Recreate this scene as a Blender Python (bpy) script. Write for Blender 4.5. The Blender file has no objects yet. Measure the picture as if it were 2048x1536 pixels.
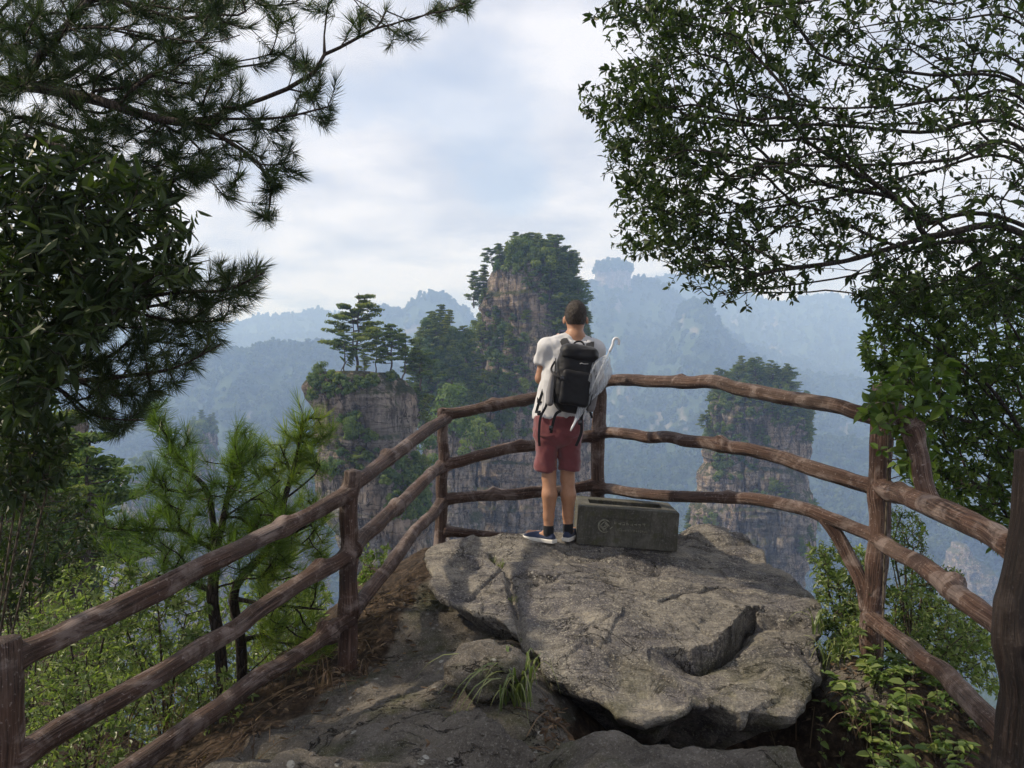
import bpy, math, random
import numpy as np
from mathutils import Vector, Matrix

scene = bpy.context.scene
COL = scene.collection
R = math.radians

# ------------------------------------------------------------------ camera
F = 1462.0                       # focal length in photo pixels (2048 wide)
CAMZ = 1.6
cam_data = bpy.data.cameras.new('camera')
cam_data.sensor_width = 36.0
cam_data.lens = 36.0 * F / 2048.0
cam_data.clip_start = 0.05
cam_data.clip_end = 20000.0
cam = bpy.data.objects.new('camera', cam_data)
COL.objects.link(cam)
cam.location = (0, 0, CAMZ)
cam.rotation_euler = (R(90), 0, 0)
scene.camera = cam

# ------------------------------------------------------------------ sky and sun
SUN_DIR = Vector((-0.78, 0.06, 0.72)).normalized()     # towards the sun
world = bpy.data.worlds.new('World')
scene.world = world
world.use_nodes = True
nt = world.node_tree
nt.nodes.clear()
def WN(t, **k):
    n = nt.nodes.new(t)
    for a, b in k.items():
        setattr(n, a, b)
    return n
w_out = WN('ShaderNodeOutputWorld')
sky = WN('ShaderNodeTexSky', sky_type='NISHITA', sun_disc=False,
         sun_elevation=math.asin(SUN_DIR.z), sun_rotation=math.atan2(SUN_DIR.x, SUN_DIR.y) % (2 * math.pi))
sky.altitude = 900
sky.air_density = 1.0
sky.dust_density = 1.5
bg_sky = WN('ShaderNodeBackground'); bg_sky.inputs['Strength'].default_value = 0.15
nt.links.new(sky.outputs[0], bg_sky.inputs['Color'])
geo = WN('ShaderNodeTexCoord')
sep = WN('ShaderNodeSeparateXYZ'); nt.links.new(geo.outputs['Generated'], sep.inputs[0])
zc = WN('ShaderNodeMath', operation='MAXIMUM'); zc.inputs[1].default_value = 0.0
nt.links.new(sep.outputs['Z'], zc.inputs[0])
za = WN('ShaderNodeMath', operation='ADD'); za.inputs[1].default_value = 0.16
nt.links.new(zc.outputs[0], za.inputs[0])
dv = WN('ShaderNodeVectorMath', operation='DIVIDE')
cz = WN('ShaderNodeCombineXYZ')
for i in range(3):
    nt.links.new(za.outputs[0], cz.inputs[i])
nt.links.new(geo.outputs['Generated'], dv.inputs[0]); nt.links.new(cz.outputs[0], dv.inputs[1])
fl = WN('ShaderNodeVectorMath', operation='MULTIPLY'); fl.inputs[1].default_value = (0.80, 0.85, 0.0)
nt.links.new(dv.outputs[0], fl.inputs[0])
sh = WN('ShaderNodeVectorMath', operation='ADD'); sh.inputs[1].default_value = (7.42, 12.75, 0.0)
nt.links.new(fl.outputs[0], sh.inputs[0])
n1 = WN('ShaderNodeTexNoise'); n1.inputs['Scale'].default_value = 1.15; n1.inputs['Detail'].default_value = 9.0
n1.inputs['Roughness'].default_value = 0.52; n1.inputs['Distortion'].default_value = 0.35
nt.links.new(sh.outputs[0], n1.inputs['Vector'])
cover = WN('ShaderNodeMapRange', interpolation_type='SMOOTHSTEP')
cover.inputs['From Min'].default_value = 0.30; cover.inputs['From Max'].default_value = 0.42; cover.inputs['To Min'].default_value = 0.60
nt.links.new(n1.outputs['Fac'], cover.inputs['Value'])
n2 = WN('ShaderNodeTexNoise'); n2.inputs['Scale'].default_value = 2.1; n2.inputs['Detail'].default_value = 8.0
n2.inputs['Roughness'].default_value = 0.5
nt.links.new(sh.outputs[0], n2.inputs['Vector'])
ccol = WN('ShaderNodeValToRGB')
ccol.color_ramp.elements[0].position = 0.40; ccol.color_ramp.elements[0].color = (0.60, 0.63, 0.74, 1)
ccol.color_ramp.elements[1].position = 0.58; ccol.color_ramp.elements[1].color = (0.95, 0.94, 0.99, 1)
nt.links.new(n2.outputs['Fac'], ccol.inputs[0])
bg_cloud = WN('ShaderNodeBackground'); bg_cloud.inputs['Strength'].default_value = 0.88
nt.links.new(ccol.outputs[0], bg_cloud.inputs['Color'])
mixw = WN('ShaderNodeMixShader')
nt.links.new(cover.outputs[0], mixw.inputs[0])
nt.links.new(bg_sky.outputs[0], mixw.inputs[1]); nt.links.new(bg_cloud.outputs[0], mixw.inputs[2])
nt.links.new(mixw.outputs[0], w_out.inputs[0])

sun_data = bpy.data.lights.new('sun', 'SUN')
sun_data.energy = 4.8
sun_data.angle = R(2.0)
sun_data.color = (1.0, 0.90, 0.76)
sun = bpy.data.objects.new('sun', sun_data)
COL.objects.link(sun)
sun.rotation_euler = (-SUN_DIR).to_track_quat('-Z', 'Y').to_euler()

vs = scene.view_settings
vs.view_transform = 'Standard'
vs.look = 'None'
vs.exposure = 0.2
vs.gamma = 1.0
vs.use_curve_mapping = False
scene.render.engine = 'CYCLES'
cy = scene.cycles
cy.use_denoising = True
cy.max_bounces = 5
cy.diffuse_bounces = 3
cy.glossy_bounces = 2
cy.transmission_bounces = 4
cy.volume_bounces = 3
cy.transparent_max_bounces = 8
cy.caustics_reflective = False
cy.caustics_refractive = False
cy.sample_clamp_indirect = 4.0

# ------------------------------------------------------------------ helpers
def P(px, py, d):
    """a point of the place from a photo pixel and its distance ahead"""
    return np.array([(px - 1024.0) / F * d, d, CAMZ - (py - 768.0) / F * d])

def to_px(p):
    p = np.asarray(p, float)
    return np.stack([p[..., 0] / p[..., 1] * F + 1024, 768 - (p[..., 2] - CAMZ) / p[..., 1] * F], -1)

def hsh(ix, iy, iz, seed):
    h = (ix.astype(np.int64) * 374761393 + iy.astype(np.int64) * 668265263 + iz.astype(np.int64) * 2147483647 + seed * 974634533) & 0xFFFFFFFF
    h = ((h ^ (h >> 13)) * 1274126177) & 0xFFFFFFFF
    h = ((h ^ (h >> 16)) * 2246822519) & 0xFFFFFFFF
    h = h ^ (h >> 15)
    return (h & 0xFFFFFF) / float(0xFFFFFF) * 2 - 1

def vnoise(p, seed=0):
    """smooth value noise in -1..1 at points (N,3)"""
    p = np.asarray(p, float)
    i = np.floor(p).astype(np.int64)
    f = p - i
    u = f * f * f * (f * (f * 6 - 15) + 10)
    x, y, z = i[..., 0], i[..., 1], i[..., 2]
    def c(dx, dy, dz):
        return hsh(x + dx, y + dy, z + dz, seed)
    ux, uy, uz = u[..., 0], u[..., 1], u[..., 2]
    a = c(0, 0, 0) * (1 - ux) + c(1, 0, 0) * ux
    b = c(0, 1, 0) * (1 - ux) + c(1, 1, 0) * ux
    e = c(0, 0, 1) * (1 - ux) + c(1, 0, 1) * ux
    g = c(0, 1, 1) * (1 - ux) + c(1, 1, 1) * ux
    return (a * (1 - uy) + b * uy) * (1 - uz) + (e * (1 - uy) + g * uy) * uz

def fbm(p, octaves=4, seed=0, gain=0.5, lac=2.07):
    p = np.asarray(p, float)
    s = 0; a = 1.0; t = 0
    for k in range(octaves):
        s = s + a * vnoise(p + 17.3 * k, seed + k * 31)
        t += a
        a *= gain
        p = p * lac
    return s / t

def ridged(p, octaves=3, seed=0):
    p = np.asarray(p, float)
    s = 0; a = 1.0; t = 0
    for k in range(octaves):
        s = s + a * (1 - np.abs(vnoise(p + 9.1 * k, seed + k * 13)) * 2)
        t += a; a *= 0.5; p = p * 2.1
    return s / t

def sstep(a, b, x):
    t = np.clip((x - a) / (b - a), 0, 1)
    return t * t * (3 - 2 * t)

def new_mesh(name, V, quads=None, tris=None, smooth=True, attrs=None, mat_idx=None):
    V = np.asarray(V, np.float32).reshape(-1, 3)
    q = np.zeros((0, 4), np.int32) if quads is None else np.asarray(quads, np.int32).reshape(-1, 4)
    t = np.zeros((0, 3), np.int32) if tris is None else np.asarray(tris, np.int32).reshape(-1, 3)
    me = bpy.data.meshes.new(name)
    me.vertices.add(len(V))
    me.vertices.foreach_set('co', V.ravel())
    nl = q.size + t.size
    me.loops.add(nl)
    me.loops.foreach_set('vertex_index', np.concatenate([q.ravel(), t.ravel()]))
    me.polygons.add(len(q) + len(t))
    ls = np.concatenate([np.arange(len(q)) * 4, q.size + np.arange(len(t)) * 3]).astype(np.int32)
    me.polygons.foreach_set('loop_start', ls)
    me.polygons.foreach_set('use_smooth', np.full(len(q) + len(t), bool(smooth)))
    if mat_idx is not None:
        me.polygons.foreach_set('material_index', np.asarray(mat_idx, np.int32))
    if attrs:
        for k, v in attrs.items():
            a = me.attributes.new(k, 'FLOAT', 'POINT')
            a.data.foreach_set('value', np.asarray(v, np.float32))
    me.update(calc_edges=True)
    me.validate()
    return me

class MB:
    """collects pieces of one mesh"""
    def __init__(s):
        s.V = []; s.Q = []; s.T = []; s.n = 0; s.A = []
    def add(s, V, quads=None, tris=None, tint=0.5):
        V = np.asarray(V, float).reshape(-1, 3)
        if quads is not None and len(quads):
            s.Q.append(np.asarray(quads, np.int64).reshape(-1, 4) + s.n)
        if tris is not None and len(tris):
            s.T.append(np.asarray(tris, np.int64).reshape(-1, 3) + s.n)
        s.V.append(V)
        s.A.append(np.broadcast_to(np.asarray(tint, float), (len(V),)))
        s.n += len(V)
        return s
    def mesh(s, name, smooth=True):
        V = np.concatenate(s.V) if s.V else np.zeros((0, 3))
        return new_mesh(name, V, np.concatenate(s.Q) if s.Q else None, np.concatenate(s.T) if s.T else None,
                        smooth, {'tint': np.concatenate(s.A)} if s.A else None)

def link(name, me, mats=None, parent=None, loc=None):
    o = bpy.data.objects.new(name, me)
    COL.objects.link(o)
    if mats is not None and me is not None:
        for m in (mats if isinstance(mats, (list, tuple)) else [mats]):
            if m.name not in [x.name for x in me.materials if x]:
                me.materials.append(m)
    if loc is not None:
        o.location = loc
    if parent is not None:
        o.parent = parent
    return o

def tag(o, label=None, cat=None, group=None, kind=None):
    for k, v in (('label', label), ('category', cat), ('group', group), ('kind', kind)):
        if v:
            o[k] = v
    return o

ONES = ['first', 'second', 'third', 'fourth', 'fifth', 'sixth', 'seventh', 'eighth', 'ninth', 'tenth', 'eleventh', 'twelfth', 'thirteenth', 'fourteenth', 'fifteenth', 'sixteenth', 'seventeenth', 'eighteenth', 'nineteenth']
def ordinal(k):
    k += 1
    if k < 20:
        return ONES[k - 1]
    t, u = divmod(k, 10)
    return ['twentieth', 'thirtieth', 'fortieth'][t - 2] if u == 0 else ['twenty-', 'thirty-', 'forty-'][t - 2] + ONES[u - 1]

def empty(name, loc=(0, 0, 0)):
    o = bpy.data.objects.new(name, None)
    COL.objects.link(o)
    o.location = loc
    return o

def tube_arrays(pts, rad, sides=6, cap=True, squash=None):
    pts = np.asarray(pts, float); n = len(pts)
    rad = np.broadcast_to(np.asarray(rad, float), (n,))
    tan = np.gradient(pts, axis=0)
    tan /= np.linalg.norm(tan, axis=1, keepdims=True) + 1e-12
    ref = np.array([0.0, 0, 1]) if abs(tan[0][2]) < 0.9 else np.array([1.0, 0, 0])
    u = np.cross(ref, tan[0]); u /= np.linalg.norm(u) + 1e-12
    U = np.zeros((n, 3))
    for i in range(n):
        u = u - tan[i] * np.dot(u, tan[i])
        u /= np.linalg.norm(u) + 1e-12
        U[i] = u
    W = np.cross(tan, U)
    a = np.linspace(0, 2 * np.pi, sides, endpoint=False)
    V = pts[:, None] + rad[:, None, None] * (np.cos(a)[None, :, None] * U[:, None] + np.sin(a)[None, :, None] * W[:, None])
    V = V.reshape(-1, 3)
    i = np.arange(n - 1)[:, None] * sides; j = np.arange(sides)[None]
    j2 = (j + 1) % sides
    Q = np.stack([i + j, i + j2, i + sides + j2, i + sides + j], -1).reshape(-1, 4)
    T = []
    if cap:
        V = np.vstack([V, pts[:1], pts[-1:]])
        b = n * sides
        for k in range(sides):
            T.append([b, (k + 1) % sides, k])
            T.append([b + 1, (n - 1) * sides + k, (n - 1) * sides + (k + 1) % sides])
    return V, Q, np.array(T, int).reshape(-1, 3)

def unit(v):
    return v / (np.linalg.norm(v, axis=-1, keepdims=True) + 1e-12)

def bez(p0, p1, p2, p3, n):
    t = np.linspace(0, 1, n)[:, None]
    return (1 - t) ** 3 * p0 + 3 * t * (1 - t) ** 2 * p1 + 3 * t * t * (1 - t) * p2 + t ** 3 * p3

def spline(pts, n):
    """Catmull-Rom through points, n samples"""
    p = np.asarray(pts, float)
    if len(p) == 2:
        t = np.linspace(0, 1, n)[:, None]
        return p[0] * (1 - t) + p[1] * t
    q = np.vstack([2 * p[0] - p[1], p, 2 * p[-1] - p[-2]])
    s = np.linspace(0, len(p) - 1 - 1e-9, n)
    i = s.astype(int); t = (s - i)[:, None]
    a, b, c, d = q[i], q[i + 1], q[i + 2], q[i + 3]
    return 0.5 * (2 * b + (c - a) * t + (2 * a - 5 * b + 4 * c - d) * t * t + (3 * b - a - 3 * c + d) * t ** 3)

def surface_nets(vol, origin, h):
    """numpy surface nets; vol < 0 is inside"""
    ins = vol < 0
    nx, ny, nz = vol.shape
    cs = (slice(0, -1), slice(1, None))
    acc = np.zeros((nx - 1, ny - 1, nz - 1, 3)); cnt = np.zeros((nx - 1, ny - 1, nz - 1))
    corners = [(a, b, c) for a in (0, 1) for b in (0, 1) for c in (0, 1)]
    for i, ca in enumerate(corners):
        for cb in corners[i + 1:]:
            if sum(abs(ca[k] - cb[k]) for k in range(3)) != 1:
                continue
            va = vol[cs[ca[0]], cs[ca[1]], cs[ca[2]]]; vb = vol[cs[cb[0]], cs[cb[1]], cs[cb[2]]]
            x = (va < 0) != (vb < 0)
            t = np.where(x, va / np.where(x, va - vb, 1), 0)
            for k in range(3):
                acc[..., k] += np.where(x, ca[k] + (cb[k] - ca[k]) * t, 0)
            cnt += x
    m = cnt > 0
    idx = -np.ones(m.shape, np.int64); idx[m] = np.arange(m.sum())
    cell = np.argwhere(m)
    V = np.asarray(origin) + (cell + acc[m] / cnt[m][:, None]) * h
    Q = []
    for ax in range(3):
        sl0 = [slice(1, -1)] * 3; sl1 = [slice(1, -1)] * 3
        sl0[ax] = slice(0, -1); sl1[ax] = slice(1, None)
        A = ins[tuple(sl0)]; B = ins[tuple(sl1)]
        e = np.argwhere(A != B)
        if not len(e):
            continue
        flip = A[A != B]
        o1, o2 = [(1, 2), (2, 0), (0, 1)][ax]
        base = e.copy()
        for k in (o1, o2):
            base[:, k] += 1
        def g(a, b):
            c = base.copy(); c[:, o1] += a; c[:, o2] += b
            return idx[c[:, 0], c[:, 1], c[:, 2]]
        q = np.stack([g(-1, -1), g(0, -1), g(0, 0), g(-1, 0)], -1)
        q[~flip] = q[~flip][:, ::-1]
        Q.append(q)
    Q = np.concatenate(Q)
    Q = Q[(Q >= 0).all(1)]
    return V, Q

def sdf_surface(fn, lo, hi, h):
    lo = np.asarray(lo, float); hi = np.asarray(hi, float)
    n = np.ceil((hi - lo) / h).astype(int) + 1
    ax = [lo[k] + np.arange(n[k]) * h for k in range(3)]
    G = np.stack(np.meshgrid(*ax, indexing='ij'), -1)
    vol = fn(G.reshape(-1, 3)).reshape(n)
    return surface_nets(vol, lo, h)

def smin(a, b, k):
    h = np.clip(0.5 + 0.5 * (b - a) / k, 0, 1)
    return b * (1 - h) + a * h - k * h * (1 - h)

def sd_cone(p, a, b, ra, rb):
    """capsule with a radius that changes from a to b"""
    a = np.asarray(a, float); b = np.asarray(b, float)
    ab = b - a
    t = np.clip(((p - a) @ ab) / (ab @ ab + 1e-12), 0, 1)
    return np.linalg.norm(p - a - t[:, None] * ab, axis=1) - (ra + (rb - ra) * t)

def sd_ell(p, c, r):
    q = (p - np.asarray(c)) / np.asarray(r)
    k = np.linalg.norm(q, axis=1)
    return (k - 1) * np.min(r)

def mesh_normals(V, Q):
    n = np.zeros_like(V)
    a = V[Q[:, 2]] - V[Q[:, 0]]; b = V[Q[:, 3]] - V[Q[:, 1]]
    fn = np.cross(a, b)
    for k in range(4):
        np.add.at(n, Q[:, k], fn)
    return n / (np.linalg.norm(n, axis=1, keepdims=True) + 1e-12)

def lap_smooth(V, Q, it=2, f=0.5):
    V = V.copy()
    for _ in range(it):
        s = np.zeros_like(V); c = np.zeros(len(V))
        for k in range(4):
            np.add.at(s, Q[:, k], V[Q[:, (k + 1) % 4]]); np.add.at(c, Q[:, k], 1)
            np.add.at(s, Q[:, k], V[Q[:, (k - 1) % 4]]); np.add.at(c, Q[:, k], 1)
        V += f * (s / np.maximum(c, 1)[:, None] - V)
    return V

# ------------------------------------------------------------------ materials
class Mat:
    def __init__(s, name):
        s.m = bpy.data.materials.new(name)
        s.m.use_nodes = True
        s.t = s.m.node_tree
        s.t.nodes.clear()
        s.out = s.t.nodes.new('ShaderNodeOutputMaterial')
    def n(s, t, ins=None, **k):
        x = s.t.nodes.new(t)
        for a, b in k.items():
            setattr(x, a, b)
        for a, b in (ins or {}).items():
            if isinstance(b, bpy.types.NodeSocket):
                s.t.links.new(b, x.inputs[a])
            else:
                x.inputs[a].default_value = b
        return x
    def coord(s, scale=(1, 1, 1), kind='Object', rot=(0, 0, 0)):
        c = s.n('ShaderNodeTexCoord')
        src = c.outputs[kind]
        if kind == 'Position':
            src = s.n('ShaderNodeNewGeometry').outputs['Position']
        m = s.n('ShaderNodeMapping', {'Vector': src, 'Scale': scale, 'Rotation': rot})
        return m.outputs[0]
    def world(s, scale=(1, 1, 1)):
        g = s.n('ShaderNodeNewGeometry')
        return s.n('ShaderNodeMapping', {'Vector': g.outputs['Position'], 'Scale': scale}).outputs[0]
    def noise(s, vec, scale=5, detail=6, rough=0.55, dist=0.0):
        return s.n('ShaderNodeTexNoise', {'Vector': vec, 'Scale': scale, 'Detail': detail, 'Roughness': rough, 'Distortion': dist}).outputs['Fac']
    def voro(s, vec, scale=5, feature='F1', rnd=1.0):
        return s.n('ShaderNodeTexVoronoi', {'Vector': vec, 'Scale': scale, 'Randomness': rnd}, feature=feature).outputs['Distance']
    def ramp(s, fac, stops):
        r = s.n('ShaderNodeValToRGB', {'Fac': fac})
        e = r.color_ramp.elements
        while len(e) < len(stops):
            e.new(0.5)
        for i, (p, c) in enumerate(stops):
            e[i].position = p
            e[i].color = (c[0], c[1], c[2], 1) if not np.isscalar(c) else (c, c, c, 1)
        return r.outputs['Color']
    def rng(s, v, a, b, c=0.0, d=1.0):
        return s.n('ShaderNodeMapRange', {'Value': v, 'From Min': a, 'From Max': b, 'To Min': c, 'To Max': d}, interpolation_type='SMOOTHSTEP').outputs[0]
    def math(s, op, a, b=0.0):
        return s.n('ShaderNodeMath', {0: a, 1: b}, operation=op).outputs[0]
    def mix(s, fac, a, b, blend='MIX'):
        x = s.t.nodes.new('ShaderNodeMix')
        x.data_type = 'RGBA'; x.blend_type = blend
        for k, v in ((0, fac), (6, a), (7, b)):
            if isinstance(v, bpy.types.NodeSocket):
                s.t.links.new(v, x.inputs[k])
            elif k == 0:
                x.inputs[0].default_value = v
            else:
                x.inputs[k].default_value = (v[0], v[1], v[2], 1)
        return x.outputs[2]
    def attr(s, name='tint'):
        return s.n('ShaderNodeAttribute', attribute_name=name).outputs['Fac']
    def bump(s, h, strength=0.5, dist=0.05, normal=None):
        d = {'Height': h, 'Strength': strength, 'Distance': dist}
        if normal is not None:
            d['Normal'] = normal
        return s.n('ShaderNodeBump', d).outputs[0]
    def principled(s, col, rough=0.8, normal=None, spec=0.3, **k):
        d = {'Base Color': col if isinstance(col, bpy.types.NodeSocket) else (*col[:3], 1), 'Roughness': rough, 'Specular IOR Level': spec}
        if normal is not None:
            d['Normal'] = normal
        d.update(k)
        b = s.n('ShaderNodeBsdfPrincipled', d)
        s.t.links.new(b.outputs[0], s.out.inputs['Surface'])
        return b
    def surf(s, sh):
        s.t.links.new(sh, s.out.inputs['Surface'])
        return s.m

def leaf_material(name, cols, trans=0.35, rough=0.45, spec=0.35, tcol=None, vary=False):
    """leaf: colour varies leaf by leaf, light passes through"""
    m = Mat(name)
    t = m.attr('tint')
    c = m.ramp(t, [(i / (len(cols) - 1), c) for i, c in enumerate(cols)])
    if vary:
        rn = m.n('ShaderNodeObjectInfo').outputs['Random']
        c = m.mix(1.0, c, m.ramp(rn, [(0.0, (0.72, 0.85, 0.95)), (0.5, (1.0, 1.0, 1.0)), (0.85, (1.2, 1.12, 0.92)), (1.0, (1.4, 1.25, 0.9))]), 'MULTIPLY')
    b = m.n('ShaderNodeBsdfPrincipled', {'Base Color': c, 'Roughness': rough, 'Specular IOR Level': spec})
    tc = m.mix(1.0, c, tcol or (1.5, 1.7, 0.7), 'MULTIPLY')
    tr = m.n('ShaderNodeBsdfTranslucent', {'Color': tc})
    x = m.n('ShaderNodeMixShader', {0: trans})
    m.t.links.new(b.outputs[0], x.inputs[1]); m.t.links.new(tr.outputs[0], x.inputs[2])
    return m.surf(x.outputs[0])
# ------------------------------------------------------------------ distant land: materials
def mat_cliff(name):
    m = Mat(name)
    p = m.world()
    big = m.noise(m.world((0.09, 0.09, 0.06)), 1.0, 5, 0.6)
    streak = m.noise(m.world((0.42, 0.42, 0.03)), 1.0, 7, 0.68, 0.2)
    streak2 = m.noise(m.world((1.6, 1.6, 0.07)), 1.0, 6, 0.7)
    fine = m.noise(m.world((1.1, 1.1, 0.5)), 1.0, 9, 0.72)
    strata = m.noise(m.world((0.08, 0.08, 1.1)), 1.0, 7, 0.68, 0.6)
    base = m.ramp(big, [(0.32, (0.20, 0.180, 0.160)), (0.45, (0.31, 0.265, 0.22)), (0.54, (0.42, 0.325, 0.245)), (0.66, (0.35, 0.325, 0.295))])
    base = m.mix(m.rng(strata, 0.52, 0.60), base, m.mix(1.0, base, (0.62, 0.60, 0.58), 'MULTIPLY'))
    base = m.mix(m.math('MULTIPLY', m.rng(streak, 0.50, 0.62), 0.8), base, (0.062, 0.055, 0.05))
    base = m.mix(m.math('MULTIPLY', m.rng(streak2, 0.56, 0.70), 0.6), base, (0.52, 0.45, 0.38))
    base = m.mix(m.rng(fine, 0.36, 0.52, 0.8, 0.0), base, (0.045, 0.04, 0.036))
    cv = m.math('ABSOLUTE', m.math('SUBTRACT', m.noise(m.world((0.62, 0.62, 0.11)), 1.0, 5, 0.6, 0.3), 0.5))
    ch = m.math('ABSOLUTE', m.math('SUBTRACT', m.noise(m.world((0.16, 0.16, 0.85)), 1.0, 5, 0.62, 0.5), 0.5))
    base = m.mix(m.rng(cv, 0.0, 0.022, 0.9, 0.0), base, (0.030, 0.026, 0.023))
    base = m.mix(m.rng(ch, 0.0, 0.016, 0.85, 0.0), base, (0.036, 0.031, 0.027))
    blk = m.noise(m.world((0.35, 0.35, 0.28)), 1.0, 8, 0.7)
    base = m.mix(m.rng(blk, 0.42, 0.62, 0.0, 0.5), base, m.mix(1.0, base, (0.45, 0.43, 0.42), 'MULTIPLY'))
    g = m.n('ShaderNodeNewGeometry')
    up = m.n('ShaderNodeSeparateXYZ', {0: g.outputs['Normal']}).outputs['Z']
    veg = m.math('MULTIPLY', m.rng(up, 0.2, 0.55), m.rng(m.noise(p, 0.8, 4, 0.6), 0.35, 0.5))
    vc = m.ramp(m.noise(p, 2.5, 3), [(0.3, (0.03, 0.045, 0.018)), (0.7, (0.10, 0.095, 0.05))])
    col = m.mix(veg, base, vc)
    h = m.math('ADD', m.math('MULTIPLY', fine, 1.2), m.math('ADD', strata, m.math('MULTIPLY', streak2, 0.5)))
    m.principled(col, 0.92, m.bump(h, 1.0, 0.9), 0.15)
    return m.m
M_CLIFF = mat_cliff('sandstone_cliff')

def mat_hill():
    m = Mat('forest_floor')
    p = m.world()
    v = m.noise(p, 0.06, 5, 0.6)
    col = m.ramp(v, [(0.3, (0.022, 0.04, 0.016)), (0.7, (0.05, 0.075, 0.03))])
    rk = m.ramp(m.noise(m.world((0.12, 0.12, 0.02)), 1.0, 6, 0.65), [(0.3, (0.17, 0.14, 0.12)), (0.5, (0.24, 0.20, 0.17)), (0.7, (0.34, 0.29, 0.25))])
    col = m.mix(m.attr('tint'), col, rk)
    m.principled(col, 0.95, m.bump(m.noise(p, 0.25, 6, 0.7), 1.0, 3.0), 0.1)
    return m.m
M_HILL = mat_hill()

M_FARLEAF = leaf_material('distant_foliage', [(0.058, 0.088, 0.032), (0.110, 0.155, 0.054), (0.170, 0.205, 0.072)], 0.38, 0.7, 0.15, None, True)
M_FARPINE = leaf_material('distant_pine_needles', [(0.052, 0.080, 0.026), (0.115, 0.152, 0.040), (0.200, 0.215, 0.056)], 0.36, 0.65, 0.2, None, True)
def mat_bark(name, dark, light, sc=1.0):
    m = Mat(name)
    a = m.noise(m.coord((9 * sc, 9 * sc, 2.2 * sc)), 1.0, 7, 0.65, 0.5)
    v = m.voro(m.coord((16 * sc, 16 * sc, 4.0 * sc)), 1.0, 'DISTANCE_TO_EDGE')
    col = m.ramp(a, [(0.3, dark), (0.7, light)])
    col = m.mix(m.rng(v, 0.0, 0.12, 0.7, 0.0), col, tuple(x * 0.35 for x in dark))
    m.principled(col, 0.9, m.bump(m.math('ADD', a, m.rng(v, 0, 0.2)), 0.8, 0.012), 0.2)
    return m.m
M_FARBARK = mat_bark('distant_bark', (0.05, 0.04, 0.032), (0.13, 0.105, 0.085), 0.3)

# ------------------------------------------------------------------ foliage cards
def cards(rng, C, size, up=0.0, aspect=0.62, tint=None, out=None):
    """small two-sided leaf-clump faces at centres C"""
    n = len(C)
    a = rng.normal(size=(n, 3)); a /= np.linalg.norm(a, axis=1, keepdims=True)
    nrm = rng.normal(size=(n, 3)); nrm[:, 2] += up
    if out is not None:
        nrm = nrm * 0.55 + out * 1.6
    nrm /= np.linalg.norm(nrm, axis=1, keepdims=True)
    u = np.cross(nrm, a); u /= np.linalg.norm(u, axis=1, keepdims=True) + 1e-9
    w = np.cross(nrm, u)
    s = (size * rng.uniform(0.6, 1.35, n))[:, None]
    V = np.stack([C - u * s, C - w * s * aspect + nrm * s * 0.15, C + u * s, C + w * s * aspect + nrm * s * 0.15], 1).reshape(-1, 3)
    Q = np.arange(n * 4).reshape(-1, 4)
    if tint is None:
        tint = rng.uniform(0, 1, n)
    return V, Q, np.repeat(tint, 4)

def pine_proto(seed, h=10.0, spread=0.34, low=0.35, lean=0.0, ncl=34, per=60, cs=0.24, flat=0.32, twin=False):
    """a cliff pine: bent trunk, flat-topped tiers of needle pads"""
    r = np.random.default_rng(seed)
    tr = MB(); cr = MB()
    def stem(base, top, r0, r1, n=9, wob=0.03):
        t = np.linspace(0, 1, n)[:, None]
        p = base * (1 - t) + top * t
        p[1:-1] += r.normal(size=(n - 2, 3)) * h * wob * np.array([1, 1, 0.2])
        p = spline(p, n * 2)
        tr.add(*tube_arrays(p, np.linspace(r0, r1, len(p)), 6))
        return p
    trunks = [stem(np.array([0, 0, -0.6]), np.array([lean * h, r.normal() * 0.05 * h, h * 0.97]), 0.020 * h, 0.005 * h, 9, 0.014)]
    if twin:
        trunks.append(stem(np.array([0.02 * h, 0.0, 0.1]), np.array([lean * h - 0.11 * h, 0.05 * h, h * 0.82]), 0.016 * h, 0.004 * h, 9, 0.014))
    for k in range(ncl):
        T = trunks[k % len(trunks)]
        f = low + (1 - low) * ((k + r.uniform(0, 1)) / ncl)
        b = T[int(f * (len(T) - 1))]
        ang = r.uniform(0, 2 * np.pi) if k % 3 else r.choice([0.0, np.pi]) + r.normal() * 0.5
        ln = h * spread * (1.05 - 0.78 * ((f - low) / (1 - low)) ** 1.3) * r.uniform(0.45, 1.15)
        d = np.array([np.cos(ang), np.sin(ang), r.uniform(0.0, 0.25)])
        tip = b + d * ln
        mid = b + d * ln * 0.5 + np.array([0, 0, -0.03 * h * r.uniform(0, 1)])
        lp = spline([b, mid, tip], 6)
        tr.add(*tube_arrays(lp, np.linspace(0.008 * h * (1.1 - f * 0.6), 0.0025 * h, 6), 4, False))
        for q in (0.55, 0.8, 1.0):
            c0 = b + d * ln * q + np.array([0, 0, 0.012 * h])
            m_ = int(per * (0.5 if q < 0.7 else 0.9) * r.uniform(0.6, 1.1))
            rad = h * 0.062 * (0.65 + 0.5 * q)
            off = r.normal(size=(m_, 3)); off /= np.linalg.norm(off, axis=1, keepdims=True)
            off *= (r.uniform(0.2, 1, m_) ** 0.5)[:, None]
            C = c0 + off * rad * np.array([1.15, 1.15, flat])
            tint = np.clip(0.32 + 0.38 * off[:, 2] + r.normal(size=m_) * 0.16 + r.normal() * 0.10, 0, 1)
            cr.add(*[x for x in (lambda v, q_, t_: (v, q_, None, t_))(*cards(r, C, cs * h / 10, 0.9, 0.45, tint, off * np.array([0.7, 0.7, 1.0])))])
    return tr.mesh('pine_trunk'), cr.mesh('pine_crown', False)

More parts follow.
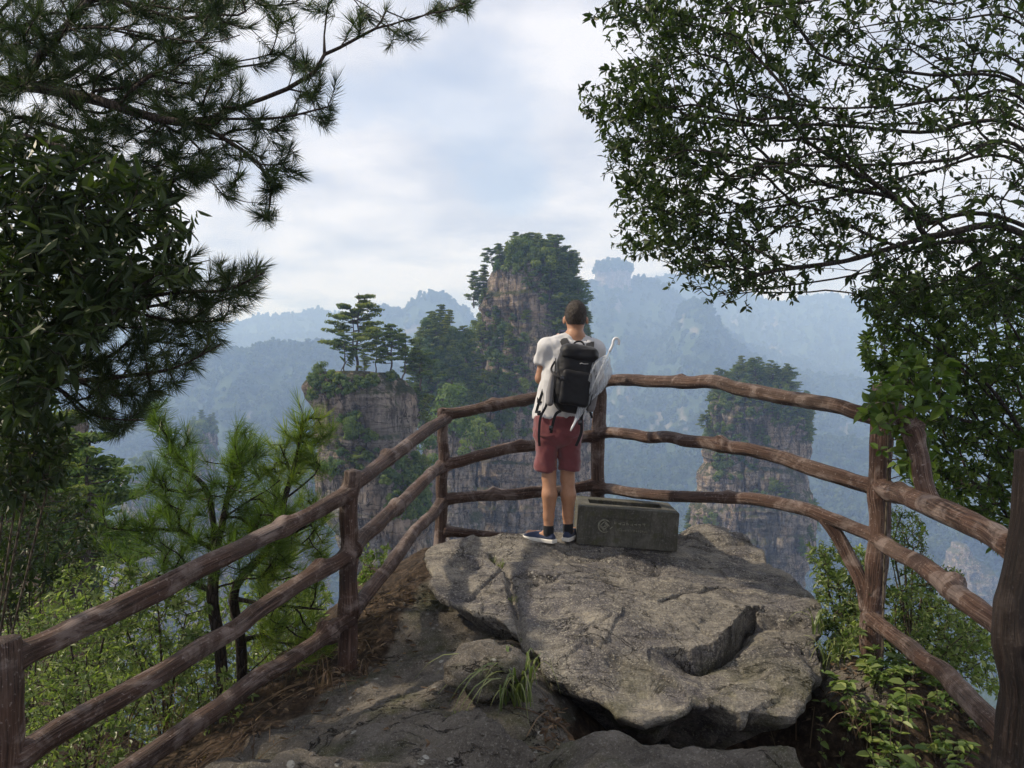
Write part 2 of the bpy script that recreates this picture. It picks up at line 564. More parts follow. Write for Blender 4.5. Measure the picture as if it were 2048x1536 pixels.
def broad_proto(seed, h=8.0, w=0.42, lumps=13, per=120, cs=0.27):
    r = np.random.default_rng(seed)
    tr = MB(); cr = MB()
    tr.add(*tube_arrays(spline([[0, 0, -0.6], [0.03 * h, 0, 0.3 * h], [0, 0.04 * h, 0.75 * h]], 8), np.linspace(0.024 * h, 0.006 * h, 8), 6))
    for k in range(lumps):
        f = r.uniform(0.28, 0.95)
        a = r.uniform(0, 2 * np.pi)
        rr = h * w * r.uniform(0.2, 0.95) * math.sin(math.pi * min(0.95, f) ** 0.9) ** 0.6
        c = np.array([np.cos(a) * rr, np.sin(a) * rr, f * h])
        rad = h * r.uniform(0.12, 0.2)
        tr.add(*tube_arrays(spline([[0, 0, max(0.2, f - 0.25) * h], c * [0.6, 0.6, 0.95], c], 5), np.linspace(0.009 * h, 0.003 * h, 5), 4, False))
        off = r.normal(size=(per, 3)); off /= np.linalg.norm(off, axis=1, keepdims=True)
        off *= (r.uniform(0.35, 1, per) ** 0.4)[:, None]
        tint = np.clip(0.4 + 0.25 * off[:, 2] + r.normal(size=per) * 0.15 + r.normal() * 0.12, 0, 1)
        v, q, t = cards(r, c + off * rad * np.array([1.1, 1.1, 0.8]), cs * h / 8, 0.5, 0.6, tint, off)
        cr.add(v, q, None, t)
    return tr.mesh('broadleaf_trunk'), cr.mesh('broadleaf_crown', False)

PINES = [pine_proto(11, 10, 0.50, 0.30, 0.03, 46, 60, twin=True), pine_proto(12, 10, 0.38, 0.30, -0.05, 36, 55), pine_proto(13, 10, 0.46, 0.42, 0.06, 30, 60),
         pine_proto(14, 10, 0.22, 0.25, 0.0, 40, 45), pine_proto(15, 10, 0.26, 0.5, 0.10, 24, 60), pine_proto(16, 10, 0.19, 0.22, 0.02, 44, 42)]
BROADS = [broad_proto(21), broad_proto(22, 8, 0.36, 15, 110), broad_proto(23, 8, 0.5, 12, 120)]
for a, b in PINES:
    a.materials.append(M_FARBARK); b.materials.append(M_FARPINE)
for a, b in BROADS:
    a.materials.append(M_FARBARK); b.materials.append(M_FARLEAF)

def fuse(tr, cr, name):
    """trunk and crown as one small mesh for trees too far off to show parts"""
    def arr(me):
        V = np.zeros(len(me.vertices) * 3, np.float32); me.vertices.foreach_get('co', V)
        T = np.zeros(len(me.vertices), np.float32); me.attributes['tint'].data.foreach_get('value', T)
        q = []; t = []
        for p in me.polygons:
            (q if p.loop_total == 4 else t).append(list(p.vertices))
        return V.reshape(-1, 3), np.array(q, int).reshape(-1, 4), np.array(t, int).reshape(-1, 3), T
    A = arr(tr); B = arr(cr); n = len(A[0])
    me = new_mesh(name, np.vstack([A[0], B[0]]), np.vstack([A[1], B[1] + n]), np.vstack([A[2], B[2] + n]), False,
                  {'tint': np.concatenate([A[3], B[3]])},
                  np.concatenate([np.zeros(len(A[1])), np.ones(len(B[1])), np.zeros(len(A[2])), np.ones(len(B[2]))]))
    me.materials.append(tr.materials[0]); me.materials.append(cr.materials[0])
    return me
PINE_FUSED = [fuse(a, b, 'pine') for a, b in PINES]
BROAD_FUSED = [fuse(a, b, 'broadleaf') for a, b in BROADS]

def place_tree(name, protos, k, loc, height, rz, label, group, base_h, cat='tree', tilt=(0, 0), parts=True):
    s = height / base_h
    if parts:
        o = empty(name, loc)
        t = bpy.data.objects.new('trunk', protos[k][0]); COL.objects.link(t); t.parent = o
        c = bpy.data.objects.new('crown', protos[k][1]); COL.objects.link(c); c.parent = o
    else:
        o = bpy.data.objects.new(name, protos[k]); COL.objects.link(o); o.location = loc
    o.scale = (s, s, s)
    o.rotation_euler = (tilt[0], tilt[1], rz)
    return tag(o, label, cat, group)

# ------------------------------------------------------------------ rock pillars
PILLARS = {}
KD = 0.70
def rock_pillar(name, d, prof, seed, label, dr=0.8, boxy=3.2, rough=1.0, nth=280, nz=260, rot=0.3, group='sandstone pillars', caps=0.25):
    prof = np.asarray(prof, float)
    if d < 300: d *= KD
    zt = CAMZ - (prof[:, 0] - 768) / F * d
    L = (prof[:, 1] - 1024) / F * d; Rr = (prof[:, 2] - 1024) / F * d
    z = np.linspace(zt[0], zt[-1], nz)
    cx = np.interp(-z, -zt, (L + Rr) / 2); hw = np.interp(-z, -zt, (Rr - L) / 2)
    ker = np.exp(-np.linspace(-2, 2, 9) ** 2); ker /= ker.sum()
    sm = lambda a: np.convolve(np.pad(a, 4, 'edge'), ker, 'valid')
    cx, hw = sm(cx), sm(hw)
    # crowned top
    nc = 14
    f = np.sin(np.linspace(0.05, 1, nc) * math.pi / 2)
    zc = z[0] + (1 - np.linspace(0, 1, nc) ** 1.5) * hw[0] * caps
    z = np.concatenate([zc[:-1], z]); cx = np.concatenate([np.full(nc - 1, cx[0]), cx]); hw = np.concatenate([hw[0] * f[:-1], hw])
    th = np.linspace(0, 2 * np.pi, nth, endpoint=False)
    th = th + 0.35 * np.sin(th * 1.0) * 0            # even spacing
    ct, st = np.cos(th + rot), np.sin(th + rot)
    k = (np.abs(ct) ** boxy + np.abs(st) ** boxy) ** (-1 / boxy)
    ux = k * np.cos(th); uy = k * np.sin(th)
    ext = np.abs(ux).max()
    ux = ux / ext; uy = uy / ext
    hwm = hw.max()
    X = cx[:, None] + hw[:, None] * ux[None]
    Y = d + (hw[:, None] * 0.6 + 0.4 * hwm * np.clip(hw / hw[nc], 0, 1)[:, None]) * dr * uy[None]
    Z = np.repeat(z[:, None], nth, 1)
    Pp = np.stack([X, Y, Z], -1).reshape(-1, 3)
    N = np.stack([np.repeat(np.cos(th)[None], len(z), 0), np.repeat(np.sin(th)[None], len(z), 0), np.zeros_like(Z)], -1).reshape(-1, 3)
    rg = rough
    lump = fbm(Pp * 0.11, 3, seed) * 1.5
    joint = np.clip(ridged(Pp * np.array([0.26, 0.26, 0.035]), 2, seed + 5), 0, 1) ** 5
    joint2 = np.clip(ridged(Pp * np.array([0.8, 0.8, 0.09]) + 30, 2, seed + 6), 0, 1) ** 4
    zz = Pp[:, 2] + 1.2 * fbm(Pp * 0.1, 2, seed + 3)
    led = vnoise(np.stack([Pp[:, 0] * 0.05, Pp[:, 1] * 0.05, zz * 0.33], -1), seed + 8)
    led2 = vnoise(np.stack([Pp[:, 0] * 0.12, Pp[:, 1] * 0.12, zz * 1.0], -1), seed + 9)
    det = fbm(Pp * np.array([0.9, 0.9, 0.6]), 4, seed + 11) * 0.5
    disp = rg * (lump - 2.4 * joint - 0.8 * joint2 + 0.45 * np.tanh(4 * led) + 0.20 * np.tanh(4 * led2) + det)
    fade = np.clip(np.concatenate([f, np.ones(len(z) - nc)]), 0, 1)
    Pp = Pp + N * (disp * np.repeat(fade, nth))[:, None]
    Pp[:, 2] += np.repeat(1 - sstep(0, nc * 1.5, np.arange(len(z))), nth) * fbm(Pp * 0.25, 3, seed + 20) * 0.8
    i = np.arange(len(z) - 1)[:, None] * nth; j = np.arange(nth)[None]; j2 = (j + 1) % nth
    Q = np.stack([i + j, i + nth + j, i + nth + j2, i + j2], -1).reshape(-1, 4)
    Tt = [[0, q, (q + 1) % nth] for q in range(1, nth - 1)]
    me = new_mesh(name, Pp, Q, Tt, True)
    o = tag(link(name, me, M_CLIFF), label, 'rock pillar', group)
    nrm = mesh_normals(Pp, Q)
    front = nrm[:, 1] < 0.25
    PILLARS[name if name not in PILLARS else name + str(len(PILLARS))] = (Pp, nrm, front, d)
    return o, Pp, nrm

def in_poly(pt, poly):
    poly = np.asarray(poly, float); x, y = pt[..., 0], pt[..., 1]
    c = np.zeros(x.shape, bool)
    j = len(poly) - 1
    for i in range(len(poly)):
        xi, yi = poly[i]; xj, yj = poly[j]
        c ^= ((yi > y) != (yj > y)) & (x < (xj - xi) * (y - yi) / (yj - yi + 1e-12) + xi)
        j = i
    return c

OBJ_P = {}
OBJ_P['near'] = rock_pillar('rock_pillar', 112, [(748, 640, 772), (758, 624, 792), (772, 616, 806), (790, 612, 818), (806, 624, 824), (830, 640, 827), (880, 640, 832), (950, 646, 842),
                (1010, 662, 856), (1080, 680, 868), (1200, 690, 885), (1500, 700, 900)], 101,
                'broad squat sandstone pillar topped by spreading pines, nearest of the pillars', 0.95, 3.6, 0.62, caps=0.03)
OBJ_P['mid'] = rock_pillar('rock_pillar', 215, [(530, 998, 1090), (545, 984, 1112), (570, 976, 1138), (605, 968, 1154), (640, 962, 1164), (690, 935, 1172), (740, 908, 1176),
                (800, 890, 1184), (860, 876, 1188), (930, 866, 1192), (1000, 862, 1194), (1100, 865, 1195), (1500, 850, 1200)], 202,
                'tallest sandstone pillar with a forested summit behind the man', 0.8, 3.0, 1.0, rot=0.5)
OBJ_P['shoulder'] = rock_pillar('rock_pillar', 190, [(686, 858, 905), (706, 846, 925), (750, 838, 935), (820, 840, 940), (880, 842, 950), (950, 846, 960), (1100, 840, 970), (1500, 830, 980)], 303,
                'lower wooded rock shoulder leaning against the left side of the tallest pillar', 0.8, 2.6, 0.9, 180, 160)
OBJ_P['right'] = rock_pillar('rock_pillar', 265, [(772, 1450, 1565), (785, 1434, 1588), (810, 1424, 1602), (860, 1418, 1618), (890, 1414, 1622), (930, 1404, 1620), (970, 1392, 1622),
                (1010, 1384, 1626), (1060, 1374, 1624), (1120, 1368, 1618), (1200, 1366, 1606), (1500, 1368, 1596)], 404,
                'flat-topped sandstone pillar standing alone behind the right railing', 0.8, 3.0, 1.1)
OBJ_P['hazy'] = rock_pillar('rock_pillar', 390, [(856, 384, 424), (870, 378, 430), (905, 372, 430), (940, 368, 426), (970, 352, 436), (1000, 330, 440), (1060, 300, 452), (1300, 280, 460)], 505,
                'small hazy rock pillar far off beyond the young pine', 0.8, 2.8, 1.4, 120, 120)
OBJ_P['hazy2'] = rock_pillar('rock_pillar', 370, [(935, 268, 318), (955, 258, 330), (990, 252, 345), (1050, 240, 372), (1300, 220, 390)], 606,
                'low hazy rock knob leftmost of the distant pillars', 0.8, 2.6, 1.4, 110, 90)
OBJ_P['hazy3'] = rock_pillar('rock_pillar', 420, [(880, 572, 610), (900, 556, 625), (940, 548, 640), (1000, 545, 650), (1300, 530, 660)], 707,
                'distant rock pillar just left of the squat pillar, half hidden by pine shoots', 0.8, 2.6, 1.4, 110, 90)
OBJ_P['left'] = rock_pillar('rock_pillar', 60, [(842, 118, 150), (860, 112, 156), (900, 106, 160), (940, 100, 163), (990, 84, 168), (1060, 60, 180), (1400, 20, 220), (2600, -20, 260)], 808,
                'slim rock spur showing among the dark conifers at the far left', 0.9, 3.0, 0.28, 110, 130)
for q in ('(1365,1140)',):
    pass
OBJ_P['low'] = rock_pillar('rock_pillar', 560, [(1088, 1912, 1930), (1110, 1902, 1940), (1140, 1890, 1985), (1180, 1880, 2000), (1300, 1870, 2010)], 909,
                'cluster of pale rock spires low in the valley at the far right', 0.8, 2.6, 1.6, 100, 80)

# ------------------------------------------------------------------ ridges
def crown_points(o_name, pts, sizes, seed, srcs, label):
    """many far crowns on given points: one mass of forest"""
    me = bpy.data.meshes.new('forest_points')
    me.vertices.add(len(pts)); me.vertices.foreach_set('co', np.asarray(pts, np.float32).ravel())
    a = me.attributes.new('size', 'FLOAT', 'POINT'); a.data.foreach_set('value', np.asarray(sizes, np.float32))
    o = tag(link(o_name, me), label, 'forest', None, 'stuff')
    ng = bpy.data.node_groups.new('forest', 'GeometryNodeTree')
    ng.interface.new_socket('Geometry', in_out='INPUT', socket_type='NodeSocketGeometry')
    ng.interface.new_socket('Geometry', in_out='OUTPUT', socket_type='NodeSocketGeometry')
    i = ng.nodes.new('NodeGroupInput'); u = ng.nodes.new('NodeGroupOutput')
    ip = ng.nodes.new('GeometryNodeInstanceOnPoints'); ip.inputs['Pick Instance'].default_value = True
    g2 = ng.nodes.new('GeometryNodeGeometryToInstance')
    for s in srcs:
        oi = ng.nodes.new('GeometryNodeObjectInfo'); oi.inputs[0].default_value = s
        ng.links.new(oi.outputs['Geometry'], g2.inputs[0])
    ng.links.new(i.outputs[0], ip.inputs['Points']); ng.links.new(g2.outputs[0], ip.inputs['Instance'])
    rv = ng.nodes.new('FunctionNodeRandomValue'); rv.data_type = 'FLOAT_VECTOR'
    rv.inputs[0].default_value = (-0.1, -0.1, 0); rv.inputs[1].default_value = (0.1, 0.1, 6.28)
    ng.links.new(rv.outputs[0], ip.inputs['Rotation'])
    na = ng.nodes.new('GeometryNodeInputNamedAttribute'); na.data_type = 'FLOAT'; na.inputs[0].default_value = 'size'
    ng.links.new(na.outputs[0], ip.inputs['Scale'])
    ng.links.new(ip.outputs[0], u.inputs[0])
    md = o.modifiers.new('scatter', 'NODES'); md.node_group = ng
    return o

def far_crown(seed, tall, lumps, dark=True):
    r = np.random.default_rng(seed); b = MB()
    for k in range(lumps):
        f = (k + 0.5) / lumps
        a = r.uniform(0, 6.28); rr = 0.28 * (1 - f * 0.75 if tall > 1.3 else math.sin(math.pi * min(0.9, 0.25 + f * 0.65)))
        c = np.array([np.cos(a) * rr, np.sin(a) * rr, (0.1 + 0.85 * f) * tall * 0.75])
        n = 26
        off = r.normal(size=(n, 3)); off /= np.linalg.norm(off, axis=1, keepdims=True); off *= (r.uniform(0.4, 1, n) ** 0.5)[:, None]
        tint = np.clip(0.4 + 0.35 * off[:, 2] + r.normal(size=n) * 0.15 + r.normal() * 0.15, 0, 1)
        v, q, t = cards(r, c + off * 0.26 * np.array([1, 1, 0.75]), 0.13, 0.5, 0.7, tint, off)
        b.add(v, q, None, t)
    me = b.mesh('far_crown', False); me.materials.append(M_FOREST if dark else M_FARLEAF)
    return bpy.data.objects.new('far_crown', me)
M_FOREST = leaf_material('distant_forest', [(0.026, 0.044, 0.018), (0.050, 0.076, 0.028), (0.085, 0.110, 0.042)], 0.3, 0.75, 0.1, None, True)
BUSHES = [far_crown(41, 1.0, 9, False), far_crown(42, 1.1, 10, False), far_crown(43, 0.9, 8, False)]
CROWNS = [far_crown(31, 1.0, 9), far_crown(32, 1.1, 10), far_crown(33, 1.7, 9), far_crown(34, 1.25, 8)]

RS = 1.35
def ridge(d, sil, base_z, run, seed, label, nforest, rocks=(), size=(5, 9), cols=430, rows=64, x0=-260, x1=2310, amp=1.0):
    sil = np.asarray(sil, float)
    d *= RS; run *= RS; base_z *= RS; size = (size[0] * RS, size[1] * RS)
    px = np.linspace(x0, x1, cols)
    py = np.interp(px, sil[:, 0], sil[:, 1])
    cxr = (px - 1024) / F * d
    cz = CAMZ - (py - 768) / F * d
    s = np.concatenate([[-0.22, -0.1], np.linspace(0, 1, rows)])
    S, C = np.meshgrid(s, np.arange(cols), indexing='ij')
    X = cxr[C]; crest = cz[C] - size[0] * 0.55
    Sp = np.clip(S, 0, 1)
    drop = (crest - base_z) * (Sp ** 0.92)
    Z = crest - drop - np.where(S < 0, -S * 160, 0)
    Y = d - run * S
    q = np.stack([X / (70.0 * RS), np.zeros_like(X) + seed, S * 1.3], -1).reshape(-1, 3)
    g = fbm(q, 4, seed).reshape(X.shape)
    g2 = ridged(np.stack([X / (130.0 * RS), S * 0.6 + 3, np.zeros_like(X)], -1).reshape(-1, 3), 3, seed + 4).reshape(X.shape)
    w = np.clip(S * 5, 0, 1)
    Y = Y - (g * 45 + g2 * 40) * RS * w * amp
    Z = Z + w * g * 14 * amp * RS
    # keep columns in line with where the crest stands
    X = X * (Y / d)
    pts = np.stack([X, Y, Z], -1)
    pp = to_px(pts.reshape(-1, 3)).reshape(X.shape + (2,))
    rock = np.zeros(X.shape)
    for (rx, ry, rw, rh) in rocks:
        e = ((pp[..., 0] - rx) / rw) ** 2 + ((pp[..., 1] - ry) / rh) ** 2
        nz = fbm(np.stack([pp[..., 0] / 7.0, pp[..., 1] / 26.0, np.zeros_like(X)], -1).reshape(-1, 3), 3, seed + 9).reshape(X.shape)
        rock = np.maximum(rock, 0.55 * sstep(0.85, 0.4, e + 0.15 + nz * 1.6))
    n0, n1 = X.shape
    i = np.arange(n0 - 1)[:, None] * n1; j = np.arange(n1 - 1)[None]
    Q = np.stack([i + j, i + n1 + j, i + n1 + j + 1, i + j + 1], -1).reshape(-1, 4)
    me = new_mesh('hill', pts.reshape(-1, 3), Q, None, True, {'tint': rock.reshape(-1)})
    tag(link('hill', me, M_HILL), label, None, None, 'structure')
    r = np.random.default_rng(seed)
    a = r.uniform(1, n0 - 1.001, nforest * 2); a[: nforest // 3] = r.uniform(1.0, 5.0, nforest // 3)
    b = r.uniform(0, n1 - 1.001, nforest * 2)
    ia, ib = a.astype(int), b.astype(int); fa, fb = (a - ia)[:, None], (b - ib)[:, None]
    pt = (pts[ia, ib] * (1 - fb) + pts[ia, ib + 1] * fb) * (1 - fa) + (pts[ia + 1, ib] * (1 - fb) + pts[ia + 1, ib + 1] * fb) * fa
    pq = to_px(pt)
    ok = (rock[ia, ib] < 0.35 + r.uniform(0, 0.5, len(ia))) & (pq[:, 0] > -150) & (pq[:, 0] < 2200)
    pt = pt[ok][:nforest]
    sz = r.uniform(size[0], size[1], len(pt)) * r.choice([0.8, 1.0, 1.25], len(pt))
    crown_points('forest', pt, sz, seed, CROWNS, 'hazy forest covering ' + label)
    return pts

# silhouettes read along the skyline, nearest ridge first
ridge(1900, [(-300, 640), (300, 660), (480, 645), (520, 632), (575, 628), (620, 618), (650, 620), (690, 634), (730, 650), (800, 668), (1000, 680), (2400, 700)], -20, 420, 1,
      'the palest far-off ridge at the left skyline', 5000, (), (7, 12))
ridge(1750, [(-300, 700), (1100, 650), (1250, 585), (1320, 555), (1380, 545), (1430, 556), (1480, 580), (1540, 604), (1590, 600), (1630, 592), (1665, 590), (1700, 600), (1760, 594), (1900, 590), (2400, 600)], -30, 500, 2,
      'the pale mountain ridge running to the right skyline', 6500, ((1475, 640, 12, 14), (1540, 650, 30, 18), (1555, 705, 22, 25)), (7, 11))
ridge(1350, [(-300, 760), (640, 700), (690, 660), (735, 632), (760, 610), (785, 616), (806, 622), (818, 604), (838, 592), (860, 582), (885, 584), (905, 596), (925, 610), (950, 640), (1000, 690), (1100, 760), (2400, 900)], -60, 380, 3,
      'the blue humped mountain left of the tallest pillar', 5500, ((822, 656, 22, 12), (850, 650, 10, 8)), (6, 10))
ridge(1300, [(-300, 950), (900, 760), (1080, 640), (1140, 600), (1168, 578), (1188, 556), (1262, 556), (1285, 552), (1310, 560), (1340, 575), (1370, 600), (1420, 640), (1500, 690), (1650, 740), (2400, 830)], -70, 480, 4,
      'the blue mountain carrying the flat-topped mesa', 6500, ((1235, 610, 14, 16), (1260, 800, 30, 40), (1340, 805, 34, 40), (1380, 830, 20, 40), (1225, 565, 40, 6)), (6, 10))
ridge(1050, [(-300, 1150), (1000, 900), (1200, 760), (1290, 700), (1330, 670), (1350, 640), (1362, 612), (1380, 600), (1402, 597), (1420, 606), (1432, 630), (1446, 660), (1470, 690), (1520, 720), (1620, 750), (1800, 770), (2000, 790), (2400, 800)], -80, 420, 5,
      'the cone-shaped blue peak and its slopes right of the man', 7500, ((1365, 640, 5, 14), (1390, 662, 12, 7), (1240, 830, 26, 40), (1320, 850, 24, 30), (1690, 850, 16, 18), (1365, 850, 14, 40)), (6, 9))
ridge(880, [(-300, 800), (100, 790), (300, 770), (380, 740), (440, 706), (500, 698), (545, 686), (600, 690), (640, 684), (700, 700), (800, 740), (900, 800), (1100, 900), (2400, 1150)], -110, 380, 6,
      'the wooded blue ridge behind the squat pillar at left', 8500, ((645, 700, 8, 10), (500, 830, 8, 14)), (6, 9))
ridge(620, [(-300, 1040), (250, 1030), (420, 1010), (520, 960), (600, 985), (800, 1040), (1000, 1040), (1200, 960), (1400, 900), (1640, 880), (1800, 900), (2000, 960), (2400, 1000)], -150, 260, 7,
      'the nearest wooded valley slope below the pillars', 8000, ((1690, 1000, 10, 10),), (6, 9), amp=0.7)

# the flat-topped mesa on the skyline
OBJ_P['mesa'] = rock_pillar('rock_pillar', 1290 * RS, [(541, 1190, 1262), (548, 1189, 1263), (556, 1190, 1262), (575, 1186, 1266), (640, 1180, 1275)], 1001,
                'flat-topped rock mesa on the hazy right skyline', 0.7, 3.0, 2.0, 140, 60)
rm = np.random.default_rng(77)
mp = OBJ_P['mesa'][1]
top = mp[(mp[:, 2] > CAMZ + (768 - 546) / F * 1290 * RS)]
sel = top[rm.integers(0, len(top), 170)] - [0, 0, 3.0]
crown_points('forest', sel, rm.uniform(11, 19, len(sel)), 70, CROWNS, 'trees crowding the top of the flat mesa')

# valley floor under everything
ys = np.geomspace(70, 3450, 90)
us = np.linspace(-1.0, 1.0, 150)
Yv, Uv = np.meshgrid(ys, us, indexing='ij')
Xv = Uv * (Yv * 0.98 + 20)
Zv = np.interp(Yv, [70, 120, 200, 400, 650, 900, 1300, 3450], [-95, -125, -150, -180, -200, -190, -150, -80])
Zv = Zv + fbm(np.stack([Xv / 60, Yv / 60, Zv * 0], -1).reshape(-1, 3), 4, 55).reshape(Xv.shape) * 10
n0, n1 = Xv.shape
i = np.arange(n0 - 1)[:, None] * n1; j = np.arange(n1 - 1)[None]
Q = np.stack([i + j, i + j + 1, i + n1 + j + 1, i + n1 + j], -1).reshape(-1, 4)
vp = np.stack([Xv, Yv, Zv], -1).reshape(-1, 3)
tag(link('valley_ground', new_mesh('valley_ground', vp, Q, None, True, {'tint': np.zeros(len(vp))}), M_HILL), None, None, None, 'structure')
rv_ = np.random.default_rng(88)
nf = 7000
yy = np.exp(rv_.uniform(math.log(110), math.log(700), nf)); uu = rv_.uniform(-0.85, 0.85, nf)
zz = np.interp(yy, [70, 120, 200, 400, 650, 900], [-95, -125, -150, -180, -200, -190]) - 2
crown_points('forest', np.stack([uu * yy, yy, zz], -1), rv_.uniform(6, 11, nf), 71, CROWNS, 'dark forest filling the valley floor far below')

# ------------------------------------------------------------------ trees on the pillars
def trees_on(key, polys, n, hts, kinds, label, group, seed, name, mind=1.8, near=False):
    """trees rooted on a pillar's face where the photo shows them"""
    o, Pp, nrm = OBJ_P[key]
    allp = np.vstack([np.asarray(pl, float) for pl in polys]); plo, phi = allp.min(0), allp.max(0)
    def where(p, h):
        q = (to_px(p) - plo) / np.maximum(phi - plo, 1)
        v = 'topmost' if q[1] < 0.25 else ('upper' if q[1] < 0.5 else ('lower' if q[1] < 0.75 else 'lowest'))
        u = 'far left' if q[0] < 0.25 else ('left of middle' if q[0] < 0.5 else ('right of middle' if q[0] < 0.75 else 'far right'))
        return ('taller ' if h > (hts[0] + hts[1]) / 2 * kd * 1.12 else 'smaller '), ', %s, %s' % (v, u)
    kd = KD if key in ('near', 'mid', 'shoulder', 'right') else 1.0
    mind *= kd
    r = np.random.default_rng(seed)
    px = to_px(Pp)
    ok = np.zeros(len(Pp), bool)
    for pl in polys:
        ok |= in_poly(px, pl)
    ok &= (nrm[:, 1] < 0.55)
    idx = np.nonzero(ok)[0]
    if not len(idx):
        return
    w = 0.12 + np.clip(nrm[idx, 2], 0, 1) * 1.5
    order = r.choice(idx, size=min(len(idx), n * 40), replace=False, p=w / w.sum()) if len(idx) > n * 40 else r.permutation(idx)
    got = []
    for k in order:
        p = Pp[k]
        if any((p[0] - g[0]) ** 2 + (p[1] - g[1]) ** 2 * 0.5 + (p[2] - g[2]) ** 2 * 0.7 < mind ** 2 for g in got):
            continue
        got.append(p)
        h = r.uniform(*hts) * kd * 1.12
        kind = r.choice(list(kinds), p=[kinds[x] for x in kinds])
        base = p + np.array([nrm[k][0], nrm[k][1], 0]) * (0.06 * h) - np.array([0, 0, 0.12 * h])
        tl = (r.normal() * 0.06 - nrm[k][1] * -0.10, r.normal() * 0.06 + nrm[k][0] * 0.16)
        wa, wb = where(p, h)
        if kind == 'pine':
            place_tree(name[0], PINE_FUSED, int(r.integers(0, 6)), base, h, r.uniform(0, 6.28), wa + label[0] + wb, group[0], 10.0, 'tree', tl, False)
        else:
            place_tree(name[1], BROAD_FUSED, int(r.integers(0, 3)), base, h * 0.72, r.uniform(0, 6.28), wa + label[1] + wb, group[1], 8.0, 'tree', tl, False)
        if len(got) >= n:
            break

PB = ('pine_tree', 'broadleaf_tree')
trees_on('mid', [[(965, 490), (1180, 490), (1180, 585), (1060, 585), (1040, 550), (965, 548)]], 44, (4.5, 11.5), {'pine': 0.6, 'broad': 0.4},
         ("pine on the tallest pillar's summit", "rounded tree on the tallest pillar's summit"), ('summit pines of the tallest pillar', 'summit trees of the tallest pillar'), 1, PB, 2.4)
trees_on('mid', [[(1085, 540), (1185, 540), (1195, 760), (1110, 760), (1100, 640)]], 64, (7, 11), {'pine': 0.75, 'broad': 0.25},
         ("pine on the tallest pillar's right flank", "rounded tree on the tallest pillar's right flank"), ('right flank pines of the tallest pillar', 'right flank trees of the tallest pillar'), 2, PB, 2.6)
trees_on('mid', [[(930, 640), (970, 600), (1000, 640), (1060, 700), (1050, 790), (900, 800), (900, 700)]], 56, (4.0, 7.5), {'pine': 0.4, 'broad': 0.6},
         ("pine on the tallest pillar's left ledges", "leafy tree on the tallest pillar's left ledges"), ('ledge pines of the tallest pillar', 'ledge trees of the tallest pillar'), 3, PB, 2.2)
trees_on('mid', [[(870, 800), (1100, 770), (1110, 830), (880, 880)], [(960, 880), (1000, 850), (1060, 870), (1060, 890)]], 44, (5, 8.5), {'pine': 0.25, 'broad': 0.75},
         ("pine at the tallest pillar's foot", "bushy tree at the tallest pillar's foot"), ('low pines of the tallest pillar', 'low trees of the tallest pillar'), 4, PB, 2.6)
trees_on('mid', [[(990, 620), (1060, 630), (1060, 650), (1000, 650)], [(1020, 520), (1050, 545), (1060, 590), (1040, 600)]], 14, (3, 5), {'pine': 0.5, 'broad': 0.5},
         ("pine on the tallest pillar's bare face", "bushy tree on the tallest pillar's bare face"), ('face pines of the tallest pillar', 'face trees of the tallest pillar'), 5, PB, 2.0)
trees_on('shoulder', [[(830, 660), (960, 660), (960, 860), (830, 860)]], 66, (6, 10), {'pine': 0.55, 'broad': 0.45},
         ('pine on the wooded rock shoulder', 'leafy tree on the wooded rock shoulder'), ('shoulder pines', 'shoulder trees'), 6, PB, 2.0)
trees_on('right', [[(1400, 735), (1645, 735), (1645, 890), (1400, 890)]], 80, (5, 9.5), {'pine': 0.6, 'broad': 0.4},
         ("pine on the lone right pillar's upper half", "leafy tree on the lone right pillar's upper half"), ('upper pines of the right pillar', 'upper trees of the right pillar'), 7, PB, 2.6)
trees_on('right', [[(1420, 910), (1500, 900), (1520, 960), (1430, 960)], [(1490, 985), (1560, 970), (1590, 1010), (1500, 1020)], [(1360, 1040), (1440, 1040), (1440, 1130), (1360, 1130)], [(1585, 1000), (1640, 1000), (1640, 1140), (1600, 1140)]], 34, (4, 7.5), {'pine': 0.5, 'broad': 0.5},
         ("pine on the lone right pillar's lower cliffs", "bushy tree on the lone right pillar's lower cliffs"), ('lower pines of the right pillar', 'lower trees of the right pillar'), 8, PB, 3.2)
trees_on('hazy', [[(360, 830), (450, 830), (450, 1060), (290, 1060)]], 16, (6, 10), {'pine': 0.4, 'broad': 0.6},
         ('pine on the small hazy pillar', 'leafy tree on the small hazy pillar'), ('hazy pillar pines', 'hazy pillar trees'), 9, PB, 4)
trees_on('hazy2', [[(230, 920), (390, 920), (390, 1060), (230, 1060)]], 16, (6, 10), {'pine': 0.4, 'broad': 0.6},
         ('pine on the low hazy knob at the left', 'leafy tree on the low hazy knob at the left'), ('hazy knob pines', 'hazy knob trees'), 10, PB, 4)
trees_on('hazy3', [[(540, 860), (660, 860), (660, 1000), (540, 1000)]], 16, (6, 10), {'pine': 0.4, 'broad': 0.6},
         ('pine on the half hidden pillar', 'leafy tree on the half hidden pillar'), ('half hidden pillar pines', 'half hidden pillar trees'), 11, PB, 4)
trees_on('near', [[(640, 890), (700, 860), (740, 900), (700, 960), (640, 960)], [(760, 930), (870, 900), (880, 1000), (780, 1020)], [(800, 830), (850, 830), (850, 900), (810, 900)]], 20, (2.6, 4.8), {'pine': 0.5, 'broad': 0.5},
         ("pine on the squat pillar's flank", "leafy tree on the squat pillar's flank"), ('flank pines of the squat pillar', 'flank trees of the squat pillar'), 12, PB, 1.5)

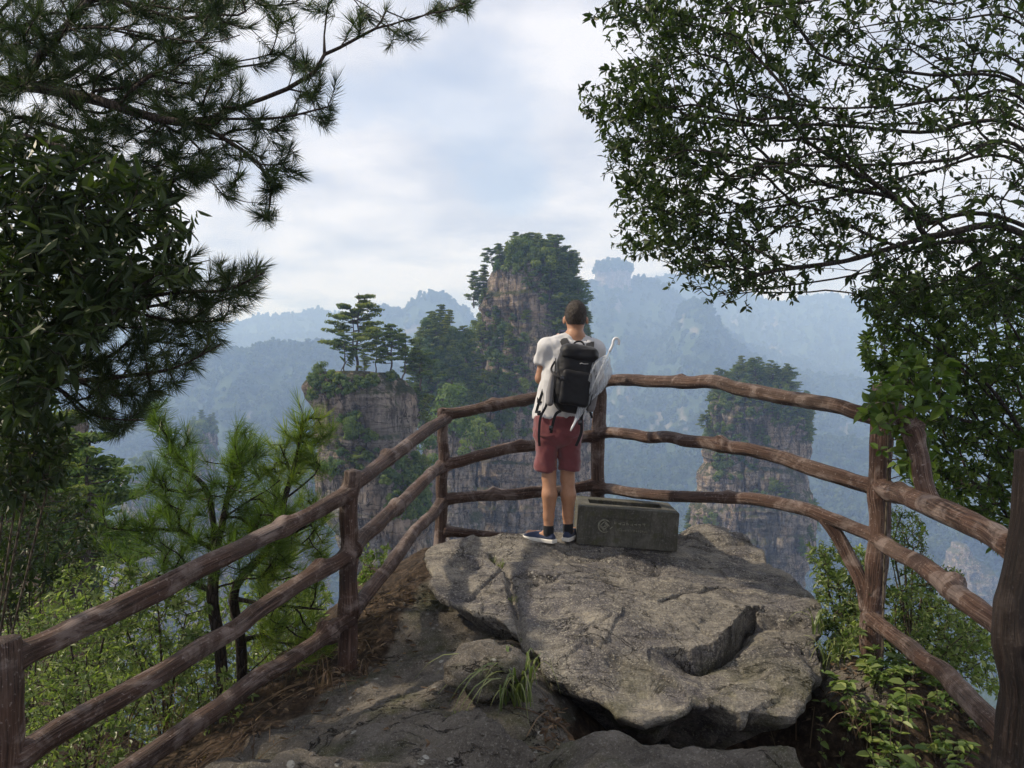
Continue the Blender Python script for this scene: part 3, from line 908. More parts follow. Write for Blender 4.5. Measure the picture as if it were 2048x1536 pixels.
def undergrowth_on(key, polys, n, size, seed, label):
    o, Pp, nrm = OBJ_P[key]
    r = np.random.default_rng(seed)
    px = to_px(Pp)
    ok = np.zeros(len(Pp), bool)
    for pl in polys:
        ok |= in_poly(px, pl)
    ok &= nrm[:, 1] < 0.5
    pat = fbm(Pp * np.array([0.16, 0.16, 0.22]), 3, seed)
    ok &= (pat + 0.5 * nrm[:, 2]) > -0.12
    idx = np.nonzero(ok)[0]
    k = r.choice(idx, min(n, len(idx)), replace=False)
    crown_points('undergrowth', Pp[k] - np.array([0, 0, 0.35]) * size[0], r.uniform(size[0], size[1], len(k)), seed, BUSHES, label)
undergrowth_on('mid', [[(1085, 480), (1200, 480), (1200, 800), (1120, 800), (1100, 620), (1040, 560), (960, 520), (960, 470)], [(860, 830), (900, 700), (960, 610), (1000, 640), (1060, 700), (1050, 800), (1110, 800), (1110, 860), (860, 900)]], 620, (0.9, 2.0), 41, 'bushes and scrub covering the flanks of the tallest pillar')
undergrowth_on('shoulder', [[(830, 690), (970, 690), (970, 860), (830, 860)]], 380, (0.9, 2.0), 42, 'scrub covering the wooded shoulder beside the tallest pillar')
undergrowth_on('right', [[(1400, 740), (1650, 740), (1650, 890), (1400, 890)], [(1420, 900), (1500, 900), (1520, 960), (1430, 960)], [(1360, 1040), (1430, 1040), (1430, 1130), (1360, 1130)], [(1490, 985), (1560, 970), (1590, 1010), (1500, 1020)]], 520, (1.0, 2.2), 43, 'scrub covering the upper part of the lone right pillar')
undergrowth_on('near', [[(620, 755), (800, 755), (700, 790), (620, 800)], [(640, 850), (720, 830), (760, 900), (700, 980), (640, 980)], [(760, 930), (880, 900), (880, 1040), (780, 1040)]], 420, (0.5, 1.3), 44, 'low scrub on the ledges of the squat pillar')
for kk, sd in (('hazy', 45), ('hazy2', 46), ('hazy3', 47)):
    undergrowth_on(kk, [[(200, 820), (700, 820), (700, 1080), (200, 1080)]], 260, (2.5, 5), sd, {'hazy': 'scrub on the small hazy pillar beyond the young pine', 'hazy2': 'scrub on the low hazy knob at the left', 'hazy3': 'scrub on the half hidden pillar behind the bright pine shoots'}[kk])

# single trees one can pick out
def solo(px, py, d, hpx, k, rz, label, name='pine_tree', tilt=(0, 0), group=None):
    if d > 90: d *= KD
    hpx *= 1.12
    place_tree(name, PINES if name == 'pine_tree' else BROADS, k, P(px, py, d), hpx / F * d, rz, label, group, 10.0 if name == 'pine_tree' else 8.0, 'tree', tilt)
G1 = 'pines on top of the squat pillar'
solo(712, 738, 112, 140, 0, 0.2, 'tall double-stemmed pine with layered boughs on the squat pillar', group=G1)
solo(690, 742, 109, 72, 2, 1.1, 'bright yellow-green pine below the tall double-stemmed pine', group=G1)
solo(678, 748, 108, 52, 4, 3.4, 'little pine leaning out left over the edge of the squat pillar', tilt=(0, R(-38)), group=G1)
solo(782, 752, 111, 96, 1, 2.0, 'spreading pine on the right rim of the squat pillar', group=G1)
solo(808, 764, 114, 92, 2, 0.4, 'broad pine just right of the rim pine on the squat pillar', group=G1)
solo(842, 778, 116, 78, 0, 2.7, 'rightmost wide-crowned pine on the squat pillar', group=G1)
solo(752, 742, 118, 66, 1, 4.4, 'dense dark pine behind the rim of the squat pillar', group=G1)
solo(730, 750, 106, 48, 3, 1.4, 'thin bare-stemmed pine on the front edge of the squat pillar', group=G1)
solo(640, 772, 108, 44, 0, 0.5, 'round bush at the left tip of the squat pillar', 'broadleaf_tree')
solo(662, 782, 107, 36, 1, 0.5, 'dark bush hanging below the left rim of the squat pillar', 'broadleaf_tree')
solo(690, 790, 106, 30, 2, 1.5, 'low bush on the front ledge of the squat pillar', 'broadleaf_tree')
solo(632, 805, 108, 26, 2, 2.5, 'pale bush under the overhang of the squat pillar', 'broadleaf_tree')
solo(836, 830, 113, 46, 4, 0.0, 'pine jutting right from the shaded wall of the squat pillar', tilt=(0, R(30)))
solo(842, 860, 112, 40, 2, 1.0, 'lower pine jutting right from the shaded wall of the squat pillar', tilt=(0, R(25)))
solo(948, 612, 212, 66, 3, 0.3, 'thin tall pine standing left of the tallest pillar')
solo(964, 608, 214, 74, 5, 1.3, 'second thin tall pine against the left edge of the tallest pillar')
solo(878, 684, 190, 70, 5, 0.6, 'spiky pine on the tip of the wooded shoulder')
solo(1498, 762, 262, 44, 4, 0.0, 'bare twin-stemmed pine sticking up from the lone right pillar')
solo(1441, 776, 258, 38, 2, 0.6, 'small round-topped pine at the left rim of the lone right pillar')
solo(1463, 776, 258, 28, 1, 0.6, 'smaller pine beside the round-topped pine on the lone right pillar')
solo(905, 900, 150, 112, 1, 0.8, 'large pale bushy tree between the squat and the tallest pillar', 'broadleaf_tree')
solo(960, 930, 165, 84, 0, 2.2, 'green bushy tree behind the left railing post', 'broadleaf_tree')
solo(850, 960, 140, 84, 2, 2.2, 'bushy tree in the gap beside the squat pillar', 'broadleaf_tree')
rl = np.random.default_rng(123)
spots = sorted([(rl.uniform(-120, 190), rl.uniform(14, 34), rl.uniform(1010, 1250), rl.uniform(170, 290), int(rl.choice([1, 3, 5, 0])), rl.uniform(0, 6)) for k in range(17)])
for k, (pxl, dd, pyl, hp, kd_, rz_) in enumerate(spots):
    solo(pxl, pyl, dd, hp * (1.15 if dd < 20 else 0.9), kd_, rz_, '%s dark conifer from the left edge on the far left slope, %s' % (ordinal(k), 'a nearer one' if dd < 22 else 'a farther one'), group='conifers on the far left slope')

# ------------------------------------------------------------------ the air
hb = MB()
lo = np.array([-3600., -120, -285]); hi = np.array([3600., 3600, 345])
c = np.array([[x, y, z] for x in (0, 1) for y in (0, 1) for z in (0, 1)])
hb.add(lo + c * (hi - lo), [[0, 1, 3, 2], [4, 6, 7, 5], [0, 4, 5, 1], [2, 3, 7, 6], [0, 2, 6, 4], [1, 5, 7, 3]])
hm = Mat('hazy_air')
HAZE_DENSITY = 0.00056
pv = hm.n('ShaderNodeVolumePrincipled', {'Color': (0.44, 0.63, 1.0, 1), 'Density': HAZE_DENSITY, 'Anisotropy': 0.0, 'Absorption Color': (0.78, 0.84, 1, 1)})
hm.t.links.new(pv.outputs[0], hm.out.inputs['Volume'])
tag(link('haze', hb.mesh('haze', False), hm.m), 'thin blue haze filling the valley air', 'haze', None, 'stuff')
# ------------------------------------------------------------------ rock and soil materials
def mat_boulder():
    m = Mat('weathered_boulder')
    p = m.coord()
    big = m.noise(p, 1.3, 5, 0.6, 0.3)
    mid = m.noise(p, 5.0, 7, 0.65, 0.4)
    fine = m.noise(p, 42.0, 6, 0.7)
    lin = m.noise(m.coord((2.2, 9.0, 9.0), rot=(0, 0, 0.25)), 1.6, 7, 0.66, 0.9)
    base = m.ramp(big, [(0.30, (0.095, 0.090, 0.092)), (0.43, (0.270, 0.248, 0.212)), (0.54, (0.120, 0.113, 0.120)), (0.70, (0.36, 0.325, 0.268))])
    base = m.mix(m.rng(mid, 0.44, 0.62, 0.0, 0.7), base, (0.082, 0.076, 0.078))
    base = m.mix(m.rng(lin, 0.54, 0.68, 0.0, 0.7), base, (0.36, 0.325, 0.26))
    base = m.mix(m.rng(lin, 0.44, 0.34, 0.0, 0.75), base, (0.07, 0.063, 0.055))
    sp = m.rng(fine, 0.52, 0.66)
    base = m.mix(m.math('MULTIPLY', sp, m.rng(mid, 0.35, 0.6, 0.1, 0.85)), base, (0.43, 0.40, 0.34))
    base = m.mix(m.rng(fine, 0.44, 0.30, 0.0, 0.7), base, (0.06, 0.055, 0.05))
    ck = m.math('ABSOLUTE', m.math('SUBTRACT', m.noise(m.coord((1.0, 2.4, 1.6), rot=(0, 0, 0.3)), 1.5, 7, 0.62, 0.8), 0.5))
    ck2 = m.math('ABSOLUTE', m.math('SUBTRACT', m.noise(m.coord((2.0, 1.2, 1.6), rot=(0, 0, -0.5)), 2.3, 6, 0.6, 0.6), 0.5))
    gate = m.rng(m.noise(p, 1.7, 3), 0.46, 0.58)
    gate2 = m.rng(m.noise(p, 2.1, 3, 0.5, 1.0), 0.48, 0.60)
    crk = m.math('MAXIMUM', m.math('MULTIPLY', m.rng(ck, 0.0, 0.010, 1.0, 0.0), gate), m.math('MULTIPLY', m.rng(ck2, 0.0, 0.010, 1.0, 0.0), gate2))
    base = m.mix(m.math('MULTIPLY', crk, 0.9), base, (0.020, 0.018, 0.016))
    grit = m.noise(p, 95.0, 4, 0.75)
    base = m.mix(m.rng(grit, 0.55, 0.64, 0.0, 0.65), base, (0.50, 0.47, 0.40))
    base = m.mix(m.rng(grit, 0.43, 0.35, 0.0, 0.65), base, (0.050, 0.046, 0.044))
    # lichen discs
    v = m.n('ShaderNodeTexVoronoi', {'Vector': m.n('ShaderNodeVectorMath', {0: p, 1: m.n('ShaderNodeTexNoise', {'Vector': p, 'Scale': 30.0}).outputs['Color']}, operation='ADD').outputs[0], 'Scale': 7.0})
    zone = m.rng(m.noise(p, 1.9, 3), 0.48, 0.60)
    lich = m.math('MULTIPLY', m.rng(v.outputs['Distance'], 0.26, 0.18), zone)
    base = m.mix(m.math('MULTIPLY', lich, 0.75), base, (0.50, 0.49, 0.41))
    # moss in damp low places
    z = m.n('ShaderNodeSeparateXYZ', {0: p}).outputs['Z']
    mo = m.math('MULTIPLY', m.rng(z, 0.12, -0.12), m.rng(m.noise(p, 3.5, 5), 0.42, 0.6))
    base = m.mix(m.math('MULTIPLY', mo, 0.55), base, (0.085, 0.085, 0.028))
    h = m.math('ADD', m.math('MULTIPLY', fine, 0.45), m.math('ADD', lin, m.math('MULTIPLY', mid, 0.8)))
    h = m.math('SUBTRACT', h, m.math('MULTIPLY', crk, 0.7))
    m.principled(base, 0.9, m.bump(h, 1.0, 0.06), 0.2)
    return m.m
M_BOULDER = mat_boulder()

def mat_ground():
    m = Mat('viewpoint_rock_and_soil')
    p = m.coord()
    big = m.noise(p, 1.1, 5, 0.6)
    mid = m.noise(p, 6.0, 8, 0.68, 0.4)
    fine = m.noise(p, 48.0, 6, 0.72)
    rock = m.ramp(mid, [(0.30, (0.055, 0.050, 0.044)), (0.5, (0.125, 0.112, 0.098)), (0.70, (0.21, 0.19, 0.165))])
    rock = m.mix(m.rng(big, 0.4, 0.62, 0.0, 0.6), rock, (0.16, 0.14, 0.115))
    rock = m.mix(m.rng(fine, 0.55, 0.68, 0, 0.6), rock, (0.33, 0.31, 0.27))
    v = m.voro(p, 13.0)
    lich = m.math('MULTIPLY', m.rng(v, 0.24, 0.15), m.rng(m.noise(p, 2.3, 3), 0.52, 0.62))
    rock = m.mix(m.math('MULTIPLY', lich, 0.85), rock, (0.52, 0.51, 0.46))
    mo = m.rng(m.noise(p, 2.7, 6, 0.65), 0.50, 0.66)
    rock = m.mix(m.math('MULTIPLY', mo, 0.65), rock, (0.055, 0.062, 0.022))
    grit = m.noise(p, 110.0, 4, 0.75)
    rock = m.mix(m.rng(grit, 0.56, 0.66, 0.0, 0.6), rock, (0.36, 0.34, 0.30))
    rock = m.mix(m.rng(grit, 0.43, 0.35, 0.0, 0.7), rock, (0.024, 0.022, 0.019))
    ck = m.math('ABSOLUTE', m.math('SUBTRACT', m.noise(m.coord((1.0, 2.0, 1.0), rot=(0, 0, 0.5)), 1.9, 7, 0.62, 0.8), 0.5))
    crk = m.math('MULTIPLY', m.rng(ck, 0.0, 0.011, 1.0, 0.0), m.rng(big, 0.46, 0.56))
    rock = m.mix(m.math('MULTIPLY', crk, 0.9), rock, (0.014, 0.012, 0.010))
    soil = m.ramp(m.noise(p, 22.0, 6, 0.7), [(0.3, (0.020, 0.015, 0.011)), (0.5, (0.050, 0.035, 0.024)), (0.68, (0.120, 0.085, 0.058))])
    t = m.attr('tint')
    k = m.rng(m.math('ADD', t, m.math('MULTIPLY', m.math('SUBTRACT', mid, 0.5), 0.9)), 0.35, 0.65)
    col = m.mix(k, rock, soil)
    h = m.math('SUBTRACT', m.math('ADD', mid, m.math('MULTIPLY', fine, 0.45)), m.math('MULTIPLY', crk, 0.6))
    m.principled(col, 0.93, m.bump(h, 1.0, 0.055), 0.18)
    return m.m
M_GROUND = mat_ground()

# ------------------------------------------------------------------ the lookout's ground
POST = {'A': (P(10, 1290, 2.6), 2.6), 'B': (P(702, 940, 4.3), 4.3), 'C': (P(887, 815, 6.1), 6.1),
        'D': (P(1200, 755, 6.3), 6.3), 'E': (P(1752, 800, 4.25), 4.25), 'F': (P(2025, 950, 2.6), 2.6)}
FENCE_XY = np.array([POST[k][0][:2] for k in 'ABCDEF'])
PLAT = np.vstack([[-2.6, -8], [-2.2, 1.2], FENCE_XY, [2.3, 1.0], [3.0, -8]])

def poly_sd(xy, poly):
    """signed distance to a polygon, negative inside"""
    d = np.full(len(xy), 1e9)
    n = len(poly)
    for i in range(n):
        a = poly[i]; b = poly[(i + 1) % n]
        ab = b - a
        t = np.clip(((xy - a) @ ab) / (ab @ ab), 0, 1)
        d = np.minimum(d, np.linalg.norm(xy - a - t[:, None] * ab, axis=1))
    return np.where(in_poly(xy, poly), -d, d)

CTRL = np.array([(-1.85, 2.6, -0.38), (-0.95, 4.3, -0.10), (-0.58, 6.1, 0.24), (-0.35, 3.3, 0.02), (0.0, 2.5, 0.04), (0.6, 2.7, 0.02), (-0.1, 4.2, 0.0), (-0.45, 5.2, 0.12),
                 (0.75, 6.3, 0.22), (2.1, 4.25, -0.02), (1.75, 2.6, -0.25), (1.1, 3.45, -1.15), (0.55, 3.6, -0.75), (1.6, 3.6, -1.0), (1.1, 3.9, -1.1), (1.0, 4.5, -0.30), (0.3, 5.2, 0.05), (0, 0, 0.05),
                 (0, -3, 0.1), (0, -8, 0.3), (2, 0, -0.1), (-2, 0, -0.3), (1.6, 5.4, 0.0), (0.2, 3.35, -0.1), (0.0, 3.62, 0.03), (-0.12, 3.9, 0.05), (0.14, 3.5, -0.03)])
def ground_z(x, y, fine=True):
    xy = np.stack([x, y], -1)
    w = 1.0 / (np.linalg.norm(xy[:, None] - CTRL[None, :, :2], axis=2) ** 2 + 0.03) ** 1.7
    z = (w * CTRL[None, :, 2]).sum(1) / w.sum(1)
    e = poly_sd(xy, PLAT)
    rat = x / np.maximum(y, 0.5)
    left = sstep(-0.22, -0.60, rat) * sstep(2.0, 5.0, y)
    back = sstep(2.0, -1.0, y)
    eo = np.maximum(e, 0)
    front = 0.30 * eo + 1.5 * np.maximum(eo - 0.75, 0) + 1.5 * np.maximum(eo - 2.5, 0)
    hill = 0.45 * np.minimum(eo, 4) + 0.14 * np.maximum(eo - 4, 0) + 0.9 * np.maximum(eo - 26, 0)
    side = 0.4 * np.minimum(eo, 6) + 0.25 * np.maximum(eo - 6, 0)
    drop = front * (1 - left) * (1 - back) + hill * left * (1 - back) + side * back
    z = z - drop
    p3 = np.stack([x, y, np.zeros_like(x)], -1)
    z = z + fbm(p3 * 0.8, 3, 301) * 0.05 * (1 + np.minimum(eo, 3))
    # the layered slab in the foreground
    yb = np.interp(x, [-1.15, -0.75, -0.5, -0.2, 0.0, 0.3, 0.55, 0.8, 1.05, 1.3], [2.55, 3.05, 3.30, 3.30, 3.14, 3.05, 3.06, 3.0, 2.92, 2.7]) + 0.05 * fbm(p3 * 4, 3, 302)
    sl = sstep(0.05, -0.05, y - yb) * sstep(-1.35, -1.0, x) * sstep(1.75, 1.25, x) * sstep(-6, 0.5, y)
    top = 0.10 + 0.05 * np.tanh(5 * fbm(p3 * 1.8, 3, 303)) + 0.035 * np.tanh(6 * fbm(p3 * np.array([3, 7, 1]), 3, 304))
    z = z * (1 - sl) + np.maximum(top, z) * sl
    if fine:
        z = z + 0.026 * np.tanh(5 * fbm(p3 * np.array([2.0, 4.0, 1]), 3, 305)) + 0.024 * fbm(p3 * 6, 4, 306) + 0.010 * fbm(p3 * 22, 3, 307)
    soil = np.clip(sstep(-0.12, 0.12, e) + 0.0, 0, 1)
    litter = 0.8 * sstep(0.20, 0.0, np.abs(poly_sd(xy, PLAT) + 0.02)) * sstep(0.0, -0.3, x)
    cav = sstep(-0.12, -0.3, z) * (e < 0)
    return z, np.clip(np.maximum(np.maximum(soil, litter), cav) * (1 - sl), 0, 1)

def grid_ground(xs, ys, hole=None, dz=0.0):
    Y, X = np.meshgrid(ys, xs, indexing='ij')
    z = np.zeros(X.size); t = np.zeros(X.size)
    xf, yf = X.ravel(), Y.ravel()
    for a in range(0, len(xf), 60000):
        z[a:a + 60000], t[a:a + 60000] = ground_z(xf[a:a + 60000], yf[a:a + 60000])
    V = np.stack([xf, yf, z + dz], -1)
    n1 = len(xs)
    i = np.arange(len(ys) - 1)[:, None] * n1; j = np.arange(n1 - 1)[None]
    Q = np.stack([i + j, i + j + 1, i + n1 + j + 1, i + n1 + j], -1)
    if hole is not None:
        cx = (xs[:-1] + xs[1:]) / 2; cy_ = (ys[:-1] + ys[1:]) / 2
        m = ~(((cx[None] > hole[0]) & (cx[None] < hole[1])) & ((cy_[:, None] > hole[2]) & (cy_[:, None] < hole[3])))
        Q = Q[m]
    return V, Q.reshape(-1, 4), t
FX = (-3.4, 3.4, 1.9, 7.6)
gb = MB()
v, q, t = grid_ground(np.arange(FX[0], FX[1] + 1e-6, 0.02), np.arange(FX[2], FX[3] + 1e-6, 0.02)); gb.add(v, q, None, t)
cxs = np.unique(np.round(np.concatenate([np.arange(-48, -10, 1.0), np.arange(-10, FX[0], 0.4), np.arange(FX[0] + 0.1, FX[1] - 0.05, 0.3), np.arange(FX[1] - 0.1, 10, 0.4), np.arange(10, 30, 1.0)]), 3))
cys = np.unique(np.round(np.concatenate([np.arange(-12, FX[2], 0.4), np.arange(FX[2] + 0.1, FX[3] - 0.05, 0.3), np.arange(FX[3] - 0.1, 16, 0.4), np.arange(16, 62, 1.0)]), 3))
v, q, t = grid_ground(cxs, cys, (FX[0] + 0.35, FX[1] - 0.35, FX[2] + 0.35, FX[3] - 0.35), -0.05); gb.add(v, q, None, t)
tag(link('lookout_ground', gb.mesh('lookout_ground'), M_GROUND), 'dark lichened rock and soil of the lookout', None, None, 'structure')

def gz(x, y):
    return float(ground_z(np.array([x]), np.array([y]))[0][0])

# ------------------------------------------------------------------ the boulder
PA, PBY, PCX = -0.955, 0.245, -0.07
def on_top(px, py):
    u = (px - 1024.0) / F; v = (py - 768.0) / F
    d = (CAMZ - PA) / (v + PBY + PCX * u)
    return np.array([u * d, d])
def topz(x, y):
    return PA + PBY * y + PCX * x
BOUT = [(845, 1135), (850, 1112), (872, 1096), (930, 1086), (1000, 1080), (1060, 1073), (1200, 1066), (1360, 1052), (1440, 1054), (1500, 1068), (1524, 1090), (1535, 1112), (1570, 1138), (1600, 1165), (1640, 1212),
        (1650, 1262), (1636, 1290), (1640, 1330), (1624, 1400), (1596, 1430), (1540, 1420), (1490, 1428), (1450, 1416), (1385, 1402), (1340, 1432), (1290, 1452), (1235, 1440), (1195, 1405), (1120, 1382),
        (1083, 1370), (1062, 1312), (1010, 1266), (985, 1240), (950, 1232), (915, 1206), (885, 1185), (862, 1165)]
bout = np.array([on_top(*p) for p in BOUT])
def dist_poly(xy, line):
    d = np.full(len(xy), 1e9)
    line = np.array([on_top(*p) for p in line])
    for a, b in zip(line[:-1], line[1:]):
        ab = b - a
        t = np.clip(((xy - a) @ ab) / (ab @ ab), 0, 1)
        d = np.minimum(d, np.linalg.norm(xy - a - t[:, None] * ab, axis=1))
    return d
nb, nr = 640, 190
loop = np.vstack([bout, bout[:1]])
seg = np.concatenate([[0], np.cumsum(np.linalg.norm(np.diff(loop, axis=0), axis=1))])
sN = np.linspace(0, seg[-1], nb, endpoint=False)
B2 = np.stack([np.interp(sN, seg, loop[:, k]) for k in (0, 1)], -1)
B3 = np.column_stack([B2, np.zeros(nb)])
cen = np.array([0.72, 4.75])
rad_dir = B2 - cen; rl_ = np.linalg.norm(rad_dir, axis=1, keepdims=True)
B2 = B2 + rad_dir / rl_ * (0.035 * np.tanh(3 * fbm(B3 * 3.0, 3, 400)) + 0.018 * fbm(B3 * 11, 3, 401))[:, None]
sr = 1 - (1 - np.linspace(0.004, 1, nr)) ** 1.0
TOP = (cen[None, None] + sr[:, None, None] * (B2 - cen)[None]).reshape(-1, 2)
p3 = np.column_stack([TOP, np.zeros(len(TOP))])
z = topz(TOP[:, 0], TOP[:, 1])
z += 0.085 * np.exp(-((TOP[:, 0] - 0.85) / 0.95) ** 2 - ((TOP[:, 1] - 4.45) / 0.62) ** 2)
z += 0.070 * fbm(p3 * 0.9, 3, 410) + 0.030 * np.tanh(3 * fbm(p3 * np.array([1.6, 3.2, 1]) + 4, 3, 411)) + 0.016 * fbm(p3 * 5, 4, 412) + 0.006 * fbm(p3 * 19, 3, 413)
rdg = np.clip(ridged(p3 * np.array([1.4, 3.0, 1]) + 0.4 * fbm(p3 * 2, 2, 420)[:, None], 2, 421), 0, 1)
z -= 0.030 * rdg ** 6
# fracture plates: crisp little steps between slightly tilted faces
rp = np.random.default_rng(33)
SEED = np.column_stack([rp.uniform(-0.8, 2.4, 46), rp.uniform(3.4, 6.3, 46)])
TILT = rp.normal(size=(46, 2)) * 0.020; OFF = rp.normal(size=46) * 0.004
wq = TOP + 0.10 * np.stack([fbm(p3 * 2.2, 4, 423), fbm(p3 * 2.2, 4, 424)], -1)
dd_ = ((wq[:, None] - SEED[None]) ** 2 * np.array([1.0, 1.9])).sum(-1)
kk_ = dd_.argmin(1)
z += OFF[kk_] + ((TOP - SEED[kk_]) * TILT[kk_]).sum(1)
# broken-off lower step at the right front, with a deep notch behind it
LOW = [(1296, 1318), (1360, 1316), (1412, 1298), (1428, 1276), (1452, 1252), (1486, 1226), (1508, 1218), (1512, 1246), (1560, 1250), (1655, 1262), (1660, 1450), (1450, 1440), (1400, 1410), (1330, 1420), (1300, 1360)]
lowp = np.array([on_top(*p) for p in LOW])
ld = poly_sd(TOP + 0.02 * np.stack([fbm(p3 * 6, 3, 430), fbm(p3 * 6, 3, 431)], -1), lowp)
tx = 0.08 + 0.92 * sstep(on_top(1300, 1320)[0], on_top(1400, 1305)[0], TOP[:, 0] + 0.05 * fbm(p3 * 5, 2, 449))
z -= 0.07 * tx * sstep(0.006, -0.006, ld)
def blob(px, py, rx, ry, depth, seed, soft=0.35):
    c = on_top(px, py)
    e = np.sqrt(((TOP[:, 0] - c[0]) / rx) ** 2 + ((TOP[:, 1] - c[1]) / ry) ** 2) + 0.35 * fbm(p3 * 5, 3, seed)
    return depth * sstep(1.0, soft, e)
lip = dist_poly(TOP + 0.03 * np.stack([fbm(p3 * 7, 3, 440), fbm(p3 * 7, 3, 441)], -1), [(1296, 1318), (1360, 1316), (1412, 1298), (1428, 1276), (1452, 1252), (1486, 1226), (1508, 1218)])
lw = 0.075 + 0.11 * (0.5 + 0.5 * fbm(p3 * 3.1, 2, 448)) ** 2
lc = on_top(1440, 1272)
z -= np.where(ld < 0.004, 0.36 * tx * np.exp(-(lip / lw) ** 2) * (0.35 + 0.75 * np.exp(-((TOP - lc) ** 2).sum(1) / 0.22 ** 2)) * (0.8 + 0.6 * fbm(p3 * 5, 3, 447)), 0)
z += blob(1560, 1340, 0.26, 0.36, 0.07, 442) + blob(1120, 1160, 0.5, 0.35, 0.03, 443) + blob(1420, 1062, 0.5, 0.16, 0.05, 445)
z -= blob(936, 1140, 0.14, 0.12, 0.07, 444)

for line, wd, dp in (([(985, 1112), (1000, 1142), (1014, 1165), (1030, 1215), (1042, 1270), (1052, 1330), (1060, 1360)], 0.022, 0.05),
                     ([(1322, 1224), (1345, 1216), (1358, 1200), (1400, 1192), (1440, 1180), (1480, 1178)], 0.014, 0.04),
                     ([(1150, 1184), (1185, 1178), (1230, 1190), (1290, 1194)], 0.010, 0.025), ([(935, 1205), (970, 1180), (1005, 1158)], 0.013, 0.03),
                     ([(1215, 1338), (1240, 1348), (1266, 1356)], 0.013, 0.03), ([(1060, 1100), (1120, 1112), (1180, 1118), (1240, 1112)], 0.012, 0.022),
                     ([(1490, 1250), (1520, 1246), (1556, 1252)], 0.016, 0.04), ([(1380, 1262), (1420, 1290), (1440, 1300)], 0.010, 0.02),
                     ([(1360, 1080), (1440, 1094), (1500, 1102), (1530, 1114)], 0.016, 0.035), ([(1160, 1300), (1190, 1285), (1225, 1275)], 0.009, 0.018)):
    dl = dist_poly(TOP + 0.015 * np.stack([fbm(p3 * 9, 2, 450), fbm(p3 * 9, 2, 451)], -1), line)
    z -= dp * np.exp(-(dl / wd) ** 2)
FEET = np.array([(0.26, 5.46, 0.419), (0.20, 5.55, 0.419), (0.41, 5.52, 0.422), (0.46, 5.62, 0.422), (0.50, 5.52, 0.392), (1.22, 5.52, 0.334), (0.86, 5.5, 0.362), (0.50, 5.95, 0.392), (1.22, 5.95, 0.334)])
wg = np.exp(-((TOP[:, None] - FEET[None, :, :2]) ** 2).sum(-1) / 0.16 ** 2)
k0 = np.array([z[((TOP - f[:2]) ** 2).sum(1).argmin()] for f in FEET])
z += (wg * (FEET[:, 2] - k0)[None]).sum(1) / np.maximum(wg.sum(1), 0.35)
LIPS = tx * sstep(0.075, 0.0, ld) * (ld > -0.003) * sstep(0.10, 0.04, lip) * np.exp(-((TOP - lc) ** 2).sum(1) / 0.42 ** 2)
topV = np.column_stack([TOP[:, 0] + 0.035 * LIPS, TOP[:, 1] - 0.095 * LIPS, z + 0.012 * LIPS])
rim = topV[-nb:]
rings = [topV]
jag = 0.5 + 0.5 * fbm(np.column_stack([rim[:, :2] * 3, rim[:, 2:]]), 3, 460)
left_lip = sstep(0.3, -0.3, rim[:, 0])
for f, dz in ((1.003, 0.010), (1.004, 0.030), (0.997, 0.055), (0.97, 0.080), (0.925, 0.11), (0.86, 0.15), (0.79, 0.22), (0.70, 0.32), (0.57, 0.46), (0.4, 0.64)):
    xy = cen + (rim[:, :2] - cen) * (f - 0.05 * jag * (f < 1))[:, None]
    zz = rim[:, 2] - dz * (0.55 + 0.75 * jag)
    n = np.column_stack([xy * 1.0, zz])
    xy = xy + (rad_dir / rl_) * (0.03 * np.tanh(3 * fbm(n * np.array([3, 3, 14.0]), 3, 461)))[:, None] * min(1, dz * 20)
    rings.append(np.column_stack([xy, zz]))
BV = np.vstack(rings)
nring = nr + len(rings) - 1
i = np.arange(nring - 1)[:, None] * nb; j = np.arange(nb)[None]; j2 = (j + 1) % nb
BQ = np.stack([i + j, i + nb + j, i + nb + j2, i + j2], -1).reshape(-1, 4)[:, ::-1]
BV = np.vstack([BV, [[cen[0], cen[1], BV[:nb, 2].mean()]]])
BT = [[len(BV) - 1, k, (k + 1) % nb] for k in range(nb)]
bme = new_mesh('boulder', BV, BQ, BT, True)
boulder = tag(link('boulder', bme, M_BOULDER), 'huge flat grey boulder the man stands on', 'boulder')
TOPV = topV
def bz(x, y):
    """height of the boulder's top"""
    d = (TOPV[:, 0] - x) ** 2 + (TOPV[:, 1] - y) ** 2
    k = np.argsort(d)[:6]
    return float(TOPV[k, 2].mean())

def stone(name, c, r, seed, label, flat=0.6, n=48):
    th = np.linspace(0, 2 * np.pi, n, endpoint=False); ph = np.linspace(0.02, np.pi - 0.02, n // 2)
    Ph, Th = np.meshgrid(ph, th, indexing='ij')
    d = np.stack([np.sin(Ph) * np.cos(Th), np.sin(Ph) * np.sin(Th), np.cos(Ph)], -1).reshape(-1, 3)
    rr = 1 + 0.28 * np.tanh(2 * fbm(d * 1.4, 3, seed)) + 0.08 * fbm(d * 5, 3, seed + 1)
    V = d * rr[:, None] * np.array(r) * np.array([1, 1, flat])
    i = np.arange(len(ph) - 1)[:, None] * n; j = np.arange(n)[None]; j2 = (j + 1) % n
    Q = np.stack([i + j, i + n + j, i + n + j2, i + j2], -1).reshape(-1, 4)
    me = new_mesh(name, V, Q, None, True, {'tint': np.zeros(len(V))})
    o = link(name, me, M_GROUND, None, c)
    return tag(o, label, 'rock', None)
c0 = P(968, 1330, 3.72)
stone('rock', (c0[0], c0[1], c0[2] - 0.02), (0.20, 0.20, 0.19), 470, 'small rounded rock under the grass tuft beside the boulder')
c1 = P(460, 1500, 3.05)
stone('rock', (c1[0], c1[1] + 0.12, gz(c1[0], c1[1]) + 0.0), (0.17, 0.14, 0.12), 472, 'mossy stone half buried in leaf litter under the left railing')
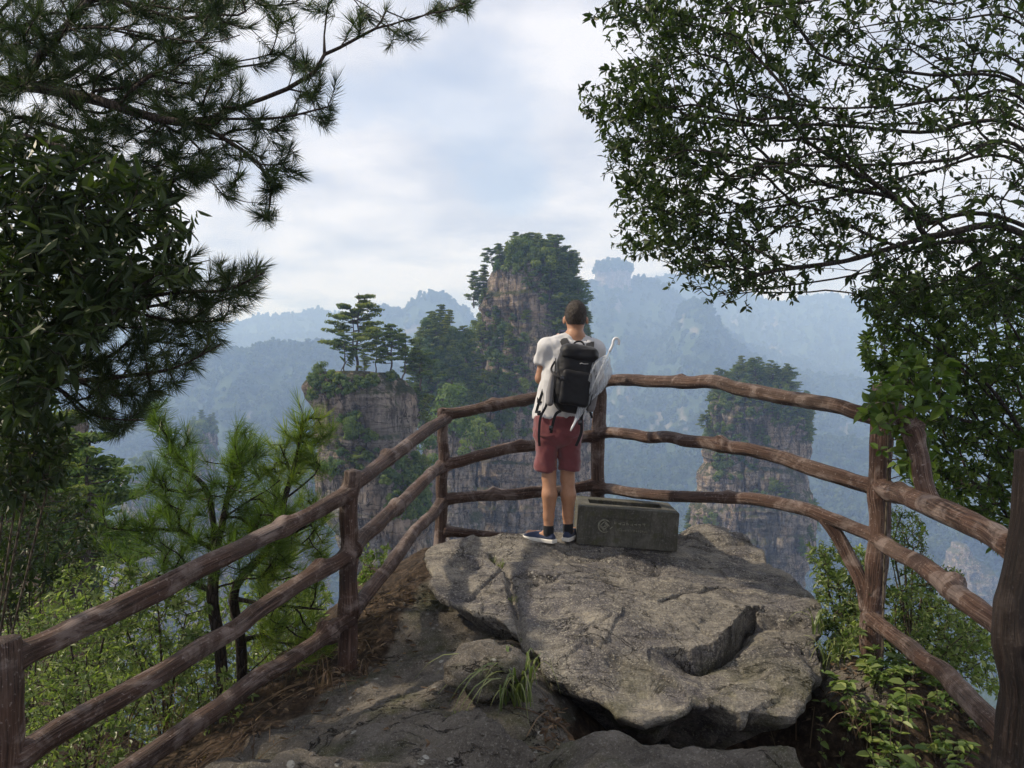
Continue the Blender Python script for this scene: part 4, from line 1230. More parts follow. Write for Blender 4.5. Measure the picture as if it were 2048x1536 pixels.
# ------------------------------------------------------------------ the log railing
def mat_log(k=1.0):
    m = Mat('moulded_log' if k == 1.0 else 'shaded_moulded_log')
    p = m.coord()
    t = m.attr('tint')                       # runs along each log
    c = m.n('ShaderNodeAttribute', attribute_name='grain', attribute_type='GEOMETRY').outputs['Vector']
    g = m.noise(m.n('ShaderNodeMapping', {'Vector': c, 'Scale': (1.0, 1.0, 0.09)}).outputs[0], 34.0, 7, 0.68, 0.35)
    b = m.noise(p, 2.6, 5, 0.6)
    f = m.noise(p, 60.0, 4, 0.6)
    col = m.ramp(g, [(0.30, (0.014, 0.008, 0.006)), (0.43, (0.052, 0.027, 0.019)), (0.55, (0.098, 0.054, 0.038)), (0.70, (0.225, 0.160, 0.130))])
    col = m.mix(m.rng(b, 0.45, 0.68, 0.0, 0.55), col, (0.135, 0.098, 0.080))
    col = m.mix(m.rng(b, 0.42, 0.30, 0.0, 0.6), col, (0.034, 0.020, 0.018))
    w2 = m.noise(p, 5.5, 6, 0.65, 0.6)
    col = m.mix(m.rng(w2, 0.50, 0.62, 0.0, 0.75), col, m.mix(g, (0.16, 0.115, 0.10), (0.34, 0.275, 0.245)))
    col = m.mix(m.rng(f, 0.60, 0.70, 0.0, 0.6), col, (0.36, 0.30, 0.27))
    cl = m.math('ABSOLUTE', m.math('SUBTRACT', m.noise(m.n('ShaderNodeMapping', {'Vector': c, 'Scale': (1.0, 1.0, 0.05)}).outputs[0], 40.0, 4, 0.55, 0.3), 0.5))
    lncr = m.math('MULTIPLY', m.rng(cl, 0.0, 0.02, 1.0, 0.0), m.rng(m.noise(p, 3.3, 2), 0.45, 0.55))
    col = m.mix(m.math('MULTIPLY', lncr, 0.9), col, (0.008, 0.005, 0.004))
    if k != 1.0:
        col = m.mix(1.0, col, (k, k * 0.95, k * 0.95), 'MULTIPLY')  # shade multiplied into the log colour
    h = m.math('SUBTRACT', m.math('ADD', g, m.math('MULTIPLY', f, 0.3)), m.math('MULTIPLY', lncr, 0.5))
    m.principled(col, 0.62, m.bump(h, 1.0, 0.022), 0.3)
    return m.m
M_LOG = mat_log()
M_LOG_SHADED = mat_log(0.16)  # same logs, with the end post's shade put into the colour

def log_mesh(name, pts, r0, r1, seed, flare=(1.5, 1.5), knots=(), sides=20, capround=False, n=None, wob=1.0):
    pts = np.asarray(pts, float)
    L = np.linalg.norm(np.diff(pts, axis=0), axis=1).sum()
    n = n or max(24, int(L / 0.018))
    c = spline(pts, n)
    s = np.concatenate([[0], np.cumsum(np.linalg.norm(np.diff(c, axis=0), axis=1))])
    r = np.linspace(r0, r1, n) * 0.92
    r = r * (1 + (flare[0] - 1) * np.exp(-(s / 0.055) ** 2) + (flare[1] - 1) * np.exp(-((s[-1] - s) / 0.055) ** 2))
    c = c + wob * 0.009 * np.stack([vnoise(np.stack([s * 5, s * 0 + k, s * 0 + seed], -1), seed + k) for k in range(3)], -1)
    tan = np.gradient(c, axis=0); tan /= np.linalg.norm(tan, axis=1, keepdims=True)
    ref = np.array([0., 0, 1]) if abs(tan[n // 2][2]) < 0.8 else np.array([1., 0, 0])
    U = np.cross(ref, tan); U /= np.linalg.norm(U, axis=1, keepdims=True); W = np.cross(tan, U)
    a = np.linspace(0, 2 * np.pi, sides, endpoint=False)
    ca, sa = np.cos(a), np.sin(a)
    q = np.stack([np.repeat(ca[None], n, 0), np.repeat(sa[None], n, 0), np.repeat(s[:, None], sides, 1)], -1).reshape(-1, 3)
    wv = fbm(q * np.array([1.1, 1.1, 3.2]) + seed * 3.1, 3, seed) * 0.19 + fbm(q * np.array([5.5, 5.5, 3.5]) + seed, 2, seed + 3) * 0.075 \
        - 0.10 * np.clip(ridged(q * np.array([2.2, 2.2, 1.6]) + seed, 2, seed + 8), 0, 1) ** 5
    rr = r[:, None] * (1 + wv.reshape(n, sides))
    for (ks, ka, kh) in knots:                # where along, which way round, how big
        ds = (s - ks * s[-1])[:, None]; da = np.angle(np.exp(1j * (a - ka)))[None] * r.mean()
        rr = rr + kh * np.exp(-(ds / 0.035) ** 2 - (da / 0.05) ** 2)
        rr = rr + 0.35 * kh * np.exp(-(ds / 0.06) ** 2)
    V = c[:, None] + rr[..., None] * (ca[None, :, None] * U[:, None] + sa[None, :, None] * W[:, None])
    V = V.reshape(-1, 3)
    i = np.arange(n - 1)[:, None] * sides; j = np.arange(sides)[None]; j2 = (j + 1) % sides
    Q = np.stack([i + j, i + j2, i + sides + j2, i + sides + j], -1).reshape(-1, 4)
    T = []
    for end, rev in ((0, True), (n - 1, False)):
        ctr = c[end] + (tan[end] * 0.015 * (1 if not rev else -1))
        V = np.vstack([V, ctr]); b = len(V) - 1
        for k in range(sides):
            t3 = [b, end * sides + k, end * sides + (k + 1) % sides]
            T.append(t3[::-1] if rev else t3)
    me = new_mesh(name, V, Q, T, True, {'tint': np.concatenate([np.repeat(s, sides), [0, 0]])})
    gr = np.vstack([np.column_stack([q[:, :2] * 0.17, q[:, 2]]), [[0, 0, 0], [0, 0, 0]]]) + seed * 1.7
    at = me.attributes.new('grain', 'FLOAT_VECTOR', 'POINT'); at.data.foreach_set('vector', gr.astype(np.float32).ravel())
    return me

fence = empty('log_railing', tuple(P(1200, 1000, 6.3)))
tag(fence, 'reddish brown log railing curving round the edge of the lookout', 'railing')
FO = np.array(fence.location)
def along(pxs, d0, d1):
    q = np.asarray(pxs, float)
    s = np.concatenate([[0], np.cumsum(np.linalg.norm(np.diff(q, axis=0), axis=1))]); s /= s[-1]
    return np.array([P(x, y, 1 / (1 / d0 + (1 / d1 - 1 / d0) * t)) for (x, y), t in zip(q, s)])
def log(name, pts, r0, r1, seed, **k):
    k_mat = k.pop('mat', M_LOG)
    me = log_mesh(name, np.asarray(pts) - FO, r0, r1, seed, **k)
    return link(name, me, k_mat, fence)
def base_of(px, py, d):
    p = P(px, py, d)
    return p
# posts
log('post', [P(8, 1282, 2.6), P(14, 1400, 2.6), P(4, 1560, 2.6), P(0, 1760, 2.6)], 0.062, 0.072, 1, flare=(1.0, 1.1))
log('post', [P(702, 944, 4.3), P(700, 1030, 4.3), P(697, 1200, 4.3), P(690, 1370, 4.3)], 0.052, 0.062, 2, flare=(0.95, 1.25), knots=((0.4, 0.3, 0.015), (0.64, 2.6, 0.012)))
log('post', [P(887, 818, 6.1), P(886, 930, 6.1), P(883, 1020, 6.1), P(878, 1110, 6.1)], 0.050, 0.056, 3, flare=(1.05, 1.2))
log('post', [P(1200, 756, 6.3), P(1196, 870, 6.3), P(1196, 970, 6.3), P(1196, 1100, 6.3)], 0.064, 0.066, 4, flare=(0.9, 1.1), knots=((0.3, 2.0, 0.012),))
log('post', [P(1768, 770, 4.25), P(1764, 900, 4.25), P(1757, 1060, 4.25), P(1744, 1200, 4.25), P(1740, 1345, 4.25)], 0.068, 0.062, 5, flare=(0.95, 1.1), knots=((0.38, 2.9, 0.02), (0.62, 0.4, 0.012)))
end_post = log('post', [P(2056, 900, 2.6), P(2052, 1040, 2.6), P(2032, 1180, 2.6), P(2026, 1300, 2.6), P(2038, 1400, 2.6), P(2030, 1560, 2.6), P(2026, 1800, 2.6)], 0.046, 0.084, 6, flare=(1.0, 1.1), knots=((0.42, 3.0, 0.02), (0.35, 0.6, 0.015)), mat=M_LOG_SHADED)
end_post['label'] = 'thick shade-darkened end post at the right'
# rails, bay by bay
K = lambda *a: tuple(a)
log('rail', along([(20, 1328), (375, 1150), (700, 986)], 2.62, 4.3), 0.050, 0.050, 11, flare=(1.35, 1.3), knots=((0.72, 1.6, 0.018),))
log('rail', along([(24, 1516), (375, 1312), (700, 1103)], 2.62, 4.3), 0.048, 0.048, 12, flare=(1.3, 1.3), knots=((0.86, 1.8, 0.02),))
log('rail', along([(10, 1704), (300, 1510), (545, 1340), (700, 1236)], 2.62, 4.3), 0.048, 0.046, 13, flare=(1.3, 1.3), knots=((0.90, 1.2, 0.02), (0.9, 3.6, 0.02)))
log('rail', along([(702, 972), (790, 906), (890, 838)], 4.3, 6.1), 0.050, 0.050, 14, flare=(1.2, 1.3), knots=((0.33, 1.4, 0.022),))
log('rail', along([(702, 1100), (790, 1014), (884, 930)], 4.3, 6.1), 0.052, 0.050, 15, flare=(1.3, 1.3), knots=((0.40, 2.2, 0.03),))
log('rail', along([(702, 1226), (790, 1116), (850, 1042), (884, 1004)], 4.3, 6.1), 0.050, 0.048, 16, flare=(1.2, 1.3))
log('rail', along([(887, 832), (980, 812), (1080, 794), (1198, 768)], 6.1, 6.3), 0.050, 0.056, 17, flare=(1.35, 1.4), knots=((0.32, 1.4, 0.016), (0.5, 4.0, 0.012)))
log('rail', along([(886, 932), (980, 906), (1070, 888), (1196, 872)], 6.1, 6.3), 0.050, 0.056, 18, flare=(1.35, 1.4), knots=((0.5, 1.6, 0.012),))
log('rail', along([(884, 998), (980, 990), (1090, 984), (1196, 970)], 6.1, 6.3), 0.046, 0.054, 19, flare=(1.35, 1.5), knots=((0.32, 1.6, 0.02),))
log('rail', along([(886, 1062), (960, 1070), (1060, 1080)], 6.1, 6.15), 0.044, 0.040, 20, flare=(1.35, 1.0))
log('rail', along([(1200, 762), (1310, 762), (1430, 766), (1480, 778), (1600, 800), (1765, 834)], 6.3, 4.25), 0.054, 0.052, 21, flare=(1.4, 1.2), knots=((0.36, 1.0, 0.016),))
log('rail', along([(1197, 864), (1300, 873), (1420, 886), (1540, 910), (1640, 942), (1762, 976)], 6.3, 4.25), 0.050, 0.052, 22, flare=(1.6, 1.3), knots=((0.52, 1.3, 0.022),))
log('rail', along([(1197, 974), (1300, 989), (1400, 994), (1510, 1000), (1620, 1024), (1757, 1072)], 6.3, 4.25), 0.048, 0.046, 23, flare=(1.8, 1.3), knots=((0.55, 1.5, 0.012),))
log('brace', along([(1652, 1032), (1688, 1098), (1712, 1150), (1744, 1215)], 4.55, 4.27), 0.044, 0.048, 24, flare=(1.3, 1.4))
log('rail', along([(1760, 976), (1850, 1008), (1940, 1046), (2042, 1096)], 4.25, 2.62), 0.058, 0.054, 25, flare=(1.2, 1.2), knots=((0.2, 1.4, 0.012),))
log('rail', along([(1756, 1080), (1830, 1124), (1920, 1190), (2020, 1272)], 4.25, 2.62), 0.046, 0.052, 26, flare=(1.2, 1.2), knots=((0.62, 1.0, 0.02),))
log('rail', along([(1744, 1236), (1840, 1312), (1930, 1392), (2020, 1480)], 4.25, 2.62), 0.046, 0.052, 27, flare=(1.3, 1.2))
log('rail', along([(1766, 812), (1800, 830), (1830, 856)], 4.25, 3.78), 0.052, 0.056, 28, flare=(1.3, 1.1))
log('brace', along([(1812, 838), (1836, 900), (1850, 960), (1868, 1022)], 3.85, 3.62), 0.050, 0.046, 29, flare=(1.1, 1.5), knots=((0.2, 2.0, 0.015),))

# ------------------------------------------------------------------ the carved stone bin
import bmesh
def mat_stone():
    m = Mat('carved_stone')
    p = m.coord()
    a = m.noise(p, 60, 6, 0.7); b = m.noise(p, 6, 6, 0.65, 0.5)
    v = m.noise(m.coord((70, 70, 6)), 1.0, 4, 0.6)
    col = m.ramp(b, [(0.3, (0.042, 0.041, 0.033)), (0.55, (0.085, 0.082, 0.069)), (0.75, (0.15, 0.143, 0.124))])
    col = m.mix(m.rng(a, 0.5, 0.68, 0, 0.5), col, (0.22, 0.213, 0.19))
    col = m.mix(m.rng(v, 0.5, 0.36, 0, 0.5), col, (0.045, 0.043, 0.034))
    mo = m.rng(m.noise(p, 11, 5), 0.52, 0.66, 0, 0.5)
    col = m.mix(mo, col, (0.062, 0.064, 0.028))
    m.principled(col, 0.88, m.bump(m.math('ADD', a, m.math('ADD', b, m.math('MULTIPLY', v, 0.7))), 0.7, 0.008), 0.2)
    return m.m
M_STONE = mat_stone()
def mat_flat(name, col, rough=0.7, var=0.25, sc=30, bump=0.3, spec=0.3, bd=0.004):
    m = Mat(name)
    a = m.noise(m.coord(), sc, 5, 0.6)
    c = m.ramp(a, [(0.3, tuple(x * (1 - var) for x in col)), (0.7, tuple(min(1, x * (1 + var)) for x in col))])
    m.principled(c, rough, m.bump(a, bump, bd), spec)
    return m.m
M_RELIEF = mat_flat('worn_relief', (0.21, 0.205, 0.16), 0.85, 0.35, 45)

W_, D_, H_ = 0.755, 0.50, 0.290
fl_ = P(1152, 1088, 5.5); fr_ = P(1354, 1104, 5.47)
ang = math.atan2(fr_[1] - fl_[1], fr_[0] - fl_[0])
binroot = empty('stone_bin', tuple(fl_)); binroot.rotation_euler = (0, 0, ang)
tag(binroot, 'low carved stone bin with a top opening beside the man', 'bin')
tiltb = math.atan2(fr_[2] - fl_[2], math.hypot(fr_[0] - fl_[0], fr_[1] - fl_[1])); binroot.rotation_euler = (0, -tiltb, ang)
bm = bmesh.new()
bmesh.ops.create_cube(bm, size=1.0)
bmesh.ops.scale(bm, vec=(W_, D_, H_), verts=bm.verts)
bmesh.ops.translate(bm, vec=(W_ / 2, D_ / 2, H_ / 2), verts=bm.verts)
bm.faces.ensure_lookup_table()
topf = [f for f in bm.faces if f.normal.z > 0.9][0]
vs0 = set(v.index for v in topf.verts)
r_ = bmesh.ops.inset_individual(bm, faces=[topf], thickness=0.09)
for v in topf.verts:
    v.co.x = W_ / 2 + (v.co.x - W_ / 2) * 0.90
    v.co.y = D_ / 2 + (v.co.y - D_ / 2) * 0.55 + 0.02
ex = bmesh.ops.extrude_discrete_faces(bm, faces=[topf])
for v in ex['faces'][0].verts:
    v.co.z -= 0.17
bm.faces.ensure_lookup_table()
ff = [f for f in bm.faces if f.normal.y < -0.9 and abs(f.calc_center_median().y) < 0.01][0]
bmesh.ops.inset_individual(bm, faces=[ff], thickness=0.06)
for v in ff.verts:
    v.co.x = 0.125 if v.co.x < W_ / 2 else 0.545
    v.co.z = 0.085 if v.co.z < H_ / 2 else 0.215
ex = bmesh.ops.extrude_discrete_faces(bm, faces=[ff])
for v in ex['faces'][0].verts:
    v.co.y += 0.010
bmesh.ops.remove_doubles(bm, verts=bm.verts, dist=1e-5)
bmesh.ops.recalc_face_normals(bm, faces=bm.faces)
bmesh.ops.bevel(bm, geom=[e for e in bm.edges if e.calc_length() > 0.1 and not all(0.12 < v.co.x < 0.55 and v.co.y < 0.02 for v in e.verts)], offset=0.006, segments=2, profile=0.5, affect='EDGES')
me = bpy.data.meshes.new('bin_body'); bm.to_mesh(me); bm.free()
link('body', me, M_STONE, binroot)
# round emblem: open ring round two nested chevrons
eb = MB()
ec = np.array([0.205, 0.006, 0.150])
def relief(pts, r, b):
    v, q, t = tube_arrays(pts, r, 6); b.add(v, q, t)
arc = lambda a0, a1, rad, n=18: np.stack([ec[0] + rad * np.cos(np.linspace(a0, a1, n)), np.full(n, ec[1]), ec[2] + rad * np.sin(np.linspace(a0, a1, n))], -1)
relief(arc(R(40), R(305), 0.047), np.interp(np.linspace(0, 1, 18), [0, 0.4, 1], [0.003, 0.008, 0.003]), eb)
def dia(rad, a0, a1, rr):
    c = [(ec[0] + rad * math.cos(t), ec[1], ec[2] + rad * math.sin(t)) for t in (R(a0), R(a0 + 90), R(a0 + 180), R(a1))]
    pts = np.vstack([np.linspace(c[k], c[k + 1], 6) for k in range(3)])
    relief(pts, rr, eb)
dia(0.036, 0, 270, 0.0045); dia(0.024, 180, 450, 0.0042)
relief(np.linspace(ec + [-0.010, 0, -0.004], ec + [0.012, 0, -0.004], 5), 0.004, eb)
relief(np.linspace(ec + [-0.004, 0, 0.008], ec + [0.014, 0, 0.002], 5), 0.0035, eb)
relief(np.linspace(ec + [0.040, 0, -0.020], ec + [0.060, 0, 0.000], 5), 0.0035, eb)
link('emblem', eb.mesh('emblem'), M_RELIEF, binroot)
# two rows of carved characters, worn past reading in the photograph
rt = np.random.default_rng(5)
for row, (z0, hh, x0, nchar, wch) in enumerate(((0.168, 0.022, 0.275, 8, 0.030), (0.122, 0.018, 0.300, 15, 0.0155))):
    tb = MB()
    for k in range(nchar):
        cx_ = x0 + k * wch
        for s_ in range(4 if row == 0 else 3):
            if rt.uniform() < 0.5:
                a = [cx_ + rt.uniform(0, wch * 0.7), 0.0075, z0]; b_ = [a[0], 0.0075, z0 + hh * rt.uniform(0.6, 1)]
            else:
                zz_ = z0 + hh * rt.uniform(0, 1); a = [cx_, 0.0075, zz_]; b_ = [cx_ + wch * 0.72, 0.0075, zz_]
            relief(np.linspace(a, b_, 3), 0.0019, tb)
    link('lettering', tb.mesh('lettering'), M_RELIEF, binroot)
ft = bmesh.new(); bmesh.ops.create_cube(ft, size=1.0)
bmesh.ops.scale(ft, vec=(0.42, 0.42, 0.08), verts=ft.verts); bmesh.ops.translate(ft, vec=(0.42, 0.24, -0.043), verts=ft.verts)
bmesh.ops.bevel(ft, geom=list(ft.edges), offset=0.015, segments=2, affect='EDGES')
me = bpy.data.meshes.new('bin_footing'); ft.to_mesh(me); ft.free()
link('footing', me, M_BOULDER, binroot)
# ------------------------------------------------------------------ the man at the edge
def cloth_mat(name, col, weave=220, rough=0.85, sheen=0.2, var=0.12, bump=0.25):
    m = Mat(name)
    p = m.coord()
    a = m.noise(p, weave, 3, 0.6); b = m.noise(p, 7, 4, 0.6)
    c = m.ramp(b, [(0.3, tuple(x * (1 - var) for x in col)), (0.7, tuple(min(1, x * (1 + var)) for x in col))])
    m.principled(c, rough, m.bump(a, bump, 0.002), 0.2, **{'Sheen Weight': sheen})
    return m.m
M_SHIRT = cloth_mat('white_cotton', (0.52, 0.515, 0.52), 260, 0.85, 0.1, 0.03)
M_SHORTS = cloth_mat('faded_red_cotton', (0.150, 0.044, 0.048), 240, 0.9, 0.3, 0.18)
M_PACK = cloth_mat('black_nylon', (0.012, 0.012, 0.014), 300, 0.55, 0.05, 0.25)
M_PACKGREY = cloth_mat('grey_nylon', (0.16, 0.155, 0.16), 300, 0.6, 0.1, 0.2)
M_STRAP = cloth_mat('dark_webbing', (0.020, 0.020, 0.022), 400, 0.7, 0.05, 0.2)
M_SHOE = cloth_mat('navy_canvas', (0.030, 0.042, 0.085), 300, 0.8, 0.2, 0.2)
M_SOLE = cloth_mat('white_rubber', (0.62, 0.60, 0.55), 60, 0.6, 0.0, 0.1, 0.1)
M_SOCK = cloth_mat('black_sock', (0.015, 0.015, 0.017), 300, 0.9, 0.1, 0.2)
def mat_skin():
    m = Mat('skin')
    a = m.noise(m.coord(), 18, 4); b = m.noise(m.coord(), 160, 3)
    c = m.ramp(a, [(0.3, (0.30, 0.150, 0.085)), (0.7, (0.40, 0.215, 0.130))])
    m.principled(c, 0.5, m.bump(b, 0.15, 0.002), 0.4, **{'Subsurface Weight': 0.08, 'Subsurface Radius': (0.02, 0.008, 0.004), 'Subsurface Scale': 0.3})
    return m.m
M_SKIN = mat_skin()
def mat_hair():
    m = Mat('short_hair')
    s = m.noise(m.coord((260, 260, 50)), 1.0, 4, 0.6); f = m.noise(m.coord(), 25, 3)
    z = m.n('ShaderNodeSeparateXYZ', {0: m.coord()}).outputs['Z']
    c = m.ramp(s, [(0.3, (0.010, 0.008, 0.006)), (0.5, (0.034, 0.025, 0.019)), (0.75, (0.105, 0.082, 0.066))])
    c = m.mix(m.rng(f, 0.5, 0.7, 0, 0.4), c, (0.09, 0.075, 0.065))
    m.principled(c, 0.55, m.bump(s, 1.0, 0.006), 0.35)
    return m.m
M_HAIR = mat_hair()

MAN = P(1117, 1080, 5.46)
man = tag(empty('person', tuple(MAN)), 'man in white shirt and red shorts photographing the view, seen from behind', 'person')
def on_man(name, V, Q, mat, parent=None, smooth=True, root=None):
    return link(name, new_mesh(name, V - (MAN if root is None else root), Q, None, smooth), mat, parent or man)

hd = P(1151, 634, 5.56)
J = dict(neck=P(1149, 680, 5.53), chest=P(1138, 730, 5.51), pelvis=P(1118, 850, 5.5),
         shL=P(1095, 694, 5.5), shR=P(1189, 697, 5.54), elL=P(1081, 757, 5.54), elR=P(1199, 757, 5.60), wrL=P(1122, 690, 5.85), wrR=P(1152, 690, 5.88),
         hipL=P(1096, 860, 5.5), hipR=P(1137, 860, 5.5), knL=P(1098, 955, 5.47), knR=P(1135, 957, 5.52), anL=P(1097, 1058, 5.46), anR=P(1136, 1054, 5.52))
toeL = J['anL'] + np.array([-0.145, 0.125, -0.055]); toeR = J['anR'] + np.array([0.075, 0.17, -0.055])
def head_sd(p):
    d = sd_ell(p, hd + [0, -0.012, 0.018], (0.077, 0.098, 0.100))
    d = smin(d, sd_ell(p, hd + [0, 0.022, -0.045], (0.062, 0.078, 0.082)), 0.04)
    d = smin(d, sd_cone(p, hd + [0, 0.085, -0.10], hd + [0, 0.06, -0.09], 0.022, 0.04), 0.03)     # chin
    d = smin(d, sd_cone(p, hd + [0, 0.095, 0.0], hd + [0, 0.113, -0.035], 0.009, 0.015), 0.015)    # nose
    d = smin(d, sd_cone(p, hd + [-0.03, 0.085, 0.018], hd + [0.03, 0.085, 0.018], 0.012, 0.012), 0.02)   # brow
    for s in (-1, 1):
        d = np.maximum(d, -sd_ell(p, hd + [s * 0.032, 0.104, -0.002], (0.018, 0.014, 0.012)))
        e = sd_ell((p - (hd + [s * 0.088, -0.008, -0.028])) @ np.array([[math.cos(s * 0.4), math.sin(s * 0.4), 0], [-math.sin(s * 0.4), math.cos(s * 0.4), 0], [0, 0, 1]]), (0, 0, 0), (0.009, 0.021, 0.034))
        d = smin(d, e, 0.008)
    d = np.maximum(d, -sd_ell(p, hd + [0, 0.098, -0.068], (0.024, 0.012, 0.003)))                 # mouth line
    return d
def body_sd(p):
    d = head_sd(p)
    d = smin(d, sd_cone(p, hd + [0, -0.022, -0.05], J['neck'] + [0, 0, -0.02], 0.054, 0.060), 0.03)
    # trunk
    for a, b, ra, rb in ((J['neck'], J['chest'], 0.07, 0.115), (J['chest'], J['pelvis'], 0.115, 0.11), (J['shL'], J['neck'], 0.055, 0.06), (J['shR'], J['neck'], 0.055, 0.06),
                         (J['shL'], J['chest'], 0.06, 0.1), (J['shR'], J['chest'], 0.06, 0.1), (J['hipL'], J['pelvis'], 0.08, 0.1), (J['hipR'], J['pelvis'], 0.08, 0.1)):
        d = smin(d, sd_cone(p, a, b, ra, rb), 0.04)
    for s in 'LR':
        sh, el, wr = J['sh' + s], J['el' + s], J['wr' + s]
        d = smin(d, sd_cone(p, sh, el, 0.050, 0.040), 0.03)
        d = smin(d, sd_cone(p, el, el + (wr - el) * 0.35, 0.040, 0.043), 0.02)
        d = smin(d, sd_cone(p, el + (wr - el) * 0.35, wr, 0.043, 0.027), 0.02)
        hp, kn, an = J['hip' + s], J['kn' + s], J['an' + s]
        d = smin(d, sd_cone(p, hp, kn, 0.080, 0.053), 0.03)
        cf = kn + (an - kn) * 0.33 + np.array([0.004, -0.018, 0])
        d = smin(d, sd_cone(p, kn, cf, 0.050, 0.056), 0.02)
        d = smin(d, sd_cone(p, cf, kn + (an - kn) * 0.75 + np.array([0, -0.004, 0]), 0.056, 0.040), 0.02)
        d = smin(d, sd_cone(p, kn + (an - kn) * 0.75, an, 0.040, 0.036), 0.02)
        t = toeL if s == 'L' else toeR
        d = smin(d, sd_cone(p, an + [0, 0, -0.045], t, 0.032, 0.024), 0.03)
    return d
lo = MAN + [-0.36, -0.22, -0.02]; hi = MAN + [0.46, 0.52, 1.86]
V, Q = sdf_surface(body_sd, lo, hi, 0.010)
# keep the part of the head sharper
V = lap_smooth(V, Q, 1, 0.4)
on_man('body', V, Q, M_SKIN)
# eyes, on the side turned away
for s in (-1, 1):
    eb_ = MB(); th_ = np.linspace(0, 2 * np.pi, 12, endpoint=False); ph_ = np.linspace(0.05, np.pi - 0.05, 8)
    E = np.array([[math.sin(a) * math.cos(b), math.cos(a), math.sin(a) * math.sin(b)] for a in ph_ for b in th_]) * 0.011
    i = np.arange(7)[:, None] * 12; j = np.arange(12)[None]
    eb_.add(E + (hd + [s * 0.032, 0.088, -0.002]) - MAN, np.stack([i + j, i + (j + 1) % 12, i + 12 + (j + 1) % 12, i + 12 + j], -1).reshape(-1, 4))
    link('eye', eb_.mesh('eye'), M_SOLE, man)
# hair: cropped, cut along the nape and round the ears
def hair_sd(p):
    d = sd_ell(p, hd + [0, -0.014, 0.020], (0.0815, 0.102, 0.106))
    d = smin(d, sd_ell(p, hd + [0, -0.045, -0.03], (0.062, 0.055, 0.07)), 0.03)
    q = p - hd
    line = -0.062 + 0.85 * np.maximum(q[:, 1] + 0.035, 0) + 0.55 * np.maximum(np.abs(q[:, 0]) - 0.055, 0) * (q[:, 1] < 0.03)
    d = np.maximum(d, -(q[:, 2] - line) * 0.8)
    d = np.maximum(d, 0.0 - (0.105 - q[:, 1]) * -1.0 * 0 + (q[:, 1] - 0.075 - 0.2 * q[:, 2]) * 0.8)
    for s in (-1, 1):
        d = np.maximum(d, -sd_ell(p, hd + [s * 0.086, 0.004, -0.026], (0.022, 0.026, 0.036)))
    return d
V, Q = sdf_surface(hair_sd, hd - 0.16, hd + 0.16, 0.0055)
V = lap_smooth(V, Q, 2, 0.5)
n = mesh_normals(V, Q)
V = V + n * (0.0035 * fbm(V * np.array([150, 150, 60]), 2, 601) + 0.003 * fbm(V * 40, 2, 602))[:, None]
HV, HN = V, mesh_normals(V, Q)
on_man('hair', V, Q, M_HAIR)
rh = np.random.default_rng(640)
pick = rh.choice(len(HV), min(len(HV), 4200), replace=False)
sb = MB()
sd_ = unit(HN[pick] * 0.8 + np.array([0, -0.15, -0.25]) + rh.normal(size=(len(pick), 3)) * 0.3)
sw_ = unit(np.cross(sd_, rh.normal(size=sd_.shape))) * 0.0007
sl_ = rh.uniform(0.006, 0.014, len(pick))[:, None] * (0.55 + 0.45 * sstep(-0.06, 0.05, HV[pick, 2] - hd[2]))[:, None]
pv_ = HV[pick] - MAN - HN[pick] * 0.001
sb.add(np.stack([pv_ - sw_, pv_ + sw_, pv_ + sd_ * sl_], 1).reshape(-1, 3), None, np.arange(len(pick) * 3).reshape(-1, 3))
link('hair_strands', sb.mesh('hair_strands', False), M_HAIR, man)

# T-shirt
hem = P(1117, 838, 5.5)
def torso(p, g=0.0):
    zt = np.array([hem[2] - 0.05, hem[2], P(0, 790, 5.5)[2], P(0, 740, 5.5)[2], P(0, 705, 5.5)[2], P(0, 684, 5.5)[2]])
    cxs_ = np.array([P(x, 0, 5.5)[0] for x in (1116, 1116, 1128, 1138, 1143, 1146)])
    hwd = np.array([0.196, 0.194, 0.192, 0.200, 0.195, 0.150]) + g
    hdp = np.array([0.135, 0.132, 0.122, 0.128, 0.122, 0.095]) + g
    z = p[:, 2]
    cx = np.interp(z, zt, cxs_); hw = np.interp(z, zt, hwd); hdd = np.interp(z, zt, hdp)
    q = np.sqrt(((p[:, 0] - cx) / hw) ** 2 + ((p[:, 1] - 5.51) / hdd) ** 2)
    d = (q - 1) * hdd
    return np.maximum(d, z - zt[-1] - 0.0)
def shirt_sd(p):
    d = torso(p)
    nk = J['neck'] + [0, 0, 0.0]
    for s in 'LR':
        d = smin(d, sd_cone(p, J['sh' + s] + [0, 0, -0.012], nk + [0, -0.005, 0.005], 0.074, 0.062), 0.04)
        sh, el = J['sh' + s], J['el' + s]
        ax = unit(el - sh)
        e = sd_cone(p, sh + [0, 0, -0.012], sh + (el - sh) * 0.85, 0.071, 0.073)
        e = np.maximum(e, (p - (sh + (el - sh) * 0.56)) @ ax)
        d = smin(d, e, 0.025)
    d = np.maximum(d, hem[2] - p[:, 2] - 0.010 * np.sin((p[:, 0] - hem[0]) * 14))
    # collar opening
    d = np.maximum(d, -sd_cone(p, J['neck'] + [0, 0.012, 0.012], J['neck'] + [0, 0.03, 0.14], 0.060, 0.085))
    return d
V, Q = sdf_surface(shirt_sd, MAN + [-0.33, -0.22, 0.84], MAN + [0.42, 0.40, 1.62], 0.0095)
V = lap_smooth(V, Q, 2, 0.5); n = mesh_normals(V, Q)
fold = fbm(V * np.array([16, 16, 5.0]) + fbm(V * 3, 2, 611)[:, None] * 1.5, 3, 610)
fold2 = ridged(np.column_stack([V[:, 0] * 9 + V[:, 2] * 6, V[:, 1] * 9, V[:, 2] * 4]), 2, 612)
V = V + n * (0.009 * fold + 0.010 * fold2)[:, None]
on_man('shirt', V, Q, M_SHIRT)

